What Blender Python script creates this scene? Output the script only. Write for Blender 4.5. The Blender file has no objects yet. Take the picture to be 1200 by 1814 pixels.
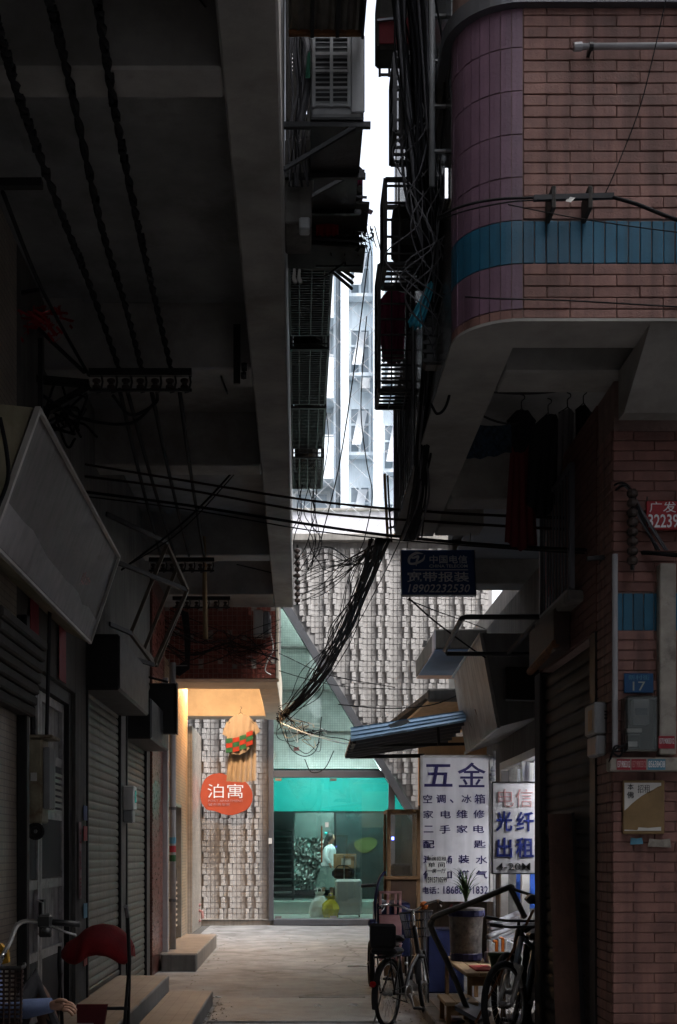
import bpy, bmesh, math, random
from mathutils import Vector, Matrix
R = math.radians
rnd = random.Random(7)
SC = bpy.context.scene
COL = SC.collection
# ------------------------------------------------------------------ camera
F = 2200.0; VX = 530.0; VY = 1510.0; EYE = 1.6      # picture scale of the 1200 x 1814 photograph
cam = bpy.data.cameras.new('camera'); camo = bpy.data.objects.new('camera', cam); COL.objects.link(camo)
cam.sensor_fit = 'HORIZONTAL'; cam.sensor_width = 36.0; cam.lens = 36.0 * F / 1200.0
cam.shift_x = (600 - VX) / 1200.0; cam.shift_y = (VY - 907) / 1200.0
cam.clip_start = 0.05; cam.clip_end = 600
camo.location = (0, 0, EYE); camo.rotation_euler = (R(90), 0, 0)
SC.camera = camo
# ------------------------------------------------------------------ sky and sun (bright overcast)
SUN_EL, SUN_AZ = R(58), R(125)
world = bpy.data.worlds.new('World'); SC.world = world; world.use_nodes = True
wn = world.node_tree.nodes; wl = world.node_tree.links
sky = wn.new('ShaderNodeTexSky'); sky.sky_type = 'NISHITA'; sky.sun_disc = False
sky.sun_elevation = SUN_EL; sky.sun_rotation = SUN_AZ; sky.dust_density = 4.0; sky.air_density = 1.0
bg = wn['Background']; bg.inputs['Strength'].default_value = 0.15
hs_ = wn.new('ShaderNodeHueSaturation'); hs_.inputs['Saturation'].default_value = 0.4   # overcast: the blue is mostly washed out
wl.new(sky.outputs[0], hs_.inputs['Color']); wl.new(hs_.outputs[0], bg.inputs[0])
sun = bpy.data.lights.new('sun', 'SUN'); sun.energy = 1.25; sun.angle = R(24); sun.color = (1.0, 0.985, 0.965)
suno = bpy.data.objects.new('sun', sun); COL.objects.link(suno)
# sun_rotation turns clockwise from +Y seen from above
_d = Vector((math.sin(SUN_AZ) * math.cos(SUN_EL), math.cos(SUN_AZ) * math.cos(SUN_EL), math.sin(SUN_EL)))
suno.rotation_euler = _d.to_track_quat('Z', 'Y').to_euler()
suno.location = (0, 10, 40)
# ------------------------------------------------------------------ exposure
SC.view_settings.view_transform = 'Standard'; SC.view_settings.look = 'None'
SC.view_settings.exposure = 1.85; SC.view_settings.gamma = 1.0; SC.view_settings.use_curve_mapping = False
SC.cycles.use_denoising = True
SC.cycles.max_bounces = 10; SC.cycles.diffuse_bounces = 6; SC.cycles.glossy_bounces = 4
SC.cycles.transmission_bounces = 8; SC.cycles.transparent_max_bounces = 12
SC.cycles.sample_clamp_indirect = 4.0; SC.cycles.caustics_reflective = False; SC.cycles.caustics_refractive = False
SC.cycles.use_adaptive_sampling = True; SC.cycles.adaptive_threshold = 0.02

# ------------------------------------------------------------------ helpers
def P(px, py, Y):
    return Vector(((px - VX) * Y / F, Y, EYE + (VY - py) * Y / F))
def PX(px, Y): return (px - VX) * Y / F
def PZ(py, Y): return EYE + (VY - py) * Y / F

class B:
    """collects geometry in world (or matrix-local) coordinates"""
    def __init__(self, m=None):
        self.v = []; self.f = []; self.m = m
    def _add(self, vs, fs):
        o = len(self.v)
        if self.m is not None: vs = [self.m @ Vector(p) for p in vs]
        self.v += [tuple(p) for p in vs]; self.f += [tuple(i + o for i in f) for f in fs]
        return self
    def box(self, x0, x1, y0, y1, z0, z1):
        return self._add([(x0,y0,z0),(x1,y0,z0),(x1,y1,z0),(x0,y1,z0),(x0,y0,z1),(x1,y0,z1),(x1,y1,z1),(x0,y1,z1)],
                         [(0,3,2,1),(4,5,6,7),(0,1,5,4),(1,2,6,5),(2,3,7,6),(3,0,4,7)])
    def bbox(self, x0, x1, y0, y1, z0, z1, b=0.01):
        """box with chamfered edges"""
        b = min(b, (x1-x0)*.45, (y1-y0)*.45, (z1-z0)*.45)
        bm = bmesh.new(); bmesh.ops.create_cube(bm, size=1.0)
        for v in bm.verts:
            v.co = Vector(((x0+x1)/2 + v.co.x*(x1-x0), (y0+y1)/2 + v.co.y*(y1-y0), (z0+z1)/2 + v.co.z*(z1-z0)))
        bmesh.ops.bevel(bm, geom=list(bm.edges), offset=b, segments=1, affect='EDGES')
        return self.bm(bm)
    def bm(self, bm):
        bm.verts.index_update()
        vs = [v.co.copy() for v in bm.verts]; fs = [[v.index for v in f.verts] for f in bm.faces]
        bm.free(); return self._add(vs, fs)
    def hexa(self, p):
        """8 corners: bottom loop 0-3, top loop 4-7"""
        return self._add(p, [(0,3,2,1),(4,5,6,7),(0,1,5,4),(1,2,6,5),(2,3,7,6),(3,0,4,7)])
    def quad(self, a, b, c, d): return self._add([a,b,c,d], [(0,1,2,3)])
    def prism(self, poly, vec):
        n = len(poly); vec = Vector(vec); a = [Vector(p) for p in poly]
        return self._add(a + [p + vec for p in a],
                         [tuple(range(n))[::-1], tuple(range(n, 2*n))] + [(i,(i+1)%n,(i+1)%n+n,i+n) for i in range(n)])
    def tube(self, pts, r, n=6, closed=False, taper=None):
        pts = [Vector(p) for p in pts]; k = len(pts); vs = []; fs = []
        up = None
        for i, p in enumerate(pts):
            if closed: t = pts[(i+1) % k] - pts[i-1]
            else: t = pts[min(i+1, k-1)] - pts[max(i-1, 0)]
            if t.length < 1e-9: t = Vector((0,0,1))
            t.normalize()
            if up is None:
                up = Vector((0,0,1)) if abs(t.z) < .9 else Vector((1,0,0))
            a = t.cross(up)
            if a.length < 1e-6: a = t.cross(Vector((1,0,0)))
            a.normalize(); b = a.cross(t).normalized(); up = b
            rr = r if taper is None else r * taper[i]
            for j in range(n):
                th = 2*math.pi*j/n
                vs.append(p + a*(rr*math.cos(th)) + b*(rr*math.sin(th)))
        m = k if closed else k-1
        for i in range(m):
            for j in range(n):
                q = ((i+1) % k)*n
                fs.append((i*n+j, i*n+(j+1) % n, q+(j+1) % n, q+j))
        if not closed:
            fs.append(tuple(range(n))[::-1]); fs.append(tuple((k-1)*n+j for j in range(n)))
        return self._add(vs, fs)
    def bar(self, a, b, w, h=None):
        """square bar from a to b"""
        h = h or w; a = Vector(a); b = Vector(b); t = (b-a).normalized()
        u = t.cross(Vector((0,0,1)))
        if u.length < 1e-4: u = Vector((1,0,0))
        u.normalize(); w2 = u.cross(t).normalized()
        c = []
        for e in (a, b):
            for su, sw in ((-1,-1),(1,-1),(1,1),(-1,1)): c.append(e + u*(su*w/2) + w2*(sw*h/2))
        return self._add(c, [(0,1,2,3),(7,6,5,4),(0,4,5,1),(1,5,6,2),(2,6,7,3),(3,7,4,0)])
    def lathe(self, prof, c, n=16, axis='z'):
        """prof: list of (r, h)"""
        vs = []; fs = []; c = Vector(c)
        for r, h in prof:
            for j in range(n):
                th = 2*math.pi*j/n; a, b = r*math.cos(th), r*math.sin(th)
                vs.append(c + (Vector((a,b,h)) if axis == 'z' else Vector((h,a,b)) if axis == 'x' else Vector((a,h,b))))
        k = len(prof)
        for i in range(k-1):
            for j in range(n): fs.append((i*n+j, i*n+(j+1) % n, (i+1)*n+(j+1) % n, (i+1)*n+j))
        fs.append(tuple(range(n))[::-1]); fs.append(tuple((k-1)*n+j for j in range(n)))
        return self._add(vs, fs)
    def ring(self, c, R_, r, normal='x', n=24, k=6, m=None):
        pts = []
        for i in range(n):
            th = 2*math.pi*i/n; a, b = R_*math.cos(th), R_*math.sin(th)
            q = {'x': (0,a,b), 'y': (a,0,b), 'z': (a,b,0)}[normal]
            q = Vector(q)
            if m is not None: q = m @ q
            pts.append(Vector(c) + q)
        return self.tube(pts, r, k, closed=True)
    def mesh(self, name):
        me = bpy.data.meshes.new(name); me.from_pydata(self.v, [], self.f); me.update()
        return me

def smooth_pts(ctrl, n=8):
    c = [Vector(p) for p in ctrl]; c = [c[0]*2-c[1]] + c + [c[-1]*2-c[-2]]; out = []
    for i in range(1, len(c)-2):
        for k in range(n):
            t = k/n; p0,p1,p2,p3 = c[i-1],c[i],c[i+1],c[i+2]
            out.append(.5*((2*p1)+(p2-p0)*t+(2*p0-5*p1+4*p2-p3)*t*t+(3*p1-p0-3*p2+p3)*t**3))
    out.append(c[-2]); return out
def sagged(a, b, sag, n=14):
    a = Vector(a); b = Vector(b)
    return [a.lerp(b, i/n) - Vector((0,0,sag*4*(i/n)*(1-i/n))) for i in range(n+1)]

LOC = {}
def place(o, parent=None):
    COL.objects.link(o)
    if parent is not None:
        o.parent = parent
        l = LOC.get(parent.name)
        if l is not None: o.matrix_parent_inverse = Matrix.Translation(-l)
    return o
def tag(o, label=None, cat=None, group=None, kind=None):
    if label: o['label'] = label
    if cat: o['category'] = cat
    if group: o['group'] = group
    if kind: o['kind'] = kind
    return o
def thing(name, label, cat, loc=(0,0,0), group=None):
    o = bpy.data.objects.new(name, None); o.empty_display_size = .1
    o.location = loc; COL.objects.link(o); LOC[o.name] = Vector(loc)
    return tag(o, label, cat, group)
def obj(name, b, m, parent=None, label=None, cat=None, group=None, kind=None, smooth=False):
    me = b if isinstance(b, bpy.types.Mesh) else b.mesh(name)
    o = bpy.data.objects.new(name, me)
    if m is not None and not me.materials: me.materials.append(M[m] if isinstance(m, str) else m)
    if smooth:
        for p in me.polygons: p.use_smooth = True
    place(o, parent); return tag(o, label, cat, group, kind)
def inst(name, me, loc, parent=None, rot=None):
    o = bpy.data.objects.new(name, me); place(o, parent)
    o.location = loc
    if rot: o.rotation_euler = rot
    return o
def text_mesh(body, x0, x1, z0, z1, bold=0.0, ext=.0015, keep=False, frame=None, shear=0.0):
    """letters filling the rectangle x0..x1, z0..z1 of a plane facing -Y; frame = matrix that carries (x, 0, z) into the scene"""
    c = bpy.data.curves.new('lettering', 'FONT'); c.body = body; c.size = 1; c.extrude = .01; c.offset = bold; c.resolution_u = 2; c.shear = shear
    t = bpy.data.objects.new('lettering', c); COL.objects.link(t)
    bpy.context.view_layer.update()
    me = bpy.data.meshes.new_from_object(t.evaluated_get(bpy.context.evaluated_depsgraph_get()))
    bpy.data.objects.remove(t); bpy.data.curves.remove(c)
    xs = [v.co.x for v in me.vertices]; ys = [v.co.y for v in me.vertices]
    a, b_, c_, d = min(xs), max(xs), min(ys), max(ys)
    sx = (x1-x0)/max(b_-a, 1e-6); sz = (z1-z0)/max(d-c_, 1e-6)
    if keep: sx = sz = min(sx, sz)
    for v in me.vertices:
        q = Vector((x0+(v.co.x-a)*sx, -v.co.z/.01*ext, z0+(v.co.y-c_)*sz))
        v.co = (frame @ q) if frame is not None else q
    me.materials.clear()
    return me

# ------------------------------------------------------------------ materials
M = {}
def mat(name, col, rough=.7, var=.25, scale=6.0, bump=.15, metal=0.0, orand=0.0, streak=0.0, fine=60.0, spec=.4, stain=None, stain_amt=0.0, emit=0.0, alpha=1.0, trans=0.0):
    m = bpy.data.materials.new(name); m.use_nodes = True; M[name] = m
    nt = m.node_tree; N = nt.nodes; L = nt.links; bs = N['Principled BSDF']
    geo = N.new('ShaderNodeNewGeometry')
    n1 = N.new('ShaderNodeTexNoise'); n1.inputs['Scale'].default_value = scale; n1.inputs['Detail'].default_value = 8; n1.inputs['Roughness'].default_value = .62
    L.new(geo.outputs['Position'], n1.inputs['Vector'])
    mr = N.new('ShaderNodeMapRange'); mr.inputs[1].default_value = .28; mr.inputs[2].default_value = .72
    mr.inputs[3].default_value = 1-var; mr.inputs[4].default_value = 1+var*.6
    L.new(n1.outputs['Fac'], mr.inputs[0])
    fac = mr.outputs[0]
    if orand:
        oi = N.new('ShaderNodeObjectInfo'); m2 = N.new('ShaderNodeMapRange'); m2.inputs[3].default_value = 1-orand; m2.inputs[4].default_value = 1+orand
        L.new(oi.outputs['Random'], m2.inputs[0])
        mm = N.new('ShaderNodeMath'); mm.operation = 'MULTIPLY'; L.new(fac, mm.inputs[0]); L.new(m2.outputs[0], mm.inputs[1]); fac = mm.outputs[0]
    if streak:
        mp = N.new('ShaderNodeMapping'); mp.inputs['Scale'].default_value = (9, 9, .5); L.new(geo.outputs['Position'], mp.inputs[0])
        n3 = N.new('ShaderNodeTexNoise'); n3.inputs['Scale'].default_value = 1.6; n3.inputs['Detail'].default_value = 5; L.new(mp.outputs[0], n3.inputs['Vector'])
        m3 = N.new('ShaderNodeMapRange'); m3.inputs[1].default_value = .42; m3.inputs[2].default_value = .7; m3.inputs[3].default_value = 1; m3.inputs[4].default_value = 1-streak
        L.new(n3.outputs['Fac'], m3.inputs[0])
        mm = N.new('ShaderNodeMath'); mm.operation = 'MULTIPLY'; L.new(fac, mm.inputs[0]); L.new(m3.outputs[0], mm.inputs[1]); fac = mm.outputs[0]
    sc = N.new('ShaderNodeVectorMath'); sc.operation = 'SCALE'; sc.inputs[0].default_value = col; L.new(fac, sc.inputs['Scale'])
    out = sc.outputs[0]
    if stain is not None:
        n4 = N.new('ShaderNodeTexNoise'); n4.inputs['Scale'].default_value = scale*.7; n4.inputs['Detail'].default_value = 10; n4.inputs['Roughness'].default_value = .7
        ad = N.new('ShaderNodeVectorMath'); ad.inputs[1].default_value = (13.1, 7.7, 3.3); L.new(geo.outputs['Position'], ad.inputs[0]); L.new(ad.outputs[0], n4.inputs['Vector'])
        m4 = N.new('ShaderNodeMapRange'); m4.inputs[1].default_value = .52; m4.inputs[2].default_value = .66; m4.inputs[4].default_value = stain_amt; L.new(n4.outputs['Fac'], m4.inputs[0])
        mx = N.new('ShaderNodeMix'); mx.data_type = 'RGBA'; L.new(m4.outputs[0], mx.inputs[0]); L.new(out, mx.inputs[6]); mx.inputs[7].default_value = (*stain, 1)
        out = mx.outputs[2]
    L.new(out, bs.inputs['Base Color'])
    bs.inputs['Roughness'].default_value = rough; bs.inputs['Metallic'].default_value = metal; bs.inputs['Specular IOR Level'].default_value = spec
    if bump:
        n2 = N.new('ShaderNodeTexNoise'); n2.inputs['Scale'].default_value = fine; n2.inputs['Detail'].default_value = 6
        L.new(geo.outputs['Position'], n2.inputs['Vector'])
        bp = N.new('ShaderNodeBump'); bp.inputs['Strength'].default_value = bump; bp.inputs['Distance'].default_value = .01
        L.new(n2.outputs['Fac'], bp.inputs['Height']); L.new(bp.outputs[0], bs.inputs['Normal'])
        r2 = N.new('ShaderNodeMapRange'); r2.inputs[3].default_value = max(rough-.15, .03); r2.inputs[4].default_value = min(rough+.15, 1)
        L.new(n1.outputs['Fac'], r2.inputs[0]); L.new(r2.outputs[0], bs.inputs['Roughness'])
    if emit:
        bs.inputs['Emission Color'].default_value = (*col, 1); bs.inputs['Emission Strength'].default_value = emit
    if trans: bs.inputs['Transmission Weight'].default_value = trans
    if alpha < 1: bs.inputs['Alpha'].default_value = alpha
    return m
def tile_mat(name, col, col2, grout, w, h, axis='xz', mortar=.004, rough=.35, offset=0.0, var=.3):
    """fine tiles, too small to be told apart singly"""
    m = bpy.data.materials.new(name); m.use_nodes = True; M[name] = m
    nt = m.node_tree; N = nt.nodes; L = nt.links; bs = N['Principled BSDF']
    geo = N.new('ShaderNodeNewGeometry'); sp = N.new('ShaderNodeSeparateXYZ'); cb = N.new('ShaderNodeCombineXYZ'); L.new(geo.outputs['Position'], sp.inputs[0])
    L.new(sp.outputs['XYZ'.index(axis[0].upper())], cb.inputs[0]); L.new(sp.outputs['XYZ'.index(axis[1].upper())], cb.inputs[1])
    br = N.new('ShaderNodeTexBrick'); br.offset = offset; br.inputs['Scale'].default_value = 1; br.inputs['Mortar Size'].default_value = mortar
    br.inputs['Brick Width'].default_value = w; br.inputs['Row Height'].default_value = h; br.inputs['Color1'].default_value = (*col,1); br.inputs['Color2'].default_value = (*col2,1); br.inputs['Mortar'].default_value = (*grout,1)
    L.new(cb.outputs[0], br.inputs['Vector'])
    n1 = N.new('ShaderNodeTexNoise'); n1.inputs['Scale'].default_value = 3; n1.inputs['Detail'].default_value = 9; L.new(geo.outputs['Position'], n1.inputs['Vector'])
    mr = N.new('ShaderNodeMapRange'); mr.inputs[1].default_value = .3; mr.inputs[2].default_value = .7; mr.inputs[3].default_value = 1-var; mr.inputs[4].default_value = 1.1; L.new(n1.outputs['Fac'], mr.inputs[0])
    sc = N.new('ShaderNodeVectorMath'); sc.operation = 'SCALE'; L.new(br.outputs['Color'], sc.inputs[0]); L.new(mr.outputs[0], sc.inputs['Scale'])
    L.new(sc.outputs[0], bs.inputs['Base Color']); bs.inputs['Roughness'].default_value = rough
    bp = N.new('ShaderNodeBump'); bp.invert = True; bp.inputs['Strength'].default_value = .5; bp.inputs['Distance'].default_value = .004
    L.new(br.outputs['Fac'], bp.inputs['Height']); L.new(bp.outputs[0], bs.inputs['Normal'])
    return m
def glass_mat(name, tint, refl=.12, rough=.02):
    m = bpy.data.materials.new(name); m.use_nodes = True; M[name] = m
    nt = m.node_tree; N = nt.nodes; L = nt.links; N.remove(N['Principled BSDF'])
    tr = N.new('ShaderNodeBsdfTransparent'); tr.inputs[0].default_value = (*tint,1)
    gl = N.new('ShaderNodeBsdfGlossy'); gl.inputs['Roughness'].default_value = rough; gl.inputs[0].default_value = (.9,1,.98,1)
    fr = N.new('ShaderNodeFresnel'); fr.inputs[0].default_value = 1.45
    mp = N.new('ShaderNodeMapRange'); mp.inputs[3].default_value = refl*.4; mp.inputs[4].default_value = 1; L.new(fr.outputs[0], mp.inputs[0])
    mx = N.new('ShaderNodeMixShader'); L.new(mp.outputs[0], mx.inputs[0]); L.new(tr.outputs[0], mx.inputs[1]); L.new(gl.outputs[0], mx.inputs[2])
    L.new(mx.outputs[0], N['Material Output'].inputs[0])
    return m
def emit_mat(name, col, strength):
    m = bpy.data.materials.new(name); m.use_nodes = True; M[name] = m
    bs = m.node_tree.nodes['Principled BSDF']; bs.inputs['Base Color'].default_value = (.8,.8,.8,1)
    bs.inputs['Emission Color'].default_value = (*col,1); bs.inputs['Emission Strength'].default_value = strength
    return m

mat('asphalt', (.09,.088,.086), .9, .35, 3, .4)
mat('concrete_ground', (.285,.287,.29), .7, .5, 2.1, .7, fine=28, stain=(.10,.095,.09), stain_amt=.7)
def add_cracks(m, scale, width, dark):
    nt = m.node_tree; N = nt.nodes; L = nt.links; bs = N['Principled BSDF']
    geo = N.new('ShaderNodeNewGeometry'); nz = N.new('ShaderNodeTexNoise'); nz.inputs['Scale'].default_value = 2.2; nz.inputs['Detail'].default_value = 6
    L.new(geo.outputs['Position'], nz.inputs['Vector'])
    mx = N.new('ShaderNodeMix'); mx.data_type = 'VECTOR'; mx.inputs[0].default_value = .22; L.new(geo.outputs['Position'], mx.inputs[4]); L.new(nz.outputs['Color'], mx.inputs[5])
    vo = N.new('ShaderNodeTexVoronoi'); vo.feature = 'DISTANCE_TO_EDGE'; vo.inputs['Scale'].default_value = scale; L.new(mx.outputs[1], vo.inputs['Vector'])
    mr = N.new('ShaderNodeMapRange'); mr.inputs[1].default_value = width*.3; mr.inputs[2].default_value = width; mr.inputs[3].default_value = dark; mr.inputs[4].default_value = 1; L.new(vo.outputs['Distance'], mr.inputs[0])
    src = bs.inputs['Base Color'].links[0].from_socket
    sc = N.new('ShaderNodeVectorMath'); sc.operation = 'SCALE'; L.new(src, sc.inputs[0]); L.new(mr.outputs[0], sc.inputs['Scale']); L.new(sc.outputs[0], bs.inputs['Base Color'])
add_cracks(M['concrete_ground'], .45, .007, .55)
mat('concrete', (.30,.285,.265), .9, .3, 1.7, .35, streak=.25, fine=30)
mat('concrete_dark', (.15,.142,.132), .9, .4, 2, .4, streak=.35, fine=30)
mat('soffit_paint', (.36,.345,.325), .9, .45, 1.6, .25, stain=(.17,.15,.13), stain_amt=.55, fine=25)
mat('soffit_grey', (.28,.28,.278), .9, .45, 1.7, .25, stain=(.12,.115,.11), stain_amt=.6, fine=25)
mat('soffit_warm', (.62,.55,.45), .85, .25, 2.2, .25, stain=(.28,.22,.16), stain_amt=.4, fine=25)
mat('step_tile', (.27,.23,.195), .6, .3, 3, .25, stain=(.12,.10,.08), stain_amt=.5)
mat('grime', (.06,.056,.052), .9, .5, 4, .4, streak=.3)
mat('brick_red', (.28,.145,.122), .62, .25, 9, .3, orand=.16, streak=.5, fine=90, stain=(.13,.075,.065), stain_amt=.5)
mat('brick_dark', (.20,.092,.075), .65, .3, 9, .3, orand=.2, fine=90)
mat('tile_purple', (.20,.115,.165), .5, .2, 6, .2, orand=.1, streak=.3, fine=80)
mat('tile_blue', (.016,.125,.215), .4, .2, 6, .15, orand=.12, streak=.35, fine=80)
mat('mortar', (.24,.16,.14), .95, .3, 10, .4)
mat('block_pale', (.475,.46,.452), .85, .22, 12, .35, orand=.08, streak=.15, fine=70)
mat('block_back', (.38,.37,.37), .9, .3, 4, .3, streak=.2)
mat('white_wall', (.84,.85,.86), .8, .08, 2, .1, streak=.08)
mat('tower_white', (.72,.79,.84), .8, .10, 1.2, .1, streak=.15)
mat('grey_panel', (.42,.45,.48), .6, .12, 1, .1)
mat('dark_glass', (.10,.125,.15), .15, .2, 2, 0)
mat('lavender_wall', (.62,.60,.66), .85, .12, 1.5, .15, streak=.12)
mat('grout_pale', (.42,.35,.31), .9, .3, 8, .2)
mat('steel_grey', (.13,.135,.15), .45, .15, 5, .1, metal=.5)
mat('steel_dark', (.035,.035,.037), .5, .3, 8, .2, metal=.6)
mat('steel_bare', (.42,.42,.41), .35, .25, 8, .15, metal=.9)
mat('chrome', (.75,.75,.75), .14, .1, 8, .03, metal=1)
mat('rust', (.20,.085,.035), .8, .5, 18, .5, metal=.3, stain=(.06,.03,.02), stain_amt=.7)
mat('shutter', (.19,.175,.155), .5, .3, 3, .2, metal=.35, streak=.35, orand=.07)
mat('shutter_dark', (.04,.034,.03), .7, .3, 3, .2, metal=.0, streak=.35, orand=.08)
mat('cable', (.014,.014,.016), .75, .3, 20, .15, spec=.12)
mat('cable_grey', (.09,.09,.10), .6, .3, 20, .15)
mat('cable_brown', (.035,.022,.02), .75, .3, 20, .15, spec=.12)
mat('plastic_black', (.02,.02,.021), .45, .2, 10, .1)
mat('plastic_white', (.62,.62,.60), .45, .15, 6, .1, streak=.2)
mat('plastic_grey', (.30,.31,.32), .45, .2, 6, .1, streak=.2)
mat('enamel_old', (.34,.30,.21), .55, .35, 7, .25, stain=(.14,.06,.025), stain_amt=.8, streak=.3)
mat('wood', (.30,.17,.075), .6, .35, 5, .3, fine=25)
mat('wood_dark', (.10,.055,.03), .6, .35, 5, .3, fine=25)
mat('wood_pale', (.47,.33,.19), .6, .3, 5, .3, fine=25)
mat('sign_blue', (.04,.09,.25), .4, .2, 5, .05)
mat('plate_blue', (.01,.075,.20), .35, .15, 5, .05)
mat('sign_white', (.72,.70,.72), .45, .1, 3, .05, streak=.12)
mat('sign_face', (.60,.575,.55), .5, .25, 2.5, .1, streak=.4, stain=(.22,.10,.05), stain_amt=.5)
mat('ink_navy', (.018,.012,.085), .5, .15, 10, 0)
mat('ink_blue', (.01,.02,.16), .5, .15, 10, 0)
mat('ink_black', (.012,.012,.014), .6, .15, 10, 0)
mat('ink_white', (.82,.82,.84), .5, .15, 10, 0)
mat('ink_red', (.34,.03,.045), .6, .3, 10, 0)
mat('ink_pale_red', (.58,.28,.27), .6, .4, 14, 0)
mat('ink_cyan', (.10,.28,.40), .6, .3, 10, 0)
mat('orange_sign', (.43,.065,.028), .45, .1, 4, .03)
mat('paper', (.70,.69,.66), .8, .12, 10, .1)
mat('cardboard', (.42,.27,.14), .8, .2, 6, .2)
mat('teal', (.0,.57,.53), .5, .06, 3, .02)
mat('interior_wall', (.50,.56,.53), .7, .12, 2, .05)
mat('interior_floor', (.34,.39,.365), .35, .2, 2, .05)
mat('interior_dark', (.012,.022,.024), .45, .2, 3, .02)
mat('stair_grey', (.16,.19,.185), .5, .2, 4, .1)
mat('foil', (.24,.25,.24), .5, .4, 4, .6, metal=.95, fine=5)
mat('olive', (.055,.065,.014), .6, .1, 4, 0)
mat('skin', (.34,.19,.13), .5, .12, 20, .1)
mat('skin_dark', (.12,.065,.045), .5, .15, 20, .1)
mat('hair', (.012,.009,.008), .4, .3, 30, .2)
mat('cloth_white', (.70,.74,.78), .85, .1, 8, .2)
mat('cloth_green_grey', (.18,.225,.21), .85, .15, 8, .2)
mat('cloth_red', (.30,.012,.016), .8, .2, 9, .25)
mat('cloth_dark_red', (.15,.022,.028), .85, .2, 9, .25)
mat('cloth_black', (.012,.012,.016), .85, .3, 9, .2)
mat('cloth_grey', (.15,.14,.15), .85, .2, 9, .25)
mat('cloth_blue', (.09,.12,.22), .85, .15, 9, .25)
mat('cloth_cyan', (.015,.22,.33), .6, .3, 12, .3)
mat('cloth_magenta', (.16,.012,.055), .85, .25, 8, .2)
mat('cloth_beige', (.33,.29,.24), .85, .15, 9, .25)
mat('cloth_shirt', (.27,.25,.235), .85, .15, 9, .25)
mat('cloth_green', (.01,.10,.06), .85, .15, 9, .25)
mat('rubber', (.016,.016,.016), .8, .3, 20, .3)
mat('paint_silver_blue', (.30,.38,.46), .35, .15, 8, .05, metal=.4)
mat('paint_white', (.70,.70,.68), .4, .15, 8, .05)
mat('paint_pink', (.42,.22,.22), .6, .25, 8, .15)
mat('paint_navy', (.012,.018,.07), .5, .25, 8, .15)
mat('awning_blue', (.34,.57,.80), .45, .25, 4, .1, streak=.2, metal=.2)
mat('awning_under', (.56,.46,.37), .7, .3, 4, .2, streak=.2)
mat('ochre_paint', (.68,.50,.31), .8, .2, 3, .15, streak=.15)
mat('ledge_blue', (.20,.30,.50), .8, .15, 3, .1)
mat('ledge_peach', (.62,.45,.40), .8, .15, 3, .1)
mat('leaf', (.05,.09,.025), .6, .35, 10, .1)
mat('plastic_green', (.03,.10,.04), .5, .2, 6, .1)
mat('ceramic', (.20,.18,.16), .4, .6, 16, .1, stain=(.34,.31,.27), stain_amt=.7)
mat('ceramic_blue', (.03,.03,.10), .3, .3, 12, .1)
mat('pvc_grey', (.36,.36,.38), .45, .15, 6, .05)
mat('bag_white', (.70,.70,.68), .35, .15, 8, .5, fine=9)
mat('bag_yellow', (.55,.45,.03), .35, .2, 8, .5, fine=9)
mat('goods_blue', (.03,.10,.42), .35, .3, 20, .2)
mat('goods_clear', (.70,.72,.76), .15, .3, 25, .4)
mat('goods_orange', (.62,.16,.02), .5, .3, 20, .2)
mat('net_wire', (.46,.47,.50), .5, .1, 10, 0, metal=.4)
mat('plank', (.12,.062,.045), .8, .4, 5, .4, streak=.3)
mat('insulator', (.04,.026,.022), .5, .3, 14, .1)
mat('bamboo', (.30,.20,.10), .6, .3, 10, .2)
mat('yellow_paint', (.60,.32,.02), .5, .2, 8, .05)
mat('red_plastic', (.45,.015,.012), .3, .2, 8, .05)
mat('pink_enamel', (.27,.13,.12), .6, .4, 14, .2, stain=(.13,.12,.08), stain_amt=.7)
tile_mat('mosaic_cream', (.42,.36,.29), (.50,.43,.34), (.20,.17,.15), .045, .045, 'yz', .003)
tile_mat('mosaic_cream_front', (.42,.36,.29), (.50,.43,.34), (.20,.17,.15), .045, .045, 'xz', .003)
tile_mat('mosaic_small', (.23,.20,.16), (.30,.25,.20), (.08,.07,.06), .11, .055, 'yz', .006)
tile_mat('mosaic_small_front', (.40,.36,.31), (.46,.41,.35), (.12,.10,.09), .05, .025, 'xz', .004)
tile_mat('tile_strip', (.52,.40,.26), (.58,.45,.30), (.30,.22,.15), .06, .05, 'yz', .006)
tile_mat('step_grid', (.245,.23,.215), (.265,.25,.232), (.19,.175,.162), .10, .10, 'xy', .004, .6)
tile_mat('pave_grid', (.34,.31,.285), (.38,.345,.315), (.17,.15,.14), .30, .30, 'xy', .006, .6)
tile_mat('wire_glass', (.50,.54,.53), (.54,.57,.56), (.40,.44,.43), .055, .055, 'xz', .007, .3)
glass_mat('glass_green', (.86,.94,.92), .12)
glass_mat('glass_clear', (.93,.96,.96), .15)
glass_mat('glass_box', (.75,.76,.75), .3, .1)
# ================================================================== THE SETTING
obj('ground', B()._add([(-90,-60,0),(90,-60,0),(90,140,0),(-90,140,0)], [(0,1,2,3)]), 'asphalt', kind='structure')
b = B()
nx, ny = 18, 90
g = {}
for j in range(ny+1):
    for i in range(nx+1):
        x = -1.92 + 4.4*i/nx; y = -4 + 31.0*j/ny
        g[i,j] = len(b.v); b.v.append((x, y, .006 + .012*max(0, math.sin(x*1.7+y*.8)*math.sin(y*.55+1.3*x))))
for j in range(ny):
    for i in range(nx): b.f.append((g[i,j], g[i+1,j], g[i+1,j+1], g[i,j+1]))
obj('alley_pavement', b, 'concrete_ground', kind='structure', smooth=True)
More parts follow.
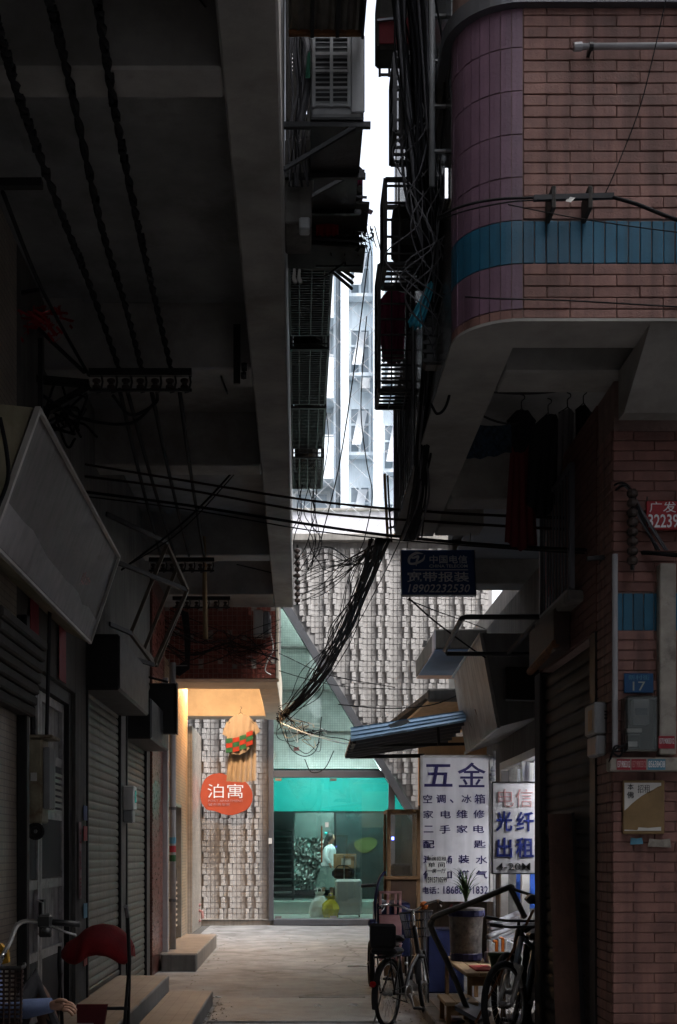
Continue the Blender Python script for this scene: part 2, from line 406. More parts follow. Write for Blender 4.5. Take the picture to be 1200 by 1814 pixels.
# a newer strip of screed and the drain slot across the alley
b = B().bbox(-.86, .92, 11.6, 13.45, -.02, .022, .01)
obj('pavement_patch', b, mat('screed', (.27,.268,.262), .6, .5, 3.0, .6, stain=(.11,.107,.10), stain_amt=.7), kind='structure')
b = B().bbox(0.0, .72, 13.47, 13.53, -.02, .030, .008)
obj('drain_edging', b, 'concrete', kind='structure')
obj('drain_slot', B().box(0.0, .72, 13.535, 13.60, .010, .021), 'ink_black', kind='structure')
# raised pavement on the right
b = B().bbox(1.33, 2.75, 3.0, 17.0, -.02, .10, .006)
obj('pavement', b, 'pave_grid', kind='structure')
k = B()
for i in range(14):
    k.bbox(1.20, 1.326, 3.0+i, 3.994+i, -.02, .108, .012)
obj('kerb', k, 'concrete', kind='structure')
# the two long steps along the left wall
o = obj('entrance_steps', B().bbox(-1.95, -1.37, -3, 13.10, -.02, .30, .012), 'step_grid', kind='structure')
obj('lower_step', B().bbox(-1.366, -.90, -3, 12.98, -.02, .15, .012), 'step_grid', o)
o = obj('door_step', B().bbox(-1.95, -1.38, 16.80, 20.8, -.02, .23, .012), 'step_tile', kind='structure')

# ================================================================== LEFT APARTMENT BLOCK
LB = thing('apartment_building', 'dark concrete apartment block on the left, upper floors overhanging the alley', 'building', (-3,8,0))
SZ = EYE + 3.6                      # underside of beams
XE = -.088                          # outer edge
obj('ceiling_slab', B().box(-12, XE-.02, -14, 18.25, SZ+.53, SZ+.75), 'soffit_grey', LB)
for i, (y0, y1) in enumerate(((-9.0,-8.7),(-5.2,-4.9),(-1.6,-1.3),(2.2,2.45),(5.70,5.93),(9.25,9.62),(11.55,11.85),(15.05,15.35),(17.35,18.25))):
    obj('ceiling_beam', B().bbox(-12, XE-.27, y0, y1, SZ, SZ+.55, .012), 'soffit_paint', LB)
obj('edge_beam', B().bbox(XE-.268, XE, -14, 18.25, SZ-.003, SZ+.54, .012), 'soffit_paint', LB)
obj('upper_wall', B().box(-12, XE-.004, -14, 18.25, SZ+.752, 24), 'mosaic_small', LB)
# shallow second ceiling panels between the beams (painted ply), one per bay
for (y0, y1, m) in ((5.93,9.25,'soffit_grey'),(9.62,11.55,'soffit_paint'),(11.85,15.05,'soffit_grey'),(15.35,17.35,'soffit_paint')):
    obj('ceiling_panel', B().box(-1.6, XE-.27, y0+.01, y1-.01, SZ+.49, SZ+.525), m, LB)
# ground-floor wall with openings (Y ranges): pieces butt end to end
WX = -1.90
def lwall(y0, y1, z0, z1, m='concrete_dark', x=WX, d=.35): obj('wall_panel', B().box(x-d, x, y0, y1, z0, z1), m, LB)
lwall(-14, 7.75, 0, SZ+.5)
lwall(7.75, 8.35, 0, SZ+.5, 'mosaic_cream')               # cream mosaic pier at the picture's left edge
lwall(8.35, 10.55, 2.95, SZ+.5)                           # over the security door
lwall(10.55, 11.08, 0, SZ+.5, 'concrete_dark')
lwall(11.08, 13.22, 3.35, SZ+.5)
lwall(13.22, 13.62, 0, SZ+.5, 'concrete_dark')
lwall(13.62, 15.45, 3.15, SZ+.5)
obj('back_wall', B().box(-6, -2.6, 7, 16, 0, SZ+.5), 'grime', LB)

# ================================================================== MOSAIC BUILDING
MBd = thing('mosaic_building', 'low building faced in dark red mosaic with warm lit porch beyond the overhang', 'building', (-2,20,0))
MY = 18.42; MS = F/MY
mx0, mx1 = PX(258, MY), PX(490.5, MY); mz0, mz1 = PZ(1203, MY), PZ(1070, MY)
obj('fascia_wall', B().box(mx0-.6, mx1-.01, MY+.012, MY+.30, mz0, 5.6), 'grout_pale', MBd)
t = .0715; red = B(); pale = B()
nr = int((mz1-mz0)/t); nc = int((mx1-mx0)/t)
for r_ in range(nr):
    for c in range(nc):
        x = mx0 + c*t; z = mz0 + .01 + r_*t
        q = (c*3+ (r_//6)*5) % 11; s = (r_ % 6)
        is_p = (q == 0 and s in (2,3)) or (q == 1 and s == 3) or (q == 10 and s == 2)
        (pale if is_p else red).box(x+.004, x+t-.004, MY+rnd.uniform(0,.003), MY+.013, z+.004, z+t-.004)
obj('mosaic_tile', red, mat('mosaic_red', (.27,.085,.065), .3, .45, 14, .1, orand=.1), MBd, kind='stuff')
obj('pale_mosaic_tile', pale, mat('mosaic_pale', (.40,.36,.33), .3, .4, 14, .1), MBd, kind='stuff')
# porch ceiling: front beam, right beam, far beam, recessed slab
SW = 'soffit_warm'
obj('porch_beam', B().bbox(mx0-.4, mx1, MY+.305, MY+1.1, mz0-.004, mz0+.7, .01), SW, MBd)
obj('porch_beam', B().bbox(mx1-.30, mx1+.004, MY+1.104, 24.0, mz0-.006, mz0+.7, .01), SW, MBd)
obj('porch_beam', B().bbox(mx0-.4, mx1-.302, 23.4, 23.99, mz0-.006, mz0+.7, .01), SW, MBd)
obj('porch_ceiling', B().box(mx0-.6, mx1-.301, MY+1.102, 23.399, mz0+.65, mz0+.75), SW, MBd)
obj('upper_wall', B().box(mx0-4, mx1-.02, MY+.302, 24.0, mz0+.76, 7.6), 'concrete_dark', MBd)
obj('edge_fascia', B().bbox(mx1-.012, mx1+.03, MY-.01, MY+.30, mz0-.004, mz1+.04, .006), 'soffit_warm', MBd)
# side walls: mosaic pier, then warm tiled wall with a door
WM = -1.90
obj('mosaic_pier', B().box(WM-.5, WM+.02, 15.86, 17.35, 0, 5.2), 'mosaic_redpier' if 'mosaic_redpier' in M else tile_mat('mosaic_redpier', (.10,.032,.026), (.13,.04,.03), (.16,.10,.08), .0715, .0715, 'yz', .004), MBd)
b = B()
z = .25
while z < 4.9:
    y = 15.88
    while y < 17.30:
        b.box(WM+.018, WM+.026, y+.004, y+.0675, z+.004, z+.0675); y += .0715
    z += .0715
obj('mosaic_tile', b, 'mosaic_red', MBd, kind='stuff')
obj('warm_wall', B().box(WM-.4, WM, 17.36, 18.95, 0, mz0+.2), 'tile_strip', MBd)
obj('warm_wall', B().box(WM-.4, WM, 19.95, 20.95, 0, mz0+.2), 'tile_strip', MBd)
obj('warm_wall', B().box(WM-.4, WM, 18.951, 19.949, 2.35, mz0+.2), 'tile_strip', MBd)
obj('wall_corner', B().box(WM-.02, WM+.012, 20.951, 20.99, .0, mz0+.2), 'soffit_warm', MBd)
obj('return_wall', B().box(-6, WM-.02, 20.951, 21.2, 0, mz0+.2), 'concrete_dark', MBd)
# the lit door in the warm wall: frame, louvre slats, handle
dr = obj('door', B().box(WM-.12, WM-.08, 18.97, 19.93, .24, 2.33), mat('door_warm', (.45,.33,.2), .5, .2, 5, .1), MBd)
me = B().box(WM-.081, WM-.045, 19.05, 19.85, 0, .035).mesh('slat'); me.materials.append(M['soffit_warm'])
for i in range(9): inst('slat', me, (0,0,.42+i*.085), dr)
obj('handle', B().tube([(WM-.05,19.05,1.15),(WM+.02,19.05,1.16),(WM+.02,19.05,1.36),(WM-.05,19.05,1.37)], .012, 6), 'steel_bare', dr)
obj('frame', B().bbox(WM-.10,WM+.012,18.93,18.99,.24,2.37,.005).bbox(WM-.10,WM+.012,19.91,19.97,.24,2.37,.005).box(WM-.10,WM+.010,18.99,19.91,2.31,2.36), 'steel_bare', dr)
# filler between left block and mosaic building
obj('wall_end', B().box(WM-.4, WM-.004, 15.45, 15.855, 0, SZ+.5), 'concrete_dark', MBd)

# ================================================================== RIGHT CORNER BUILDING
RB = thing('corner_building', 'brick tiled corner building on the right with a rounded purple corner and blue band', 'building', (3,9,0))
FZ = 6.4; CX = 1.154; CR = .328; XS = CX-CR; RZ = EYE + 2.74
top = 9.2
# backing of frontal wall + rounded corner
arc = [(CX + CR*math.cos(R(a)), FZ+CR + CR*math.sin(R(a))) for a in range(270, 179, -9)]
sh = .007
YE = 10.75
def ring_poly(inset, y_back=10.75, xr=7.0):
    r_ = CR - inset
    pts = [(xr, FZ+inset)] + [(CX + r_*math.cos(R(a)), FZ+CR + r_*math.sin(R(a))) for a in range(270, 179, -9)] + [(XS+inset, y_back)]
    return pts
def shell(z0, z1, inset, th, m, name, parent, y_back=10.75, xr=7.0):
    o_ = ring_poly(inset, y_back, xr); i_ = ring_poly(inset+th, y_back, xr); b = B(); n = len(o_)
    vs = [(x,y,z0) for x,y in o_]+[(x,y,z1) for x,y in o_]+[(x,y,z0) for x,y in i_]+[(x,y,z1) for x,y in i_]
    fs = []
    for k in range(n-1):
        fs += [(k,k+n,k+1+n,k+1),(2*n+k,2*n+k+1,3*n+k+1,3*n+k),(k,k+1,2*n+k+1,2*n+k),(n+k,3*n+k,3*n+k+1,n+k+1)]
    fs += [(0,2*n,3*n,n),(n-1,2*n-1,4*n-1,3*n-1)]
    b._add(vs, fs); return obj(name, b, m, parent)
shell(RZ+.012, top, sh, .25, 'mortar', 'wall_backing', RB)
# frontal brick tiles, one object each
BW, BH = .2405, .0585
meb = {}
def brick_mesh(w, h, d, m, key, ch=.003):
    if key not in meb:
        b = B().bbox(0, w, 0, d, 0, h, ch); me = b.mesh('brick'); me.materials.append(M[m]); meb[key] = me
    return meb[key]
zb = PZ(467, FZ); zt = PZ(390, FZ)                         # blue band
def brick_field(x0, x1, z0, z1, y, m, parent, key, jit=.0035, first=0, start_half=True):
    row = first; z = z0
    while z + BH*.55 < z1:
        off = [0, .5, .0, .5][row % 4]
        x = x0 - off*BW
        while x < x1-.01:
            a = max(x, x0); e = min(x+BW, x1)
            if e-a > .03:
                w = e-a-.0035; h = BH-.0042
                k = (key, round(w,3))
                me = brick_mesh(w, h, .016, m, k)
                inst('brick', me, (a+.0017, y - rnd.uniform(0, jit), z+.003+rnd.uniform(-.0008,.0008)), parent, (0, rnd.uniform(-.004,.004), rnd.uniform(-.004,.004)))
            x += BW
        z += BH; row += 1
rows_below = 4
zcourse = zb - rows_below*BH
brick_field(CX+.002, 2.35, zcourse, zb-.004, FZ, 'brick_red', RB, 'f')
brick_field(CX+.002, 2.35, zt+.004, PZ(-12, FZ), FZ, 'brick_red', RB, 'f', first=1)
# the lowest course runs round the corner
# vertical tiles round the corner and along the blue band
TW = .0605
ncv = 9
dth = 90.0/ncv
def arc_tile(a0, a1, z0, z1, m, key):
    if key not in meb:
        b = B(); vs = []
        am = R((a0+a1)/2)
        for r_ in (CR, CR-.016):
            for a in (R(a0)+.006, am, R(a1)-.006):
                for z in (0, z1-z0-.006): vs.append((r_*math.cos(a)-CR*math.cos(am), r_*math.sin(a)-CR*math.sin(am), z))
        fs = [(0,2,3,1),(2,4,5,3),(6,7,9,8),(8,9,11,10),(0,1,7,6),(4,10,11,5),(1,3,9,7),(3,5,11,9),(0,6,8,2),(2,8,10,4)]
        b._add(vs, fs); me = b.mesh('tile'); me.materials.append(M[m]); meb[key] = me
    am = R((a0+a1)/2)
    j = rnd.uniform(-.002,.002)
    inst('tile', meb[key], (CX+(CR+j)*math.cos(am), FZ+CR+(CR+j)*math.sin(am), z0+.003), RB)
th_rows = [(zcourse, zb, 'tile_purple')]
z = zt
th_rows.append((zb, zt, 'tile_blue'))
z0 = zt; hs = PZ(376, FZ)
edges = [zt, PZ(313, FZ), PZ(237, FZ), PZ(160, FZ), PZ(83, FZ), PZ(5, FZ)]
for a, e in zip(edges[:-1], edges[1:]): th_rows.append((a, e, 'tile_purple'))
for (a, e, m) in th_rows:
    for k in range(ncv):
        arc_tile(270-(k+1)*dth, 270-k*dth, a, e, m, (m, k, round(a,3)))
for k in range(ncv): arc_tile(270-(k+1)*dth, 270-k*dth, RZ+.012, zcourse, 'brick_red', ('low', k))
x = CX+.002
while x < 2.35:
    inst('tile', brick_mesh(TW-.005, zt-zb-.007, .016, 'tile_blue', 'bl'), (x, FZ-rnd.uniform(0,.003), zb+.003), RB); x += TW
x = CX+.002
while x < 2.35:
    w = min(BW, 2.35-x)
    inst('brick', brick_mesh(w-.006, zcourse-RZ-.018, .016, 'brick_red', ('lo', round(w,3))), (x+.003, FZ-rnd.uniform(0,.003), RZ+.015), RB); x += BW
# plain continuation out of the picture
obj('wall_panel', B().box(2.351, 7, FZ-.002, FZ+.013, RZ+.012, top), 'brick_red', RB)
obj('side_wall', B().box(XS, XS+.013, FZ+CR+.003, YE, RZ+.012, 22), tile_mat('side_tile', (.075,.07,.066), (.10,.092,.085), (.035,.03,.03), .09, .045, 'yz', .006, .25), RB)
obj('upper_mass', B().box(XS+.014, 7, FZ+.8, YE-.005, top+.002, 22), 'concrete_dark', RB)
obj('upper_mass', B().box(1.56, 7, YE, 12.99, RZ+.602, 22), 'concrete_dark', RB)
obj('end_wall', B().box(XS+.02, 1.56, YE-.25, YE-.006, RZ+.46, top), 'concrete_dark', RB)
obj('end_beam', B().bbox(1.172, 1.559, YE-.3, YE-.004, RZ-.002, RZ+.449, .012), 'soffit_paint', RB)
# rim of the balcony floor over the rounded corner
shell(PZ(14, FZ), PZ(-14, FZ), -.05, .12, 'steel_grey', 'balcony_rim', RB)
# soffit: slab, beams
obj('ceiling_slab', B().box(1.1, 7, FZ+.05, YE-.255, RZ+.45, RZ+.60), 'soffit_grey', RB)
obj('ceiling_slab', B().box(1.56, 7, YE-.25, 12.99, RZ+.45, RZ+.60), 'soffit_grey', RB)
shell(RZ-.004, RZ+.011, -.006, .34, 'soffit_paint', 'edge_soffit', RB)
shell(RZ+.0115, RZ+.449, .30, .034, 'soffit_paint', 'edge_beam', RB)
for (y0, y1) in ((7.08,7.40),(9.62,9.92),(12.65,12.985)):
    obj('ceiling_beam', B().bbox(1.172 if y0 < 10 else 1.56, 7, y0, y1, RZ-.002, RZ+.449, .012), 'soffit_paint', RB)
obj('ceiling_panel', B().box(1.57, 2.6, 9.921, 12.649, RZ+.25, RZ+.28), mat('soffit_blue', (.34,.36,.40), .9, .25, 1.5, .2), RB)
# haunch of the cantilever by the pillar
obj('beam_haunch', B().prism([(1.82,6.42,RZ-.001),(1.82,7.07,RZ-.001),(1.82,7.07,RZ-.28),(1.82,6.95,RZ-.28)], (.35,0,0)), 'soffit_paint', RB)
# ground-floor pillar: backing and bricks
PYF = 7.20; PXL = 1.82
obj('pillar_core', B().box(PXL+.008, 7, PYF+.008, 7.58, 0, RZ-.005), 'mortar', RB)
zp0 = PZ(1118, PYF); zp1 = PZ(1050, PYF); zl0 = PZ(1340, PYF)
brick_field(PXL, 2.36, .02, zp0, PYF, 'brick_red', RB, 'p', jit=.003)
x = PXL
while x < 2.36:
    inst('tile', brick_mesh(TW-.005, zp1-zp0-.007, .016, 'tile_blue', 'bp'), (x, PYF-rnd.uniform(0,.003), zp0+.003), RB); x += TW
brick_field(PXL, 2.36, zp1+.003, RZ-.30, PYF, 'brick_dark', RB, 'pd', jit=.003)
# pillar side bricks (narrow, seen edge on)
row = 0; z = .02
while z < RZ-.32:
    y = PYF+.018 - (row % 2)*.12
    while y < 7.58:
        a = max(y, PYF+.018); e = min(y+BW, 7.575)
        if e-a > .02:
            inst('brick', brick_mesh(e-a-.006, BH-.0065, .016, 'brick_red', ('ps', round(e-a,3))), (PXL-.001-rnd.uniform(0,.003), e-.003, z+.003), RB, (0,0,R(-90)))
        y += BW
    z += BH; row += 1
# wall over the shutter and beyond, set with oblique brick courses
obj('side_wall', B().box(PXL+.012, PXL+.4, 7.581, 9.40, 2.95, RZ-.005), 'mortar', RB)
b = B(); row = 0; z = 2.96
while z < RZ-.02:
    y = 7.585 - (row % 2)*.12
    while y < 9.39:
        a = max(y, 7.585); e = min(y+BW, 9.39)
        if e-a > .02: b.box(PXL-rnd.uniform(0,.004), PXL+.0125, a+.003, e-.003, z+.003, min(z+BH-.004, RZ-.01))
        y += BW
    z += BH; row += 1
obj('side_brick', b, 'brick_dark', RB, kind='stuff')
obj('shutter_jamb', B().box(PXL-.012, PXL+.30, 7.582, 7.70, 0, 2.949), 'steel_dark', RB)
obj('shutter_jamb', B().box(PXL-.012, PXL+.48, 9.32, 9.52, 0, 2.949), 'grime', RB)
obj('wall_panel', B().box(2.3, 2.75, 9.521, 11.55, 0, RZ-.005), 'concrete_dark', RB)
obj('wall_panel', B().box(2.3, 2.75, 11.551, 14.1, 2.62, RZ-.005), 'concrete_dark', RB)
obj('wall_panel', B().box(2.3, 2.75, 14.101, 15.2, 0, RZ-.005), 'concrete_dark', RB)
# ================================================================== UNSEEN BLOCKS ADDED AROUND THE VIEWER TO SHAPE THE LIGHT
nb = thing('unseen_light_blocker', 'unseen light shaping block added behind the viewpoint on the right', 'building', (5,-6,0))
obj('wall', B().box(.95, 16, -14, 1.6, 0, 6.5), 'white_wall', nb)  # added out of view: limits the sky, white so it bounces light forward
obj('tower', B().box(5.6, 16, -14, 1.59, 6.502, 30), 'concrete', nb)  # unseen upper block added to keep the sun off the brick wall
nb = thing('unseen_light_blocker', 'unseen light shaping block added to close the lane behind the viewpoint', 'building', (0,-15,0))
obj('wall', B().box(-14, 16, -18, -14.02, 0, 8.5), 'white_wall', nb)  # added out of view, height set by the light it lets in
nb = thing('unseen_light_blocker', 'unseen light shaping block added to close the side lane far right', 'building', (12,5,0))
obj('wall', B().box(9.5, 16, 1.62, 6.3, 0, 9), 'concrete', nb)  # added out of view to hold back light from the side lane
# ================================================================== BLOCK FACADE WITH GLAZED LOBBY
AY = 27.0
FB = thing('block_facade_building', 'pale building faced with a relief of protruding square blocks at the alley end', 'building', (1,27,0))
fz0, fz1 = PZ(1629, AY), PZ(962, AY)
gx0, gx1 = PX(478, AY), PX(690, AY)                # glazed bay
gzt = PZ(1372, AY)
tri_t = PZ(1066, AY); tri_x = PX(508, AY)          # apex of the glazed triangle
def diag_x(z): return tri_x + (tri_t - z) * (PX(737, AY)-tri_x)/(tri_t-PZ(1445, AY))   # outer edge of the leaning post
fx0, fx1 = -4.0, 4.2
bx, bz = .0945, .122
# backing wall in pieces round the glazed bay
obj('wall_backing', B().box(fx0, gx0, AY, AY+.3, 0, fz1), 'block_back', FB)
obj('wall_backing', B().prism([(gx0+.001,AY,tri_t+.02),(tri_x+.0,AY,tri_t+.02),(diag_x(.3),AY,.3),(diag_x(.3)+.01,AY,0),(fx1,AY,0),(fx1,AY,fz1),(gx0+.001,AY,fz1)], (0,.3,0)), 'block_back', FB)
cells = []
nc = int((fx1-fx0)/bx); nr = int((fz1-.02-fz0)/bz)
for r_ in range(nr):
    for c in range(nc):
        x = fx0+c*bx; z = fz0+r_*bz
        zc = z+bz/2
        if x+bx > gx0-.02 and x < diag_x(z)+.04 and z < tri_t: continue
        if x+bx > gx0-.02 and x+bx < tri_x: continue
        k = c % 6
        zig = (r_//2) % 2
        if k in (0, 2): d = .10; x += (.38*bx if zig else 0)
        else: d = .022
        d += rnd.uniform(-.004, .004)
        cells.append((x, z, d))
def facing(cell):
    x, z, d = cell; px = VX + F*x/AY; py = VY - F*(z-EYE)/AY
    vis = (338 < px < 480 and py > 1270) or (530 < px < 700 and 970 < py < 1260)
    return (0 if vis else 1, -d)
cells.sort(key=facing)
me_blk = B().bbox(0, bx-.014, -.01, .10, 0, bz-.014, .004).mesh('block'); me_blk.materials.append(M['block_pale'])
rest = B()
for i, (x, z, d) in enumerate(cells):
    if i < 300:
        inst('block', me_blk, (x+.006, AY-d+.01, z+.006), FB, (0, rnd.uniform(-.015,.015), rnd.uniform(-.02,.02)))
    else:
        j = rnd.uniform(-.003,.003)
        rest.box(x+.006+j, x+bx-.008+j, AY-d, AY+.001, z+.006, z+bz-.008)
obj('relief_blocks', rest, 'block_pale', FB, kind='stuff')
obj('ledge', B().bbox(fx0, fx1, AY-.22, AY+.35, fz1+.001, fz1+.16, .015), 'concrete', FB)
obj('plinth', B().bbox(fx0, fx1, AY-.10, AY-.002 , 0, fz0-.01, .01), 'concrete', FB)
obj('plinth_cap', B().bbox(fx0, fx1, AY-.14, AY+.0, fz0-.009, fz0+.012, .006), 'concrete', FB)
obj('return_wall', B().box(-2.6, -2.115, 24.6, AY-.15, 0, 4.1), 'mosaic_small_front', FB)
# --- glazed bay: frame, triangle, doors
GY = AY-.12
fr = 'steel_grey'
zs = fz0-.02
obj('door_post', B().bbox(gx0-.02, gx0+.09, GY-.06, GY+.10, zs, PZ(1085, AY), .006), fr, FB)
obj('transom', B().bbox(gx0+.091, PX(692,AY), GY-.05, GY+.10, gzt-.08, gzt+.07, .006), fr, FB)
pw = .15
obj('leaning_post', B().prism([(tri_x-.0,GY-.10,tri_t),(tri_x-pw*1.2,GY-.10,tri_t),(diag_x(.25)-pw*1.2,GY-.10,.25),(diag_x(.25),GY-.10,.25)], (0,.25,0)), fr, FB)
obj('door_post', B().bbox(PX(688,AY), PX(699,AY), GY-.04, GY+.08, zs, gzt-.081, .006), fr, FB)
obj('threshold', B().bbox(gx0+.09, PX(745,AY), GY-.12, GY+.2, zs-.10, zs+.04, .008), fr, FB)
obj('base_step', B().bbox(gx0-.3, PX(760,AY), GY-.35, GY-.12, 0, zs-.12, .01), 'concrete_dark', FB)
ga = GY+.0
t0 = (gx0+.09, ga, gzt+.07); t1 = (diag_x(gzt+.07)-pw*1.2, ga, gzt+.07); t2 = (tri_x-pw*1.2, ga, tri_t-.02); t3 = (gx0+.09, ga, tri_t-.02)
obj('triangle_pane', B()._add([t0,t1,t2,t3], [(0,1,2,3)]), 'glass_green', FB)
dm = PX(583, AY)
for (a, e) in ((gx0+.10, dm-.004), (dm+.004, PX(687, AY))):
    p = obj('door_pane', B().box(a, e, ga-.006, ga+.006, zs+.05, gzt-.095), 'glass_green', FB)
    hx = dm-.16 if a < dm-.5 else PX(680,AY)
    obj('handle', B().tube([(hx, ga-.05, PZ(1528,AY)), (hx, ga-.05, PZ(1464,AY))], .016, 8).tube([(hx,ga-.05,PZ(1520,AY)),(hx,ga,PZ(1520,AY))],.01,6).tube([(hx,ga-.05,PZ(1472,AY)),(hx,ga,PZ(1472,AY))],.01,6), 'rust', p)
    obj('patch_fitting', B().box(a+.02, a+.16, ga-.012, ga+.012, gzt-.15, gzt-.096), 'steel_bare', p)
    obj('patch_fitting', B().box(a+.02, a+.16, ga-.012, ga+.012, zs+.042, zs+.10), 'steel_bare', p)
obj('side_pane', B()._add([(PX(700,AY),ga,zs+.04),(diag_x(zs+.04)-pw*1.2,ga,zs+.04),(diag_x(gzt)-pw*1.2,ga,gzt),(PX(700,AY),ga,gzt)], [(0,1,2,3)]), 'glass_green', FB)
obj('door_sticker', B().box(dm-.085, dm-.01, ga-.010, ga-.007, PZ(1466,AY), PZ(1457,AY)), 'paper', FB)
# --- inside the lobby
LY = GY+.1
lx0, lx1 = gx0-.05, 3.4
fl = zs+.0
obj('lobby_floor', B().box(lx0, lx1, AY+.305, 34, fl-.1, fl+.02), 'interior_floor', FB)
obj('lobby_step', B().bbox(lx0, lx1, 29.4, 34, fl+.021, fl+.31, .01), 'interior_floor', FB)
obj('lobby_wall', B().box(lx0-.2, lx0, AY+.305, 34, fl, 8.0), 'interior_wall', FB)
obj('lobby_wall', B().box(lx1, lx1+.2, AY+.305, 34, fl, 8.0), 'interior_wall', FB)
obj('lobby_back_wall', B().box(lx0, lx1, 33.6, 34, fl+.3, 8.0), 'interior_dark', FB)
obj('lobby_ceiling', B().box(lx0-.2, lx1+.2, AY+.305, 34, 8.0, 8.2), 'interior_wall', FB)
TY = 29.2
obj('teal_fascia', B().box(lx0+.01, lx1-.01, TY, TY+.3, PZ(1437,TY), PZ(1368,TY)), 'teal', FB)
obj('fascia_soffit', B().box(lx0+.01, lx1-.01, TY+.301, 33.59, 3.30, 3.38), 'interior_wall', FB)
# wired-glass screen standing over the fascia, seen through the triangle
obj('screen_wall', B().box(lx0+.01, lx1-.01, 28.6, 28.7, PZ(1362,28.6), 7.2), 'wire_glass', FB)
sb = B()
for z in (4.3, 5.3, 6.3): sb.box(lx0+.01, lx1-.01, 28.56, 28.60, z, z+.05)
obj('screen_rail', sb, 'steel_bare', FB)
# stairs at the left, foil wall, dark wall with olive emblem
for i in range(12):
    y = 30.2
    obj('stair_tread', B().box(PX(484,y), PX(520,y), y+i*.2, y+i*.2+.22, fl+.32+i*.155, fl+.36+i*.155), 'stair_grey', FB)
obj('stair_stringer', B().box(PX(517,30.2), PX(521,30.2), 30.1, 32.6, fl+.32, 2.56), 'steel_dark', FB)
obj('roller_panel', B().box(PX(522,31.4), PX(592,31.4), 31.4, 31.45, PZ(1487,31.4), PZ(1440,31.4)), 'stair_grey', FB)
fo = B(); n = 26; fy = 31.2
fa, fb_ = P(519, 1577, fy), P(593, 1484, fy)
g = {}
for j in range(n+1):
    for i in range(n+1):
        g[i,j] = len(fo.v); fo.v.append((fa.x+(fb_.x-fa.x)*i/n, fy+rnd.uniform(-.04,.04)+.06*math.sin(i*.37+j*.21)*math.cos(j*.33-i*.13), fa.z+(fb_.z-fa.z)*j/n))
for j in range(n):
    for i in range(n): fo.f.append((g[i,j],g[i+1,j],g[i+1,j+1],g[i,j+1]))
obj('foil_sheet', fo, 'foil', FB)
obj('dark_partition', B().box(PX(596,30.9), PX(690,30.9), 30.9, 31.0, fl+.32, 2.56), 'interior_dark', FB)
em = []
for i in range(40):
    th = 2*math.pi*i/40
    r_ = 1 + .10*math.sin(th*2+.4) + .06*math.sin(3*th)
    em.append((PX(648,30.88)+.27*r_*math.cos(th), 30.89, PZ(1497,30.88)+.20*r_*math.sin(th)))
obj('olive_emblem', B().prism(em, (0,-.012,0)), 'olive', FB)
# lamps in the lobby (long tubes under the ceiling and behind the door head)
emit_mat('lobby_lamp', (.82,1.0,.95), 45.0)
for i, (x, y, z) in enumerate(((.4,28.15,7.6),(1.9,28.15,7.6),(.2,27.38,PZ(1373,27.38)),(1.35,27.38,PZ(1373,27.38)))):
    o = thing('tube_lamp', ['left tube lamp high in the glazed lobby','right tube lamp high in the glazed lobby','left tube lamp over the lobby doors','right tube lamp over the lobby doors'][i], 'lamp', (x,y,z), 'tube lamps in the lobby')
    obj('housing', B().box(x-.5, x+.5, y-.02, y+.02, z+.026, z+.05), 'plastic_white', o)
    obj('tube', B().tube([(x-.48,y,z),(x+.48,y,z)], .022, 8), 'lobby_lamp', o)
for i, (x, y) in enumerate(((.6,30.45),(1.5,30.45))):
    o = thing('tube_lamp', ['tube lamp under the lobby ceiling by the foil sheet','tube lamp under the lobby ceiling by the dark partition'][i], 'lamp', (x,y,2.95), 'tube lamps in the lobby')
    obj('tube', B().tube([(x-.4,y-.5,2.95),(x+.4,y-.5,2.95)], .025, 8), 'lobby_lamp', o)
# parapet behind the ledge
pp = thing('rooftop_parapet', 'pale lavender parapet wall standing above the block facade ledge', 'wall', (0,29,7))
obj('wall', B().box(-9, 9, 29.5, 29.8, 8.2, PZ(906,29.5)), 'lavender_wall', pp)
obj('coping', B().bbox(-9, 9, 29.44, 29.86, PZ(906,29.5)+.001, PZ(901,29.5), .01), 'concrete', pp)
# diamond mesh safety net rising from the ledge
nt_ = B(); ny = 28.0
na, nb_ = P(500, 975, ny), P(800, 520, ny)
w = nb_.x-na.x; h = nb_.z-na.z; sp = .52
def clip(x0,z0,x1,z1):
    # clip the slanted strand to the rectangle
    t0_, t1_ = 0.0, 1.0
    for p_, q in ((-(x1-x0), x0), ((x1-x0), w-x0), (-(z1-z0), z0), ((z1-z0), h-z0)):
        if abs(p_) < 1e-9: continue
        r_ = q/p_
        if p_ < 0: t0_ = max(t0_, r_)
        else: t1_ = min(t1_, r_)
    if t0_ >= t1_: return None
    return (x0+(x1-x0)*t0_, z0+(z1-z0)*t0_, x0+(x1-x0)*t1_, z0+(z1-z0)*t1_)
k = -20
while k < 40:
    for s in (1,-1):
        x0 = k*sp; c = clip(x0, 0, x0+s*h*1.05, h)
        if c: nt_.tube([(na.x+c[0],ny,na.z+c[1]),(na.x+c[2],ny,na.z+c[3])], .0052, 4)
    k += 1
o = thing('safety_net', 'thin diamond mesh netting stretched above the facade ledge', 'net', (0,28,8.4))
obj('net_strands', nt_, 'net_wire', o, kind='stuff')
obj('net_post', B().tube([(na.x,ny,fz1+.1),(na.x,ny,nb_.z)], .02, 6), 'steel_grey', o)
obj('net_post', B().tube([(nb_.x,ny,fz1+.1),(nb_.x,ny,nb_.z)], .02, 6), 'steel_grey', o)

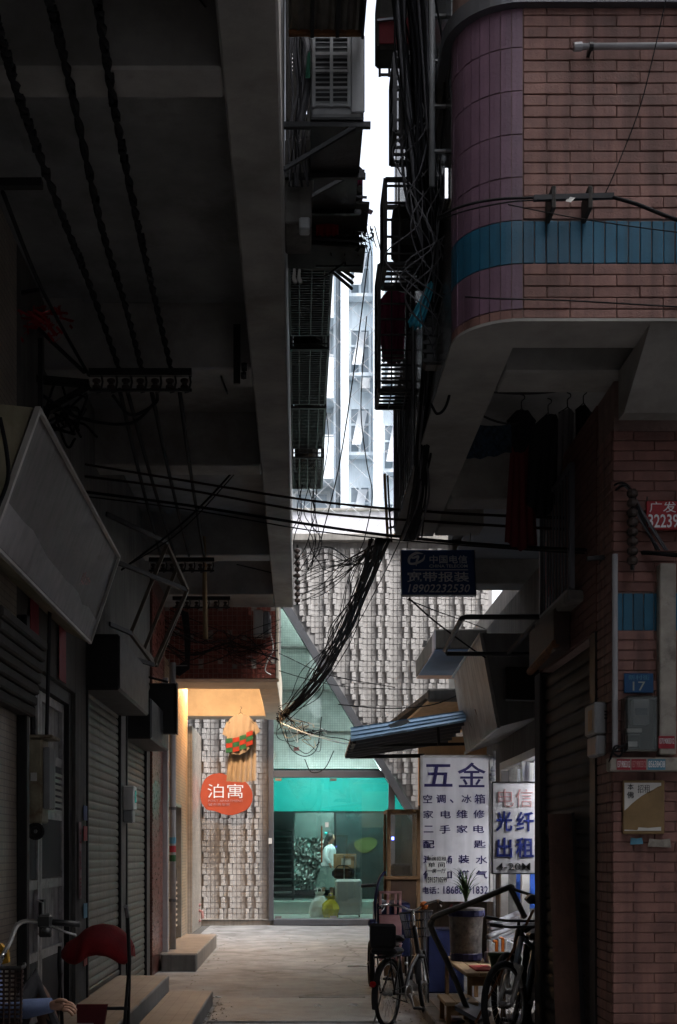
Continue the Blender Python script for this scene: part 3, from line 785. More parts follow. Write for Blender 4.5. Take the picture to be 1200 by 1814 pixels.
# ================================================================== WHITE TOWER FAR BEHIND
WY = 58.0
WT = thing('white_tower', 'tall bright white apartment tower with balconies and tilted window panels far behind', 'building', (0,58,0))
obj('wall', B().box(-14, 16, WY+1.2, WY+12, 0, 31), 'tower_white', WT)
def wx(p): return PX(p, WY)
def wz(p): return PZ(p, WY)
mat('tower_glass', (.22,.27,.31), .12, .25, 1.2, 0)
mat('tower_grey_shade', (.50,.53,.55), .7, .15, 1.0, .1, streak=.15)  # grey for rails and pipes, and for shade painted into balcony recesses
for i, (p0, p1, dy) in enumerate(((604,618,.0),(662,679,.0),(724,735,.2),(592,596,.7))):
    obj('fin', B().box(wx(p0), wx(p1), WY+dy, WY+1.199, 0, 31.4), 'tower_white', WT)
for k, t_ in enumerate((850, 708, 566, 424)):
    dz_ = 140
    # balcony: parapet, slab, recess with a glazed door
    bal = obj('balcony', B().box(-9, wx(591), WY-.2, WY-.05, wz(t_), wz(t_-73)), 'tower_white', WT)
    obj('slab', B().box(-9, wx(591), WY-.049, WY+1.198, wz(t_)+.0, wz(t_-6)), 'tower_white', bal)
    obj('rail', B().bar((-9,WY-.12,wz(t_-77)), (wx(591),WY-.12,wz(t_-77)), .07), 'tower_grey_shade', bal)
    wn_ = obj('window', B().box(wx(520), wx(588), WY+1.12, WY+1.198, wz(t_+62), wz(t_+8)), 'tower_grey_shade', WT)  # grey panel behind the panes: shade of the recess put into its colour
    obj('pane', B().box(wx(556), wx(580), WY+1.09, WY+1.119, wz(t_+62), wz(t_+14)), 'tower_glass', wn_)
    obj('pane', B().box(wx(526), wx(550), WY+1.09, WY+1.119, wz(t_+62), wz(t_+14)), 'tower_glass', wn_)
    # window strips between the fins, each with sill, mullion and a tilted sash
    for (p0, p1, off) in ((622,658,0), (683,720,30), (738,770,8)):
        y0_ = t_+off
        w2 = obj('window', B().box(wx(p0), wx(p1), WY+1.14, WY+1.198, wz(y0_+84), wz(y0_)), 'tower_glass', WT)
        fr2 = B()
        for px_ in (p0, (p0+p1)/2, p1): fr2.box(wx(px_)-.06, wx(px_)+.06, WY+1.08, WY+1.139, wz(y0_+84), wz(y0_))
        for py_ in (y0_, y0_+30, y0_+84): fr2.box(wx(p0)-.05, wx(p1)+.05, WY+1.075, WY+1.1385, wz(py_)-.05, wz(py_)+.05)
        obj('frame', fr2, 'tower_white', w2)
        obj('sill', B().box(wx(p0)-.25, wx(p1)+.25, WY+.5, WY+1.139, wz(y0_+92), wz(y0_+86)), 'tower_white', w2)
        x0 = wx(p0)+.05; x1 = wx((p0+p1)/2)
        obj('open_sash', B().hexa([(x0,WY+.1,wz(y0_+78)),(x1,WY+.1,wz(y0_+78)),(x1,WY+.16,wz(y0_+78)),(x0,WY+.16,wz(y0_+78)),(x0+.35,WY+.98,wz(y0_+6)),(x1+.35,WY+.98,wz(y0_+6)),(x1+.35,WY+1.04,wz(y0_+6)),(x0+.35,WY+1.04,wz(y0_+6))]), 'grey_panel', w2)
    if k % 2 == 0:
        ac = obj('air_conditioner', B().bbox(wx(640), wx(657), WY+.3, WY+.8, wz(t_+118), wz(t_+98), .03), 'tower_grey_shade', WT)
obj('drainpipe', B().tube([(wx(599),WY+1.0,0),(wx(599),WY+1.0,31)], .09, 8), 'tower_grey_shade', WT)
# ================================================================== LEFT SIDE: SHOP SHUTTERS, DOORS, SIGNS
def roller_shutter(y0, y1, x, z0, z1, label, m, pitch=.078, face=1):
    """roller shutter in a side wall; face=+1 looks towards +x"""
    t = thing('roller_shutter', label, 'shutter', (x, (y0+y1)/2, z0), 'roller shutters along the alley')
    b = B(); n = 5; pr = []
    for i in range(n+1):
        a = i/n; pr.append((face*(.004+.010*math.sin(a*math.pi)**.5 + .004*(1-a)), pitch*a*.93))
    vs = [(p, y0, h) for p, h in pr] + [(p, y1, h) for p, h in pr] + [(-face*.01, y0, 0), (-face*.01, y0, pitch), (-face*.01, y1, 0), (-face*.01, y1, pitch)]
    fs = [(i, i+1, n+1+i+1, n+1+i) for i in range(n)]
    fs += [(2*n+2, 2*n+3, 2*n+5, 2*n+4)]
    b._add(vs, fs); me = b.mesh('slat'); me.materials.append(M[m])
    z = z0+.06; k = 0
    while z < z1-pitch*.5:
        inst('slat', me, (x, 0, z), t); z += pitch
    obj('bottom_rail', B().bbox(x-.02, x+.03, y0, y1, z0+.004, z0+.058, .008), 'steel_dark', t)
    for yy in (y0-.05, y1):
        obj('guide_rail', B().bbox(x-.05 if face > 0 else x-.045, x+.045 if face > 0 else x+.05, yy, yy+.05, z0, z1, .006), 'steel_dark', t)
    return t
s1 = roller_shutter(11.14, 13.16, -1.93, .30, 3.3, 'wide ribbed grey roller shutter on the left, nearest one past the security door', 'shutter')
obj('shutter_box', B().bbox(-1.95, -1.60, 11.08, 13.22, 3.05, 3.55, .02), 'steel_dark', s1)
s2 = roller_shutter(13.68, 15.38, -1.93, .02, 3.1, 'narrower brown roller shutter beyond the pier with the small white box', 'shutter')
obj('shutter_box', B().bbox(-1.95, -1.62, 13.66, 15.42, 2.85, 3.30, .02), 'steel_dark', s2)
# security door with bars
sd = thing('security_door', 'old double steel security door with vertical bars, left of the first shutter', 'door', (-1.95, 9.4, .3))
x = -1.99
obj('frame', B().box(x-.05, x+.06, 8.36, 8.46, .30, 2.94).box(x-.05, x+.06, 10.42, 10.54, .30, 2.94).box(x-.05, x+.058, 8.461, 10.419, 2.84, 2.94), 'steel_dark', sd)
for (a, e) in ((8.48, 9.43), (9.45, 10.40)):
    lf = obj('door_leaf', B().box(x-.03, x-.01, a, e, .32, 2.83), 'enamel_old' if 0 else mat('door_paint_%d' % int(a), (.40,.39,.39), .5, .5, 9, .2, stain=(.10,.09,.085), stain_amt=.7, streak=.5), sd)
    r1 = B().box(x-.009, x+.02, a, a+.07, .32, 2.83).box(x-.009, x+.02, e-.07, e, .32, 2.83)
    for z in (.32, .78, 1.32, 1.86, 2.30, 2.76): r1.box(x-.009, x+.018, a+.071, e-.071, z, z+.07)
    obj('rail', r1, mat('door_rail_%d' % int(a), (.50,.48,.48), .4, .4, 12, .15, stain=(.12,.10,.095), stain_amt=.7), lf)
    br = B(); yy = a+.095
    while yy < e-.08:
        br.box(x-.009, x+.010, yy, yy+.016, .40, .775).box(x-.009, x+.010, yy, yy+.016, 1.40, 2.295); yy += .042
    obj('bars', br, 'steel_grey', lf, kind='stuff')
    lv = B()
    for i in range(7): lv.hexa([(x-.005,a+.08,1.93+i*.05),(x+.02,a+.08,1.915+i*.05),(x+.02,e-.08,1.915+i*.05),(x-.005,e-.08,1.93+i*.05),(x-.005,a+.08,1.955+i*.05),(x+.024,a+.08,1.94+i*.05),(x+.024,e-.08,1.94+i*.05),(x-.005,e-.08,1.955+i*.05)])
    obj('louvre', lv, 'steel_bare', lf)
obj('bolt', B().tube([(x+.05, 9.30, 1.12),(x+.05, 9.62, 1.12)], .013, 6).box(x+.0, x+.055, 9.40, 9.48, 1.03, 1.24), 'steel_dark', sd)
obj('handle', B().tube([(x+.02,9.30,.98),(x+.07,9.30,1.0),(x+.07,9.30,1.22),(x+.02,9.30,1.24)], .010, 6), 'steel_bare', sd)
# couplet strips and stickers by the door
def wall_strip(name, label, cat, y0, y1, z0, z1, m, x=-1.886, group=None, txt=None, tm=None):
    o = thing(name, label, cat, (x, (y0+y1)/2, z0), group)
    obj('sheet', B().box(x, x+.004, y0, y1, z0, z1), m, o)
    if txt:
        fm = Matrix(((0,0,0,x+.006),(1,0,0,0),(0,0,1,0),(0,0,0,1)))
        n = len(txt)
        for i, ch in enumerate(txt):
            h = (z1-z0)/n
            me = text_mesh(ch, y0+.15*(y1-y0), y1-.15*(y1-y0), z1-(i+.88)*h, z1-(i+.12)*h, .01, .0015)
            for v in me.vertices: v.co = Vector((x+.006, v.co.x, v.co.z))
            obj('lettering', me, tm, o)
    return o
wall_strip('paper_notice', 'faded pink vertical notice strip on the pier right of the security door', 'notice', 10.62, 10.74, 1.2, 1.86, mat('paper_pink', (.36,.24,.25), .8, .4, 10, .1), txt='出租房', tm='ink_red')
for i, (zz, m) in enumerate(((1.88,'ink_blue'),(1.70,'ink_red'),(1.02,'ink_cyan'),(.72,'ink_blue'),(.60,'ink_red'))):
    wall_strip('sticker', ['small dark blue sticker high on the pier before the first shutter','small red sticker under the dark blue one on the pier','pale cyan sticker midway down the pier before the first shutter','lower blue sticker on the pier before the first shutter','lowest red sticker on the pier before the first shutter'][i], 'sticker', 10.86, 11.04, zz, zz+.13, m, group='stickers on the pier before the first shutter')
# dark shutter hood far left, under the light box
rs = thing('shutter_hood', 'dark ribbed roller hood below the left light box', 'hood', (-1.9, 8.5, 2.7))
for i in range(7):
    z = 2.52 + i*.075
    obj('slat', B().bbox(-1.90, -1.80+i*.014, 7.2, 8.48, z, z+.068, .012), 'shutter_dark', rs)
# scroll couplets beside bars above the door
for i, (a, lab) in enumerate(((8.7,'dark red couplet strip above the left leaf of the security door'),(9.75,'dark red couplet strip above the right leaf of the security door'))):
    wall_strip('couplet_strip', lab, 'couplet', a, a+.28, 2.96, 3.6, 'ink_red', group='couplet strips above the door')
# rusty meter box on the door
mb = thing('meter_box', 'old rusty cream meter box with a pulley wheel hanging by the security door', 'meter box', (-1.75, 8.5, 1.7))
y = 8.9
a, e = P(37, 1458, y), P(74, 1308, y)
obj('body', B().bbox(a.x, e.x, y, y+.24, a.z, e.z, .012), 'enamel_old', mb)
obj('lid', B().bbox(a.x-.02, e.x+.08, y-.02, y+.28, e.z+.001, e.z+.025, .006), 'enamel_old', mb)
mt = B()
for i in range(3): mt.bbox(e.x+.001, e.x+.055, y+.03+i*.07, y+.085+i*.07, a.z+.10, e.z-.06, .01)
obj('fuse_row', mt, 'plastic_grey', mb)
obj('label_plate', B().box(a.x+.07, a.x+.115, y-.004, y-.001, a.z+.30, a.z+.36), 'paper', mb)
obj('rivet', B().lathe([(.0,-.006),(.018,-.004),(.018,0)], (a.x+.03, y-.001, e.z-.05), 10, 'y').lathe([(.0,-.006),(.018,-.004),(.018,0)], (a.x+.03, y-.001, e.z-.13), 10, 'y'), 'steel_dark', mb)
obj('pulley', B().ring((a.x+.10, y+.03, a.z-.06), .05, .016, 'y', 18, 6).ring((a.x+.10, y+.03, a.z-.06), .025, .012, 'y', 14, 6), 'rubber', mb)
obj('pipe', B().tube([(a.x+.06,y+.12,e.z),(a.x+.06,y+.12,e.z+.9)], .02, 8).tube([(a.x+.16,y+.12,e.z),(a.x+.18,y+.14,e.z+1.0)], .014, 8), 'steel_dark', mb)
obj('bracket', B().box(-1.90, a.x+.02, y+.10, y+.16, a.z+.05, a.z+.12).box(-1.90, a.x+.02, y+.10, y+.16, e.z-.12, e.z-.05), 'steel_dark', mb)
# small white meter box between the shutters
wb = thing('meter_box', 'small white plastic meter box on the pier between the two left shutters', 'meter box', (-1.8, 13.4, 1.9))
y = 13.36; a, e = P(222, 1458, y), P(241, 1392, y)
obj('body', B().bbox(-1.90, e.x-.02, y, y+.22, a.z+.14, e.z, .012), 'plastic_white', wb)
obj('lower_cover', B().bbox(-1.90, e.x-.035, y+.02, y+.20, a.z, a.z+.139, .012), 'plastic_grey', wb)
obj('window', B().box(e.x-.019, e.x-.016, y+.05, y+.16, a.z+.22, e.z-.05), 'dark_glass', wb)
# downpipe in front of the warm wall
dp = thing('downpipe', 'grey drainpipe standing between the mosaic pier and the lit wall', 'pipe', (-1.8, 17.9, 0))
y = 17.55; x = PX(306, y)
obj('pipe', B().tube([(x,y,.0),(x,y,PZ(1212,y)+.3)], .047, 12), 'pvc_grey', dp, smooth=True)
for z in (.9, 2.2, 3.4): obj('clamp', B().tube([(x,y,z),(x,y,z+.04)], .053, 12), 'steel_grey', dp)
for i, (z, m) in enumerate(((1.72,'ink_cyan'),(1.60,'ink_red'),(1.47,'plastic_green'))):
    obj('sticker', B().tube([(x,y,z),(x,y,z+.09)], .0485, 12), m, dp)
dp2 = thing('conduit', 'slim pale conduit beside the mosaic pier', 'pipe', (-1.86, 17.2, 0))
y = 17.05; obj('pipe', B().bbox(-1.885, -1.80, y, y+.10, .0, 4.0, .01), 'pvc_grey', dp2)
bx_ = thing('concrete_plinth', 'low dark concrete plinth at the end of the door step', 'plinth', (-1.6, 16.7, 0))
obj('body', B().bbox(PX(288,16.7), PX(349,16.7), 16.55, 16.79, 0, .235, .012), 'concrete_dark', bx_)
# dark sign boxes seen edge-on over the shutters
for i, (px0, px1, py0, py1, y, lab) in enumerate(((168,222,1152,1200,12.6,'black projecting sign box above the first left shutter'),(222,312,1210,1300,14.8,'larger black projecting sign box above the second left shutter'))):
    o = thing('projecting_sign', lab, 'sign', (-1.7, y, 3), 'black sign boxes on the left')
    a, e = P(px0, py1, y), P(px1, py0, y)
    obj('panel', B().bbox(min(a.x,-1.9), e.x, y, y+.14, a.z, e.z, .015), 'plastic_black', o)
    obj('trim', B().box(e.x-.0, e.x+.012, y-.005, y+.145, a.z-.005, e.z+.005), 'steel_dark', o)
    obj('arm', B().tube([(-1.89,y+.07,e.z+.10),(e.x-.1,y+.07,e.z+.02)], .015, 6), 'steel_dark', o)
rb = thing('roller_canopy', 'rolled up dark awning on arms between the two left sign boxes', 'awning', (-1.7, 13.8, 3.2))
obj('roll', B().tube([P(205,1195,13.2), P(268,1225,15.4)], .09, 10), 'grime', rb, smooth=True)
obj('flap', B().prism([P(205,1206,13.2), P(262,1236,15.2), P(255,1262,15.2), P(214,1230,13.2)], (.01,0,0)), 'shutter_dark', rb)
# big tilted light box on the left
lb = thing('light_box_sign', 'large weathered light box sign leaning out from the left wall', 'sign', (-1.7, 8.4, 3.3))
NY, FY_ = 6.76, 10.0
nt0, nb0 = P(65,722,NY), P(-20,959,NY); ft0, fb0 = P(209,986,FY_), P(158,1138,FY_)
tn = Vector((-1.898, NY, nt0.z+.05)); tf = Vector((-1.898, FY_, ft0.z+.05)); bn = Vector((-1.898, NY, nb0.z+.10)); bf = Vector((-1.898, FY_, fb0.z+.10))
obj('body', B().hexa([nb0+Vector((-.02,.0,0)), fb0+Vector((-.02,0,0)), bf, bn, nt0+Vector((-.02,0,0)), ft0+Vector((-.02,0,0)), tf, tn]), mat('lightbox_side', (.40,.36,.25), .6, .3, 3, .2, streak=.2, stain=(.16,.17,.06), stain_amt=.5), lb)
fn = (ft0-nt0).cross(nb0-nt0).normalized()
if fn.x < 0: fn = -fn
obj('face_panel', B().hexa([nb0, fb0, fb0-fn*.015, nb0-fn*.015, nt0, ft0, ft0-fn*.015, nt0-fn*.015]), mat('lightbox_face', (.17,.15,.145), .45, .35, 4, .1, streak=.45, stain=(.13,.11,.11), stain_amt=.6), lb)
torn = []
top_ = [nt0.lerp(nb0, .55), ]
for i in range(15):
    u = i/14; torn.append(nt0.lerp(ft0,u).lerp(nb0.lerp(fb0,u), .66+.10*u+rnd.uniform(-.03,.03)) + fn*.006)
low = [nb0.lerp(fb0,i/14).lerp(nt0.lerp(ft0,i/14), .03) + fn*.006 for i in range(15)]
obj('torn_film', B().prism(torn + low[::-1], fn*.002), mat('lightbox_bare', (.42,.40,.41), .5, .3, 5, .15, streak=.3), lb)
obj('edge_trim', B().bar(nt0+fn*.01, nb0+fn*.01, .035, .03).bar(nt0+fn*.01, ft0+fn*.01, .022).bar(nb0+fn*.01, fb0+fn*.01, .022).bar(ft0+fn*.01, fb0+fn*.01, .022), mat('trim_pale', (.55,.53,.50), .45, .25, 6, .1, metal=.3), lb)
# ghost lettering, almost gone
u = (ft0-nt0).normalized(); v = (nt0-nb0); vh = v.length; v = v.normalized()
fm = Matrix(((u.x, -fn.x, v.x, 0),(u.y, -fn.y, v.y, 0),(u.z, -fn.z, v.z, 0),(0,0,0,1)))
fm.translation = nb0 + fn*.004
obj('faded_lettering', text_mesh('出租', 2.30, 2.62, .24, .42, 0, .001, frame=fm), 'ink_pale_red', lb)
# cream mosaic frame at far left edge handled by the wall; black jamb
jb = thing('steel_jamb', 'black steel jamb beside the cream mosaic pier at the picture edge', 'post', (-1.86, 8.4, 0))
obj('post', B().bbox(-1.90, -1.83, 8.345, 8.43, .30, 3.2, .008), 'steel_dark', jb)
# empty steel sign frames
def sign_frame(label, pts, Ys, r=.018):
    o = thing('empty_frame_structure', label, 'frame', P(*pts[0], Ys[0]), 'empty steel sign frames on the left')
    q = [P(p[0], p[1], y) for p, y in zip(pts, Ys)]
    obj('frame_tube', B().bar(q[0],q[1],r*2).bar(q[1],q[2],r*2).bar(q[2],q[3],r*2).bar(q[3],q[0],r*2), mat('frame_paint', (.17,.14,.11), .6, .3, 8, .2) if 'frame_paint' not in M else 'frame_paint', o)
    return o, q
o, q = sign_frame('upper parallelogram of empty steel sign frame, nearer the left light box', [(296,965),(332,1045),(273,1178),(232,1122)], [13.0,13.4,13.4,13.0])
b = B()
for (p0, p1, y0, y1) in (((168,910),(296,962),12.2,13.0),((205,995),(330,1045),12.2,13.4),((190,1105),(232,1122),12.4,13.0),((216,1160),(272,1178),12.6,13.4)): 
    w = P(p0[0],p0[1],y0); w.x = max(w.x, -1.90) if w.x < -1.9 else w.x
    b.bar(w, P(p1[0],p1[1],y1), .04)
obj('arm', b, 'steel_dark', o)
o, q = sign_frame('second empty steel sign frame behind the first, hanging lower', [(312,1010),(332,1048),(278,1180),(256,1150)], [13.9,14.2,14.2,13.9])
# red flower tangle and bracket under the ceiling at far left
fl_ = thing('ribbon_tangle', 'tangle of dark red plastic ribbon on a pole under the left ceiling', 'ribbon', P(75,560,8.5))
b = B()
for i in range(70):
    c = P(75,565,8.5) + Vector((rnd.gauss(0,.09), rnd.gauss(0,.08), rnd.gauss(0,.05)))
    d = Vector((rnd.uniform(-1,1),rnd.uniform(-1,1),rnd.uniform(-1,.3))).normalized()*rnd.uniform(.05,.13)
    b.quad(c, c+d, c+d+Vector((.01,0,.014)), c+Vector((.01,0,.014)))
obj('ribbon', b, 'cloth_red', fl_, kind='stuff')
obj('pole', B().bar(P(72,600,8.5), P(72,735,8.5), .03).bar(P(28,520,8.5), P(28,720,8.5), .03).bar(P(-20,528,8.5), P(70,514,8.5), .025).bar(P(68,582,8.5), P(150,660,8.9), .02), 'steel_dark', fl_)
# insulator racks under the ceiling
def rack(label, p0, p1, Y, n, arm=None, r=.03):
    o = thing('insulator_rack', label, 'insulator rack', P(*p0, Y), 'insulator racks under the left ceiling')
    a, e = P(*p0, Y), P(*p1, Y)
    obj('rail', B().bar(a, e, .045, .05), 'steel_dark', o)
    for i in range(n):
        c = a.lerp(e, (i+.5)/n) - Vector((0,0,.07))
        ins = obj('insulator', B().lathe([(r*.6,-.05),(r,-.042),(r,-.028),(r*.6,-.02),(r*.6,-.005),(r,.003),(r,.018),(r*.55,.026)], c, 10), 'insulator', o)
        obj('hook', B().tube([c+Vector((.035,0,.07)), c+Vector((.045,0,.0)), c+Vector((.03,0,-.07)), c+Vector((0,0,-.075))], .008, 5), 'steel_dark', ins)
    obj('lower_rail', B().bar(a-Vector((0,0,.128)), e-Vector((0,0,.128)), .02), 'steel_dark', o)
    if arm:
        bb = B()
        for (s, t_) in arm: bb.bar(P(*s, Y), P(*t_, Y), .05)
        obj('arm', bb, 'steel_dark', o)
rack('long insulator rack with two braces, nearest under the left ceiling', (158,660), (340,660), 9.0, 7, [((20,668),(158,680)), ((70,735),(160,685))])
rack('middle insulator rack beside the wooden pole, under the left ceiling', (264,992), (380,992), 14.6, 7)
rack('smallest insulator rack just above the red mosaic, under the left ceiling', (306,1060), (408,1060), 17.2, 6)
o = thing('wall_bracket', 'short black steel arm jutting in at the upper left edge', 'bracket', P(0,326,6.2))
obj('arm', B().bar(P(-60,326,6.2), P(75,325,6.2), .045, .04), 'steel_dark', o)
o = thing('steel_bracket', 'upright black steel bracket hanging from the beam beside the left overhang edge', 'bracket', P(420,620,9.2))
obj('plate', B().bar(P(420,575,9.15), P(420,680,9.15), .05, .02), 'steel_dark', o)
obj('bolts', B().lathe([(.03,-.02),(.035,0),(.03,.02)], P(433,650,9.13), 8, 'x').lathe([(.025,-.02),(.03,0),(.025,.02)], P(432,665,9.13), 8, 'x'), 'steel_dark', o)
o = thing('metal_plate', 'small slanted metal plate with bolt holes hanging under the left ceiling', 'plate', P(398,682,9.4))
obj('plate', B().bar(P(392,668,9.4), P(403,696,9.4), .06, .01), 'steel_dark', o)
o = thing('bamboo_pole', 'pale bamboo pole hanging upright in front of the red mosaic', 'pole', P(363,1130,15.2))
obj('pole', B().tube([P(362,950,15.0), P(363,1040,15.1), P(364,1132,15.2)], .028, 8, taper=[.7,1,1.1]), 'bamboo', o, smooth=True)
obj('node', B().tube([P(363,1050,15.11),P(363,1055,15.11)], .031, 8), 'wood', o)
obj('node', B().tube([P(363,1000,15.05),P(363,1004,15.05)], .029, 8), 'wood', o)
# AC and rags on the mosaic fascia
o = thing('air_conditioner', 'slim white air conditioner box on the red mosaic fascia', 'air conditioner', P(456,1120,18.3))
a, e = P(449,1127,18.15), P(466,1080,18.15)
obj('body', B().bbox(a.x, e.x, 18.15, 18.40, a.z, e.z, .015), 'plastic_white', o)
obj('fan_grille', B().ring((e.x+.10, 18.30, (a.z+e.z)/2), .12, .02, 'x', 18, 5).bbox(e.x+.001, e.x+.10, 18.16, 18.40, a.z+.02, e.z-.02, .02), 'plastic_grey', o)
obj('hose', B().tube(smooth_pts([P(478,1112,18.2), P(484,1150,18.2), P(474,1172,18.2), P(470,1188,18.2), P(480,1196,18.2)],6), .012, 6), 'plastic_white', o)
o = thing('hanging_rag', 'dark grey rag draped on the cables before the red mosaic', 'cloth', P(325,1190,18.0))
q = [P(320,1080,18.0),P(334,1085,18.0),P(338,1130,18.0),P(336,1185,18.0),P(318,1198,18.0),P(300,1190,18.0),P(328,1170,18.0),P(326,1120,18.0)]
obj('cloth', B().prism(q, (0,.02,0)), 'cloth_black', o)
obj('pale_stick', B().tube([P(275,1180,17.95), P(332,1179,17.95)], .009, 6), 'plastic_grey', o)
# warm porch lamp: caged bulb on the wall
emit_mat('warm_bulb', (1.0,.58,.28), 50.0)
o = thing('porch_lamp', 'warm ceiling lamp up in the recess of the lit porch', 'lamp', (-1.5, 20.9, 4.68))
obj('base', B().lathe([(.07,.10),(.07,.07),(.04,.05)], (-1.5, 20.9, 4.68), 12), 'steel_dark', o)
obj('bulb', B().lathe([(.03,.05),(.055,.02),(.06,-.01),(.04,-.05),(.01,-.065)], (-1.5, 20.9, 4.68), 12), 'warm_bulb', o)
lamp = bpy.data.lights.new('porch_light', 'POINT'); lamp.energy = 85; lamp.color = (1.0,.60,.30); lamp.shadow_soft_size = .08
lo = bpy.data.objects.new('porch_light', lamp); COL.objects.link(lo); lo.parent = o; lo.location = (0, 0, -.10)
# orange apartment sign
AS = thing('apartment_sign', 'orange pebble shaped sign with white Chinese lettering on the block facade', 'sign', P(401,1445,26.0))
y = 26.4; sh_ = [(357,1422),(355,1408),(358,1392),(364,1380),(376,1372),(392,1370),(404,1374),(420,1376),(436,1386),(446,1401),(447,1418),(440,1432),(428,1439),(412,1444),(398,1443),(380,1437),(366,1434)]
cp = smooth_pts([P(a,b_,y) for a,b_ in sh_]+[P(*sh_[0],y)], 4)[:-1]
obj('panel', B().prism(cp, (0,.10,0)), 'orange_sign', AS)
obj('standoff', B().tube([(cp[0].x+.2,y+.1,cp[0].z+.1),(cp[0].x+.2,AY-.05,cp[0].z+.1)], .02,6).tube([(cp[0].x+.8,y+.1,cp[0].z+.1),(cp[0].x+.8,AY-.05,cp[0].z+.1)], .02,6), 'steel_dark', AS)
fm = Matrix.Translation((0, y-.004, 0))
obj('lettering', text_mesh('泊寓', PX(368,y), PX(431,y), PZ(1414,y), PZ(1389,y), -.004, .003, frame=fm), 'ink_white', AS)
obj('small_lettering', text_mesh('PORT APARTMENT', PX(369,y), PX(431,y), PZ(1421,y), PZ(1417,y), 0, .003, frame=fm), 'ink_pale_red', AS)
obj('small_lettering', text_mesh('城市青年家', PX(369,y), PX(408,y), PZ(1428,y), PZ(1423,y), 0, .003, frame=fm), 'ink_pale_red', AS)
o = thing('fire_hydrant', 'small faded pink hydrant stub at the foot of the block facade', 'hydrant', P(349,1640,26.2))
y = 26.3; c = P(346,1632,y); c.z = .12
obj('body', B().lathe([(.13,0),(.13,.04),(.09,.06),(.09,.32),(.12,.34),(.12,.38),(.05,.42),(.04,.5)], c, 14), 'pink_enamel', o, smooth=True)
obj('outlet', B().tube([c+Vector((.05,-.05,.26)), c+Vector((.16,-.14,.22)), c+Vector((.17,-.16,.08))], .035, 8), 'pink_enamel', o)
o = thing('wall_plate', 'tiny white notice plate on the grey door post', 'plate', P(479,1490,26.7))
obj('plate', B().box(PX(476,26.8), PX(482,26.8), 26.795, 26.81, PZ(1495,26.8), PZ(1485,26.8)), 'paper', o)
# ================================================================== RIGHT SIDE
roller_shutter(7.76, 9.30, 1.86, .10, 2.94, 'dark brown roller shutter beside the brick pillar on the right', 'shutter_dark', .092, -1)
# ------ frontal wall details
o = thing('wall_pipe', 'grey water pipe with end cap along the upper brick wall', 'pipe', P(1018,82,6.35))
y = 6.33; obj('pipe', B().tube([P(1030,82,y), P(1500,78,y)], .016, 10), 'pvc_grey', o, smooth=True)
obj('end_cap', B().tube([P(1017,83,y), P(1031,82,y)], .022, 10), 'pvc_grey', o)
obj('clamp', B().tube([P(1044,82,y), P(1051,82,y)], .021, 10).box(PX(1045,y),PX(1050,y),y,y+.07,PZ(86,y),PZ(78,y)), 'steel_dark', o)
o = thing('cable_bracket', 'steel cable bracket bar on two stubs above the blue tile band', 'bracket', P(1015,350,6.3))
y = 6.25
obj('bar', B().bar(P(946,351,y), P(1088,347,y), .022, .026), 'steel_dark', o)
for px in (981, 1046): obj('stub', B().bbox(PX(px-4,y), PX(px+4,y), y-.012, 6.398, PZ(388,6.35), PZ(349,6.35), .004), 'grime', o)
obj('paper_scrap', B().quad(P(1002,356,y-.01),P(1012,358,y-.02),P(1020,350,y-.015),P(1008,348,y-.01)), 'paper', o)
# ------ pillar fittings
y = PYF-.02
o = thing('trunking', 'pale vertical cable trunking on the brick pillar at the right picture edge', 'conduit', P(1180,1390,7.18))
obj('cover', B().bbox(PX(1165,y), PX(1194,y), y-.05, y+.018, PZ(1338,y), PZ(1001,y), .006), 'enamel_old' if 0 else mat('trunk_cream', (.40,.37,.32), .6, .3, 8, .15, stain=(.12,.11,.10), stain_amt=.7), o)
o = thing('number_plate', 'blue house number plate reading 17 on the brick pillar', 'sign', P(1131,1228,7.18))
obj('plate', B().bbox(PX(1106,y), PX(1158,y), y-.006, y+.001, PZ(1228,y), PZ(1193,y), .003), 'plate_blue', o)
fm = Matrix.Translation((0, y-.008, 0))
obj('lettering', text_mesh('17', PX(1121,y), PX(1143,y), PZ(1224,y), PZ(1208,y), 0, .001, frame=fm), mat('ink_plate', (.42,.45,.40), .5, .2, 10, 0), o)
obj('small_lettering', text_mesh('新村街', PX(1113,y), PX(1151,y), PZ(1205,y), PZ(1196,y), 0, .001, frame=fm), 'ink_cyan', o)
o = thing('electric_meter', 'electricity meter in a clear plastic case under the number plate', 'meter', P(1138,1328,7.15))
ym = PYF-.13
obj('back_plate', B().bbox(PX(1111,ym), PX(1166,ym), ym+.08, ym+.128, PZ(1329,ym), PZ(1234,ym), .006), 'plastic_black', o)
mb_ = obj('meter_body', B().bbox(PX(1124,ym), PX(1153,ym), ym+.02, ym+.079, PZ(1283,ym), PZ(1238,ym), .006), 'plastic_grey', o)
obj('display', B().box(PX(1128,ym), PX(1149,ym), ym+.016, ym+.0195, PZ(1266,ym), PZ(1254,ym)), 'dark_glass', mb_)
obj('label_strip', B().box(PX(1115,ym), PX(1142,ym), ym+.05, ym+.079, PZ(1296,ym), PZ(1289,ym)), 'paper', o)
br_ = obj('breaker', B().bbox(PX(1114,ym), PX(1138,ym), ym+.03, ym+.079, PZ(1324,ym), PZ(1300,ym), .006), 'plastic_black', o)
obj('label_strip', B().box(PX(1116,ym), PX(1132,ym), ym+.025, ym+.0295, PZ(1322,ym), PZ(1313,ym)), 'paper', br_)
obj('case', B().bbox(PX(1110,ym), PX(1167,ym), ym, ym+.127, PZ(1331,ym), PZ(1232,ym), .01), 'glass_box', o)
o = thing('meter_box', 'pale grey meter box with a pale slot on the shutter side of the pillar', 'meter box', P(1065,1335,7.4))
ym = 7.32
obj('body', B().bbox(PX(1054,ym), PXL-.003, ym, ym+.26, PZ(1300,ym), PZ(1243,ym), .012), 'plastic_grey', o)
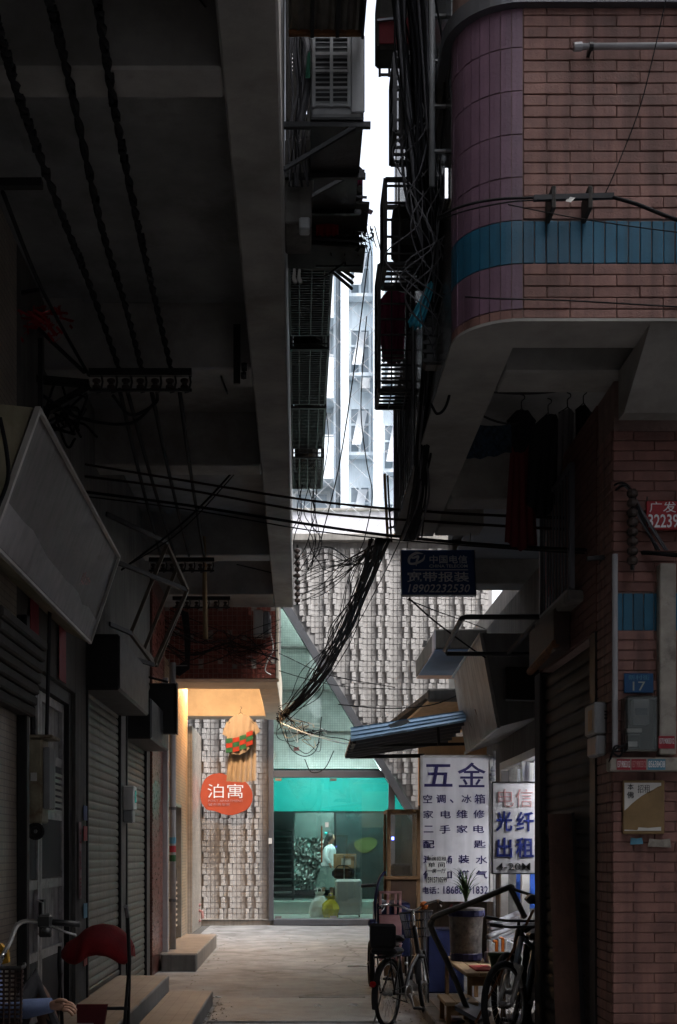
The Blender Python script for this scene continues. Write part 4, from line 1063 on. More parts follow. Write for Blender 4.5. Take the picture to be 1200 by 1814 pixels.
obj('lower_body', B().bbox(PX(1057,ym), PXL-.003, ym+.01, ym+.24, PZ(1338,ym), PZ(1300,ym)-.002, .012), 'plastic_grey', o)
obj('slot', B().box(PX(1054,ym)-.002, PX(1054,ym)-.0005, ym+.06, ym+.16, PZ(1292,ym), PZ(1255,ym)), 'wood_pale', o)  # pale flat strip on the box side
obj('louvre', B().box(PX(1071,ym), PX(1079,ym), ym-.003, ym-.001, PZ(1262,ym), PZ(1259,ym)).box(PX(1071,ym), PX(1079,ym), ym-.003, ym-.001, PZ(1268,ym), PZ(1265,ym)).box(PX(1071,ym), PX(1079,ym), ym-.003, ym-.001, PZ(1274,ym), PZ(1271,ym)), 'steel_dark', o)
o = thing('downpipe', 'grey vertical pipe on the left corner of the brick pillar', 'pipe', P(1090,1330,7.1))
obj('pipe', B().tube([P(1090,982,7.14), P(1090,1332,7.14)], .017, 8), 'pvc_grey', o)
obj('cable_knot', B().tube(smooth_pts([P(1082,1345,7.12),P(1090,1322,7.08),P(1104,1326,7.08),P(1098,1340,7.08),P(1086,1332,7.1),P(1108,1330,7.08),P(1112,1322,7.1)],5), .006, 5).tube(smooth_pts([P(1080,1350,7.12),P(1088,1330,7.06),P(1106,1320,7.06),P(1110,1318,7.1)],5), .006, 5), 'cable', o)
o = thing('stone_ledge', 'pale ledge plastered with phone number stickers on the brick pillar', 'ledge', P(1135,1366,7.1))
yl = PYF-.10
obj('slab', B().bbox(PXL-.04, 2.30, yl, PYF-.004, PZ(1366,yl), PZ(1342,yl), .006), 'trunk_cream', o)
fm = Matrix.Translation((0, yl-.006, 0))
for (a, e, s, m, bgm) in ((1092,1118,'13719083312','ink_white','ink_red'),(1118,1146,'13719083312','ink_pale_red','ink_red'),(1147,1180,'85638438','ink_white','ink_cyan')):
    st = obj('sticker', B().box(PX(a,yl)+.003, PX(e,yl)-.003, yl-.0035, yl-.001, PZ(1364,yl), PZ(1345,yl)), bgm, o)
    obj('lettering', text_mesh(s, PX(a+2,yl), PX(e-2,yl), PZ(1360,yl), PZ(1348,yl), .01, .001, frame=fm), m, st)
o = thing('sticker', 'dark red phone number sticker at the foot of the pale trunking', 'sticker', P(1181,1322,7.1))
ys = PYF-.075
obj('sheet', B().box(PX(1167,ys), PX(1196,ys), ys, ys+.003, PZ(1326,ys), PZ(1304,ys)), 'ink_red', o)
obj('lettering', text_mesh('13719083312', PX(1168,ys), PX(1195,ys), PZ(1318,ys), PZ(1308,ys), .01, .001, frame=Matrix.Translation((0,ys-.003,0))), 'ink_white', o)
o = thing('notice_board', 'brown wooden notice board with a torn white handwritten sheet on the brick pillar', 'notice board', P(1139,1478,7.15))
obj('board', B().bbox(PX(1103,y), PX(1176,y), y-.022, y+.0, PZ(1478,y), PZ(1383,y), .004), mat('board_ply', (.27,.18,.085), .7, .25, 8, .2), o)
sheet = [(1107,1436),(1112,1432),(1120,1424),(1130,1416),(1138,1410),(1150,1403),(1158,1399),(1166,1394),(1172,1392),(1172,1387),(1107,1387)]
yp = y-.026
ps = obj('paper_sheet', B().prism([P(a,b_,yp) for a,b_ in sheet], (0,.003,0)), 'paper', o)
fm = Matrix.Translation((0, yp-.002, 0))
obj('lettering', text_mesh('本', PX(1110,y), PX(1121,y), PZ(1400,y), PZ(1389,y), 0, .001, frame=fm), 'ink_black', ps)
obj('lettering', text_mesh('佛', PX(1109,y), PX(1121,y), PZ(1415,y), PZ(1403,y), 0, .001, frame=fm), 'ink_black', ps)
obj('lettering', text_mesh('招租', PX(1128,y), PX(1150,y), PZ(1405,y), PZ(1391,y), -.01, .001, frame=fm), 'ink_black', ps)
obj('paper_remnant', B().prism([P(1107,1472,yp),P(1172,1472,yp),P(1172,1465,yp),P(1150,1467,yp),P(1132,1466,yp),P(1130,1471,yp),P(1107,1470,yp)], (0,.003,0)), 'paper', o)
for i, (a, e, t_, b_, m, lab) in enumerate(((1117,1140,1484,1497,'ink_cyan','small pale blue torn label under the notice board'),(1150,1190,1486,1500,'trunk_cream','scraped pale glue patch right of the blue label under the notice board'))):
    o = thing('torn_label', lab, 'label', P(a,b_,y))
    q = [P(a+rnd.uniform(-2,2),b_,y-.004),P(e,b_+rnd.uniform(-2,2),y-.004),P(e-2,t_,y-.004),P((a+e)/2,t_+2,y-.004),P(a+1,t_,y-.004)]
    obj('sheet', B().prism(q,(0,.0025,0)), m, o)
# red sign with number at the right edge
o = thing('red_sign', 'small red sign with white number 32239 at the right picture edge', 'sign', P(1175,937,6.9))
yr = 7.12
obj('panel', B().bbox(PX(1146,yr), PX(1230,yr), yr, yr+.02, PZ(938,yr), PZ(887,yr), .004), mat('sign_red', (.34,.012,.02), .45, .15, 6, .05), o)
fm = Matrix.Translation((0, yr-.003, 0))
obj('lettering', text_mesh('广发', PX(1151,yr), PX(1198,yr), PZ(908,yr), PZ(889,yr), 0, .001, frame=fm), 'ink_white', o)
obj('lettering', text_mesh('322391', PX(1149,yr), PX(1210,yr), PZ(935,yr), PZ(911,yr), .012, .001, frame=fm), 'ink_white', o)
obj('hanger', B().bar(P(1147,880,yr+.01), P(1147,888,yr+.01), .006).box(PX(1150,yr),PX(1160,yr),yr+.02,PYF-.003,PZ(930,yr),PZ(900,yr)), 'steel_dark', o)
# insulator post and bundles of hose on the pillar corner
o = thing('insulator_post', 'upright post of stacked dark insulators at the corner of the brick pillar', 'insulator', P(1120,1005,7.1))
b = B(); yi = 7.08
for i in range(8): b.lathe([(.022,0),(.032,.012),(.032,.03),(.02,.045)], P(1121,1000-i*17,yi), 10)
obj('insulator', b, 'insulator', o)
obj('rod', B().tube([P(1121,1010,yi), P(1121,868,yi)], .012, 6), 'steel_dark', o)
# dark canopy box over the shutter, projecting pipe
o = thing('shutter_motor_box', 'dark brown steel box over the right shutter with an open flap', 'box', P(1030,1155,8.2))
yb = 8.3
obj('body', B().bbox(PX(982,yb), PXL-.002, yb, yb+.9, PZ(1152,yb), PZ(1076,yb), .012), mat('box_brown', (.055,.035,.03), .6, .3, 5, .15), o)
obj('strut', B().tube([P(985,1140,8.3), P(940,1190,9.1)], .03, 8), 'rust', o)
# black TV-like sign end panel
# ------ tilted sign box above the hardware shop
TS = thing('light_box_sign', 'tilted white and rust stained light box sign above the right shop', 'sign', (2,13,2.8))
ny_, fy_ = 11.8, 14.3
nt1, ft1, fb1, nb1 = P(853,1122,ny_), P(803,1199,fy_), P(826,1334,fy_), P(884,1287,ny_)
wxr = 2.299
obj('body', B().hexa([nb1+Vector((.02,0,0)), fb1+Vector((.02,0,0)), Vector((wxr,fy_,fb1.z+.12)), Vector((wxr,ny_,nb1.z+.10)), nt1+Vector((.02,0,0)), ft1+Vector((.02,0,0)), Vector((wxr,fy_,ft1.z)), Vector((wxr,ny_,nt1.z))]), mat('lightbox_grey', (.33,.325,.31), .6, .25, 3, .15, streak=.25), TS)
fn = (ft1-nt1).cross(nb1-nt1).normalized()
if fn.x > 0: fn = -fn
obj('face_panel', B().hexa([nb1, fb1, fb1-fn*.015, nb1-fn*.015, nt1, ft1, ft1-fn*.015, nt1-fn*.015]), 'sign_face', TS)
obj('edge_trim', B().bar(nt1+fn*.006, nb1+fn*.006, .03).bar(nt1+fn*.006, ft1+fn*.006, .02).bar(nb1+fn*.006, fb1+fn*.006, .028), 'trim_pale', TS)
d1 = nt1.lerp(ft1,.5).lerp(nb1.lerp(fb1,.5), .62)+fn*.004; d2 = nb1.lerp(fb1,.42)+fn*.004
obj('rust_run', B().prism([d1, d1+Vector((.02,.02,0)), d2+Vector((.045,.05,.05)), d2+Vector((.02,0,.04))], fn*.002), 'rust', TS)
d1 = nt1.lerp(ft1,.72).lerp(nb1.lerp(fb1,.72), .70)+fn*.004; d2 = nb1.lerp(fb1,.6)+fn*.004
obj('rust_run', B().prism([d1, d1+Vector((.012,.02,0)), d2+Vector((.03,.04,.05)), d2+Vector((.015,0,.03))], fn*.002), 'rust', TS)
o = thing('projecting_sign', 'black square sign seen against the near end of the right light box', 'sign', P(928,1240,11.5))
yb = 11.55
obj('panel', B().bbox(PX(896,yb), PX(962,yb), yb, yb+.12, PZ(1240,yb), PZ(1181,yb), .01), 'plastic_black', o)
# U frame for an awning
o = thing('awning_frame', 'bent black pipe awning frame jutting out over the right shop', 'frame', P(800,1157,10.4))
hz = EYE+1.8
q = [Vector((2.29,11.2,hz)), Vector((1.36,11.2,hz)), Vector((1.30,11.1,hz)), Vector((1.24,9.6,hz)), Vector((1.30,9.5,hz)), Vector((1.83,9.5,hz))]
q = [P(985,1093,9.6), P(826,1093,9.6), P(818,1096,9.6), P(789,1152,11.2), P(792,1158,11.3), P(965,1159,11.3)]
obj('pipe', B().tube(q, .021, 8), 'steel_dark', o)
obj('strut', B().bar(P(900,1158,11.3), P(962,1090,10.4), .03), 'steel_dark', o)
obj('wall_post', B().bar(P(966,1160,9.6), P(966,1075,9.6), .05), 'steel_dark', o)
# ------ telecom sign hanging under the soffit
CT = thing('telecom_sign', 'hanging blue telecom sign with white lettering and phone number', 'sign', P(777,1057,10.6))
y = 10.6
c0, c1 = P(712,1057,y), P(842,970,y)
obj('panel', B().bbox(c0.x, c1.x, y, y+.03, c0.z, c1.z, .004), 'sign_blue', CT)
obj('edge_trim', B().box(c0.x-.006, c0.x-.0005, y-.004, y+.034, c0.z-.006, c1.z+.006).box(c1.x+.0005, c1.x+.006, y-.004, y+.034, c0.z-.006, c1.z+.006).box(c0.x, c1.x, y-.004, y+.034, c0.z-.006, c0.z-.0005), 'steel_bare', CT)
fm = Matrix.Translation((0, y-.003, 0))
def ct(s, a, e, t_, b_, bold=0, shear=0, m='ink_white', name='lettering'): obj(name, text_mesh(s, PX(a,y), PX(e,y), PZ(b_,y), PZ(t_,y), bold, .001, frame=fm, shear=shear), m, CT)
ct('中国电信', 762, 829, 981, 997, .012)
ct('CHINA TELECOM', 761, 829, 999, 1005, .012)
ct('宽带报装', 721, 831, 1013, 1033, .012)
ct('18902232530', 722, 832, 1037, 1053, .012, .25)
obj('rule', B().box(PX(732,y), PX(830,y), y-.003, y-.001, PZ(1010,y), PZ(1008.5,y)), 'ink_white', CT)
# emblem: two crossing swooshes
def swoosh(pts, ws):
    b = B(); q = smooth_pts([P(a,b_,y-.003) for a,b_ in pts], 6); n = len(q); L_ = []; R_ = []
    for i, p in enumerate(q):
        t = (q[min(i+1,n-1)]-q[max(i-1,0)]).normalized(); nrm = Vector((-t.z,0,t.x))
        u = i/(n-1)*(len(ws)-1); k = min(int(u), len(ws)-2); w = (ws[k]+(ws[k+1]-ws[k])*(u-k))*y/F
        L_.append(p+nrm*w); R_.append(p-nrm*w)
    for i in range(n-1): b.quad(L_[i], L_[i+1], R_[i+1], R_[i])
    return b
obj('emblem', swoosh([(751,978),(738,977),(727,985),(726,996),(736,997),(750,990),(754,980)], [.6,2.6,2.6,2.0,2.4,2.0,.6]), 'ink_white', CT)
obj('emblem', swoosh([(725,983),(733,986),(742,983),(739,993),(738,1002)], [.5,2.2,2.2,1.8,.6]), 'ink_white', CT)
obj('hanger', B().tube([P(722,970,y+.015), P(722,948,y+.05)], .006, 5), 'steel_bare', CT)
obj('hanger', B().tube([P(832,970,y+.015), P(834,945,y+.05)], .006, 5), 'steel_bare', CT)
piv = P(777,1014,10.6); tl = Matrix.Translation(piv) @ Matrix.Rotation(R(-14),4,'X') @ Matrix.Translation(-piv)
for ch in list(CT.children):
    if ch.name.split('.')[0] != 'hanger': ch.data.transform(tl)
# ------ hardware shop signs
HS = thing('hardware_sign', 'tall white hardware shop sign board with navy Chinese lettering', 'sign', P(810,1598,13))
y = 12.9
c0, c1 = P(747,1598,y), P(872,1339,y)
obj('panel', B().bbox(c0.x, c1.x, y, y+.08, c0.z, c1.z, .006), 'sign_white', HS)
obj('frame', B().box(c0.x-.012, c0.x+.012, y-.012, y-.001, c0.z, c1.z).box(c1.x-.022, c1.x+.010, y-.012, y-.001, c0.z, c1.z).box(c0.x+.0125, c1.x-.0225, y-.010, y-.001, c1.z-.02, c1.z+.008), 'trim_pale', HS)
fm = Matrix.Translation((0, y-.004, 0))
def hs(s, a, e, t_, b_, bold=.012, m='ink_navy', name='lettering', dy=0): obj(name, text_mesh(s, PX(a,y), PX(e,y), PZ(b_,y), PZ(t_,y), bold, .0012, frame=fm @ Matrix.Translation((0,dy,0))), m, HS)
hs('五', 752, 802, 1354, 1394, .014); hs('金', 811, 861, 1351, 1395, .008)
for s, a, e, t_, b_ in (('空',750,766,1408,1423),('调',773,790,1408,1423),('、',797,804,1416,1423),('冰',818,836,1408,1423),('箱',841,860,1407,1424),
                      ('家',750,768,1436,1450),('电',781,799,1436,1450),('维',809,829,1435,1450),('修',839,859,1435,1450),
                      ('二',751,768,1463,1475),('手',779,798,1462,1477),('家',809,829,1462,1476),('电',839,858,1462,1476),
                      ('配',750,770,1489,1503),('匙',840,861,1489,1503),
                      ('送',750,770,1516,1530),('桶',783,801,1516,1530),('装',812,832,1515,1530),('水',843,864,1516,1531),
                      ('修',750,770,1543,1557),('知',782,801,1543,1557),('煤',812,832,1542,1557),('气',843,864,1542,1557),
                      ('电话：',749,778,1571,1584)):
    hs(s, a, e, t_, b_)
hs('18688491832', 786, 865, 1570, 1584, .006)
st = obj('rental_sticker', B().prism([P(a,b_,y-.007) for a,b_ in ((756,1566),(790,1566),(793,1550),(791,1528),(795,1516),(760,1517),(755,1530),(758,1548))], (0,.0015,0)), 'paper', HS)
fm2 = Matrix.Translation((0, y-.009, 0))
for s, a, e, t_, b_ in (('新房招租',757,791,1518,1525),('单 间',759,788,1528,1537),('一房一厅',758,790,1539,1547),('15915710599',756,792,1554,1564)):
    obj('lettering', text_mesh(s, PX(a,y), PX(e,y), PZ(b_,y), PZ(t_,y), .006, .001, frame=fm2), 'ink_black', st)
FS = thing('fibre_sign', 'smaller black framed white sign offering fibre rental, right of the hardware sign', 'sign', P(915,1548,11.4))
y = 11.95
c0, c1 = P(873,1548,y), P(958,1386,y)
obj('panel', B().bbox(c0.x, c1.x, y, y+.14, c0.z, c1.z, .006), 'sign_white', FS)
obj('frame', B().box(c0.x-.006, c0.x+.005, y-.008, y-.001, c0.z-.006, c1.z+.006).box(c1.x-.005, c1.x+.006, y-.008, y-.001, c0.z-.006, c1.z+.006).box(c0.x+.006, c1.x-.006, y-.008, y-.001, c1.z-.007, c1.z+.006).box(c0.x+.006, c1.x-.006, y-.008, y-.001, c0.z-.006, c0.z+.007), 'plastic_black', FS)
fm = Matrix.Translation((0, y-.004, 0))
for s, a, e, t_, b_, bo, m in (('电信',883,944,1398,1430,-.014,'ink_pale_red'),('光',879,908,1437,1473,.022,'ink_blue'),('纤',915,946,1438,1473,.02,'ink_blue'),('出',880,908,1484,1520,.022,'ink_blue'),('租',914,946,1484,1520,.02,'ink_blue'),('4-20M',881,940,1529,1542,.004,'ink_black')):
    obj('lettering', text_mesh(s, PX(a,y), PX(e,y), PZ(b_,y), PZ(t_,y), bo, .0012, frame=fm), m, FS)
obj('arm', B().box(c1.x-.05, 2.299, y+.05, y+.09, c1.z-.12, c1.z-.06).box(c1.x-.05, 2.299, y+.05, y+.09, c0.z+.06, c0.z+.12), 'steel_dark', FS)
o = thing('sign_pole', 'thin steel pole holding the hardware sign, topped with insulators', 'pole', P(872,1700,12.9))
obj('pole', B().tube([Vector((PX(876,12.95),12.97,.1)), P(876,1330,12.97)], .016, 8), 'steel_bare', o)
obj('insulator', B().lathe([(.02,0),(.035,.02),(.02,.05),(.035,.07),(.02,.10),(.03,.12),(.015,.16)], P(873,1385,12.9), 10), 'plastic_grey', o)
obj('board_leg', B().box(PX(752,12.9), PX(757,12.9), 12.985, 13.03, .1, PZ(1597,12.9)), 'steel_grey', o)
# the open shop behind: back wall, shelves, goods, lamp
SH = thing('hardware_shop', 'small lit hardware shop interior behind the fibre sign', 'shop', (3.4,12.8,.1))
obj('floor', B().box(2.3, 5.2, 11.551, 14.1, .06, .104), 'pave_grid', SH)
obj('back_wall', B().box(5.2, 5.3, 11.4, 14.3, .1, 2.7), 'white_wall', SH)
obj('side_wall', B().box(2.751, 5.2, 11.40, 11.50, .1, 2.7), 'white_wall', SH)
obj('side_wall', B().box(2.751, 5.2, 14.12, 14.3, .1, 2.7), 'white_wall', SH)
obj('ceiling', B().box(2.751, 5.3, 11.4, 14.3, 2.7, 2.8), 'white_wall', SH)
obj('door_frame', B().box(2.28, 2.36, 14.0, 14.099, .1, 2.61).box(2.28, 2.36, 11.555, 11.64, .1, 2.61).box(2.28, 2.36, 12.7, 12.78, .1, 2.61).box(2.28, 2.36, 11.641, 13.999, 2.53, 2.61), 'trim_pale', SH)
for i, z in enumerate((.55, 1.0, 1.45, 1.9)): obj('shelf', B().box(2.76, 4.9, 13.72, 14.11, z, z+.025), 'wood_pale', SH)
goods_cols = ['goods_blue','goods_clear','goods_clear','goods_blue','goods_orange','paper']
gi = 0
for z in (.575, 1.025, 1.475, 1.925):
    x = 2.80
    while x < 3.5:
        w = rnd.uniform(.08,.18); h = rnd.uniform(.18,.36)
        o = obj('packed_goods', B().bbox(x, x+w, 13.74, 14.0, z+.001, z+h, .012), rnd.choice(goods_cols))
        tag(o, 'packet of goods on the lit shop shelves behind the fibre sign', 'packet', 'packets on the shop shelves'); x += w+.02
for row, (z1, h_) in enumerate(((2.56,.34),(1.42,.36))):
    for i in range(11):
        y_ = 12.05+.17*i; x = 2.47+rnd.uniform(-.03,.03); zz = z1-rnd.uniform(0,.05); w_p = .055
        o = obj('hanging_packet', B().hexa([(x-w_p,y_,zz-h_),(x+w_p,y_,zz-h_),(x+w_p,y_+.03,zz-h_),(x-w_p,y_+.03,zz-h_),(x-w_p*.8,y_+.01,zz),(x+w_p*.8,y_+.01,zz),(x+w_p*.8,y_+.02,zz),(x-w_p*.8,y_+.02,zz)]), ('goods_clear','goods_blue','goods_clear','paper','goods_blue')[(i*3+row) % 5])
        tag(o, ('plastic packet in the row hanging above the fibre sign','plastic packet in the row hanging below the fibre sign')[row], 'packet', ('packets hanging above the fibre sign','packets hanging below the fibre sign')[row])
    rl = thing('hanging_rail', ('upper thin rail of packets in the lit shop mouth','lower thin rail of packets in the lit shop mouth')[row], 'rail', (2.47,12.9,z1))
    obj('rail', B().tube([(2.47,11.66,z1+.01),(2.47,13.98,z1+.01)], .008, 6), 'steel_bare', rl)
emit_mat('shop_lamp', (.93,.95,1.0), 48.0)
o = thing('shop_lamp', 'white tube lamp under the hardware shop ceiling', 'lamp', (3.3,11.72,2.45))
obj('tube', B().tube([(2.62,11.72,2.45),(3.9,11.72,2.45)], .03, 8), 'shop_lamp', o)
# ------ corrugated awning, eave, ledge beyond
AW = thing('corrugated_awning', 'blue corrugated awning on a steel frame over the hardware shop yard', 'awning', P(720,1330,15))
def corr(u0, u1, v0, v1, n, amp, th):
    b = B(); rows = []
    for s in range(2):
        for i in range(n*4+1):
            u = i/(n*4); off = amp*math.sin(i*math.pi/2)
            for (a, e) in ((u0,v0),(u1,v1)):
                pass
    return b
qa, qb, qc, qd = P(622,1306,14.0), P(815,1266,14.0), P(845,1255,17.2), P(690,1288,17.2)
qa, qb = P(622,1306,13.8), P(611,1338,16.6)   # low eave: near, far
qc, qd = P(838,1268,13.8), P(790,1312,16.6)   # wall side: near, far
b = B(); n = 40; vs = []
for i in range(n+1):
    u = i/n; a = qa.lerp(qb,u); c = qc.lerp(qd,u); off = Vector((0,0,.022*math.sin(u*math.pi*2*11)))
    vs += [a+off, c+off, a+off-Vector((0,0,.012)), c+off-Vector((0,0,.012))]
fs = []
for i in range(n):
    k = i*4; fs += [(k,k+1,k+5,k+4),(k+2,k+6,k+7,k+3),(k,k+4,k+6,k+2),(k+1,k+3,k+7,k+5)]
b._add(vs, fs); obj('corrugated_sheet', b, 'awning_under', AW, smooth=False)
b = B(); vs = []
for i in range(n+1):
    u = i/n; a = qa.lerp(qb,u); c = qc.lerp(qd,u); off = Vector((0,0,.022*math.sin(u*math.pi*2*11)+.016))
    vs += [a.lerp(c,.02)+off, c+off]
b._add(vs, [(i*2,i*2+1,i*2+3,i*2+2) for i in range(n)])
obj('blue_sheet', b, 'awning_blue', AW)
obj('front_sheet', B().prism([P(622,1289,14.02), P(826,1258,14.02), P(826,1277,13.62), P(622,1312,13.62)], (0,.03,-.01)), 'awning_blue', AW)
fs_ = B()
for i in range(4): fs_.bar(P(621,1290+i*7,14.0-i*.125)-Vector((0,.004,0)), P(826,1259+i*5.8,14.0-i*.125)-Vector((0,.002,0)), .012, .012)
obj('sheet_rib', fs_, 'awning_blue', AW)
obj('frame_bar', B().bar(P(620,1341,16.62), P(752,1339,16.62), .05, .05).bar(P(630,1322,15.2), P(830,1318,15.2), .035).bar(P(776,1286,14.0), P(778,1320,14.0), .03).bar(P(628,1315,13.9), P(618,1338,16.5), .035), 'steel_dark', AW)
b = B()
for i in range(6):
    u = .1+.16*i; b.bar(qa.lerp(qb,u)-Vector((0,0,.05)), qc.lerp(qd,u)-Vector((0,0,.05)), .035)
obj('rafter', b, 'steel_grey', AW)
wr = obj('white_rag', B().prism([P(688,1284,13.68),P(705,1278,13.68),P(722,1275,13.68),P(728,1279,13.68),P(712,1286,13.68),P(692,1290,13.68)], (0,.01,0)), 'paper', AW)
EV = thing('shed_eave', 'ochre painted eave with a concrete edge above the blue awning', 'eave', P(750,1280,19))
obj('eave_slab', B().prism([P(693,1285,19.5), P(762,1232,17.5), P(762,1222,17.5), P(690,1279,19.5)], (1.2,.4,0)), 'concrete_dark', EV)
obj('eave_underside', B().prism([P(700,1292,19.4), P(764,1236,17.48), P(880,1236,17.48), P(880,1292,19.4)], (0,0,-.04)), 'ochre_paint', EV)
obj('edge_block', B().bbox(PX(757,17.4), PX(900,17.4), 17.3, 17.47, PZ(1243,17.4), PZ(1221,17.4), .03), 'concrete_dark', EV)
obj('yard_wall', B().box(PX(742,18.5), 2.89, 18.5, 18.6, 2.3, PZ(1305,18.5)), 'ochre_paint', EV)
obj('yard_wall', B().box(PX(742,18.5), 2.89, 18.5, 18.6, 0, 2.299), 'concrete_dark', EV)
LG = thing('window_ledge', 'concrete canopy ledge with blue and peach underside on the block facade', 'ledge', P(790,1190,20))
y0, y1 = 17.6, 20.5
obj('slab', B().bbox(PX(771,y0), 3.2, y0, y1, PZ(1150,y0), PZ(1114,y0), .02), 'concrete_dark', LG)
obj('side_face', B().prism([P(770,1116,y0), P(770,1150,y0), P(742,1202,y1), P(742,1172,y1)], (.02,0,0)), 'lavender_wall', LG)
obj('blue_underside', B().box(PX(771,y0)+.01, 3.2, y0+.01, y1-.4, PZ(1150,y0)-.015, PZ(1150,y0)-.001), 'ledge_blue', LG)
obj('peach_border', B().box(PX(771,y0)+.01, 3.2, y1-.399, y1, PZ(1150,y0)-.017, PZ(1150,y0)-.001), 'ledge_peach', LG)
o = thing('wall_lamp', 'small dark wall lamp on the block facade left of the blue ledge', 'lamp', P(752,1140,26.8))
obj('body', B().hexa([P(748,1146,26.6),P(755,1147,26.6),P(755,1147,26.8),P(748,1146,26.8),P(751,1134,26.6),P(757,1135,26.6),P(757,1135,26.8),P(751,1134,26.8)]), 'plastic_black', o)
obj('arm', B().box(PX(751,26.8),PX(754,26.8),26.79,26.93,PZ(1142,26.8),PZ(1139,26.8)), 'steel_dark', o)
# low buildings of the yard on the right that carry the ledge
YB = thing('yard_building', 'low plastered building on the right carrying the ledge and eave', 'building', (4,18,0))
obj('wall', B().box(2.9, 6.5, 15.3, 24, 0, PZ(1100,20)), 'concrete', YB)
obj('unseen_shade_block', B().box(4.0, 9, 15.3, 24.4, PZ(1100,20)+.002, 9.5), 'concrete', YB)  # unseen upper block added to shade the lower facade
# ------ windows and laundry under the right soffit
def grille(name, label, y0, y1, x, z0, z1, dep=.28):
    o = thing(name, label, 'window', (x, (y0+y1)/2, z0), 'barred windows under the right overhang')
    obj('window_pane', B().box(x+.30, x+.31, y0, y1, z0, z1), 'dark_glass', o)
    obj('frame', B().bar((x,y0,z0),(x,y1,z0),.03).bar((x,y0,z1),(x,y1,z1),.03).bar((x,y0,z0),(x,y0,z1),.03).bar((x,y1,z0),(x,y1,z1),.03), 'steel_grey', o)
    b = B(); yy = y0+.1
    while yy < y1-.05: b.bar((x,yy,z0),(x,yy,z1),.012); yy += .1
    obj('bars', b, 'steel_grey', o, kind='stuff')
    obj('sill', B().bbox(x-.04, x+.3, y0-.06, y1+.06, z0-.09, z0-.02, .01), 'concrete_dark', o)
grille('barred_window', 'barred window above the right shop, behind the red dress', 9.9, 11.4, 2.22, PZ(1085,9.9)+.0, PZ(915,9.9))
grille('barred_window', 'barred window over the shutter motor box', 8.0, 9.0, 1.76, 3.3, 4.1)
def garment(name, label, cat, top, bot, Y, m, wav=.012, group=None, hanger=True, nlobes=4, rail_z=None):
    """cloth hanging from a hanger: top/bot = list of (px,py) outlines left->right, folds in depth"""
    o = thing(name, label, cat, P(*top[0], Y), group)
    n = 18; rows = 9; b = B(); g = {}
    def samp(l, u):
        f = u*(len(l)-1); k = min(int(f), len(l)-2); t_ = f-k
        return (l[k][0]+(l[k+1][0]-l[k][0])*t_, l[k][1]+(l[k+1][1]-l[k][1])*t_)
    s = rnd.uniform(0,6)
    for side in (0,1):
        for j in range(rows+1):
            v = j/rows
            for i in range(n+1):
                u = i/n; a = samp(top,u); c = samp(bot,u)
                p = P(a[0]+(c[0]-a[0])*v, a[1]+(c[1]-a[1])*v, Y)
                dpt = wav*(.3+v)*math.sin(u*nlobes*6.28+s+v*1.5) + (.018 if side else -.018)*math.sin(math.pi*min(max(u,.02),.98))
                g[side,i,j] = len(b.v); b.v.append((p.x, p.y+dpt, p.z))
    for side in (0,1):
        for j in range(rows):
            for i in range(n):
                q = (g[side,i,j],g[side,i+1,j],g[side,i+1,j+1],g[side,i,j+1]); b.f.append(q if side else q[::-1])
    obj('fabric', b, m, o, smooth=True)
    if hanger:
        cx = sum(p[0] for p in top)/len(top); cy = min(p[1] for p in top)
        h = P(cx, cy-4, Y)
        obj('hanger', B().tube(smooth_pts([h, h+Vector((0,0,.05)), h+Vector((.02,0,.07)), h+Vector((.02,0,.09)), h+Vector((-.005,0,.10))],4), .004, 5).tube([P(top[0][0],top[0][1]+2,Y), h, P(top[-1][0],top[-1][1]+2,Y)], .005, 5), 'steel_dark', o)
    return o
CY = 8.6
rk = thing('laundry_rail', 'chain and rail for laundry slung under the right overhang', 'rail', P(900,700,CY))
obj('chain', B().tube(sagged(P(855,692,CY), P(1050,680,CY), .04), .010, 5).tube(sagged(P(845,730,CY), P(920,750,CY), .03), .008, 5).tube([P(855,692,CY), P(845,730,CY)], .008, 5).tube([P(855,692,CY), P(855,690,CY)+Vector((0,0,.5))], .008, 5).tube([P(1050,680,CY), P(1050,680,CY)+Vector((0,0,.5))], .008, 5), 'steel_dark', rk)
lg = 'clothes hanging under the right overhang'
mat('cloth_pattern', (.035,.06,.095), .85, .9, 34, .2)
garment('hanging_shorts', 'blue patterned shorts pegged out at the left of the laundry rail', 'shorts', [(800,762),(830,752),(870,756),(906,752)], [(803,800),(835,812),(870,808),(908,800)], CY, 'cloth_pattern', .02, lg, False)
garment('hanging_camisole', 'black camisole on a hanger beside the patterned shorts', 'clothing', [(898,745),(915,728),(935,728),(950,745)], [(903,785),(915,800),(930,800),(942,780)], CY+.05, 'cloth_black', .012, lg)
garment('hanging_dress', 'long dark red dress hanging below the black camisole', 'dress', [(905,790),(920,790),(944,780)], [(895,960),(925,975),(953,965)], CY+.12, 'cloth_dark_red', .02, lg)
garment('hanging_jacket', 'black long garment in the middle of the laundry rail', 'clothing', [(938,760),(968,735),(985,735),(996,765)], [(933,890),(955,915),(975,910),(990,880)], CY, 'cloth_black', .02, lg)
garment('hanging_trousers', 'grey trousers hanging right of the black garment', 'trousers', [(990,730),(1010,725),(1018,732)], [(988,890),(1005,900),(1015,880)], CY-.05, 'cloth_grey', .02, lg)
garment('hanging_shirt', 'dark shirt at the right end of the laundry rail', 'shirt', [(1020,725),(1035,718),(1048,730)], [(1020,840),(1035,860),(1048,850)], CY-.1, 'cloth_black', .02, lg)
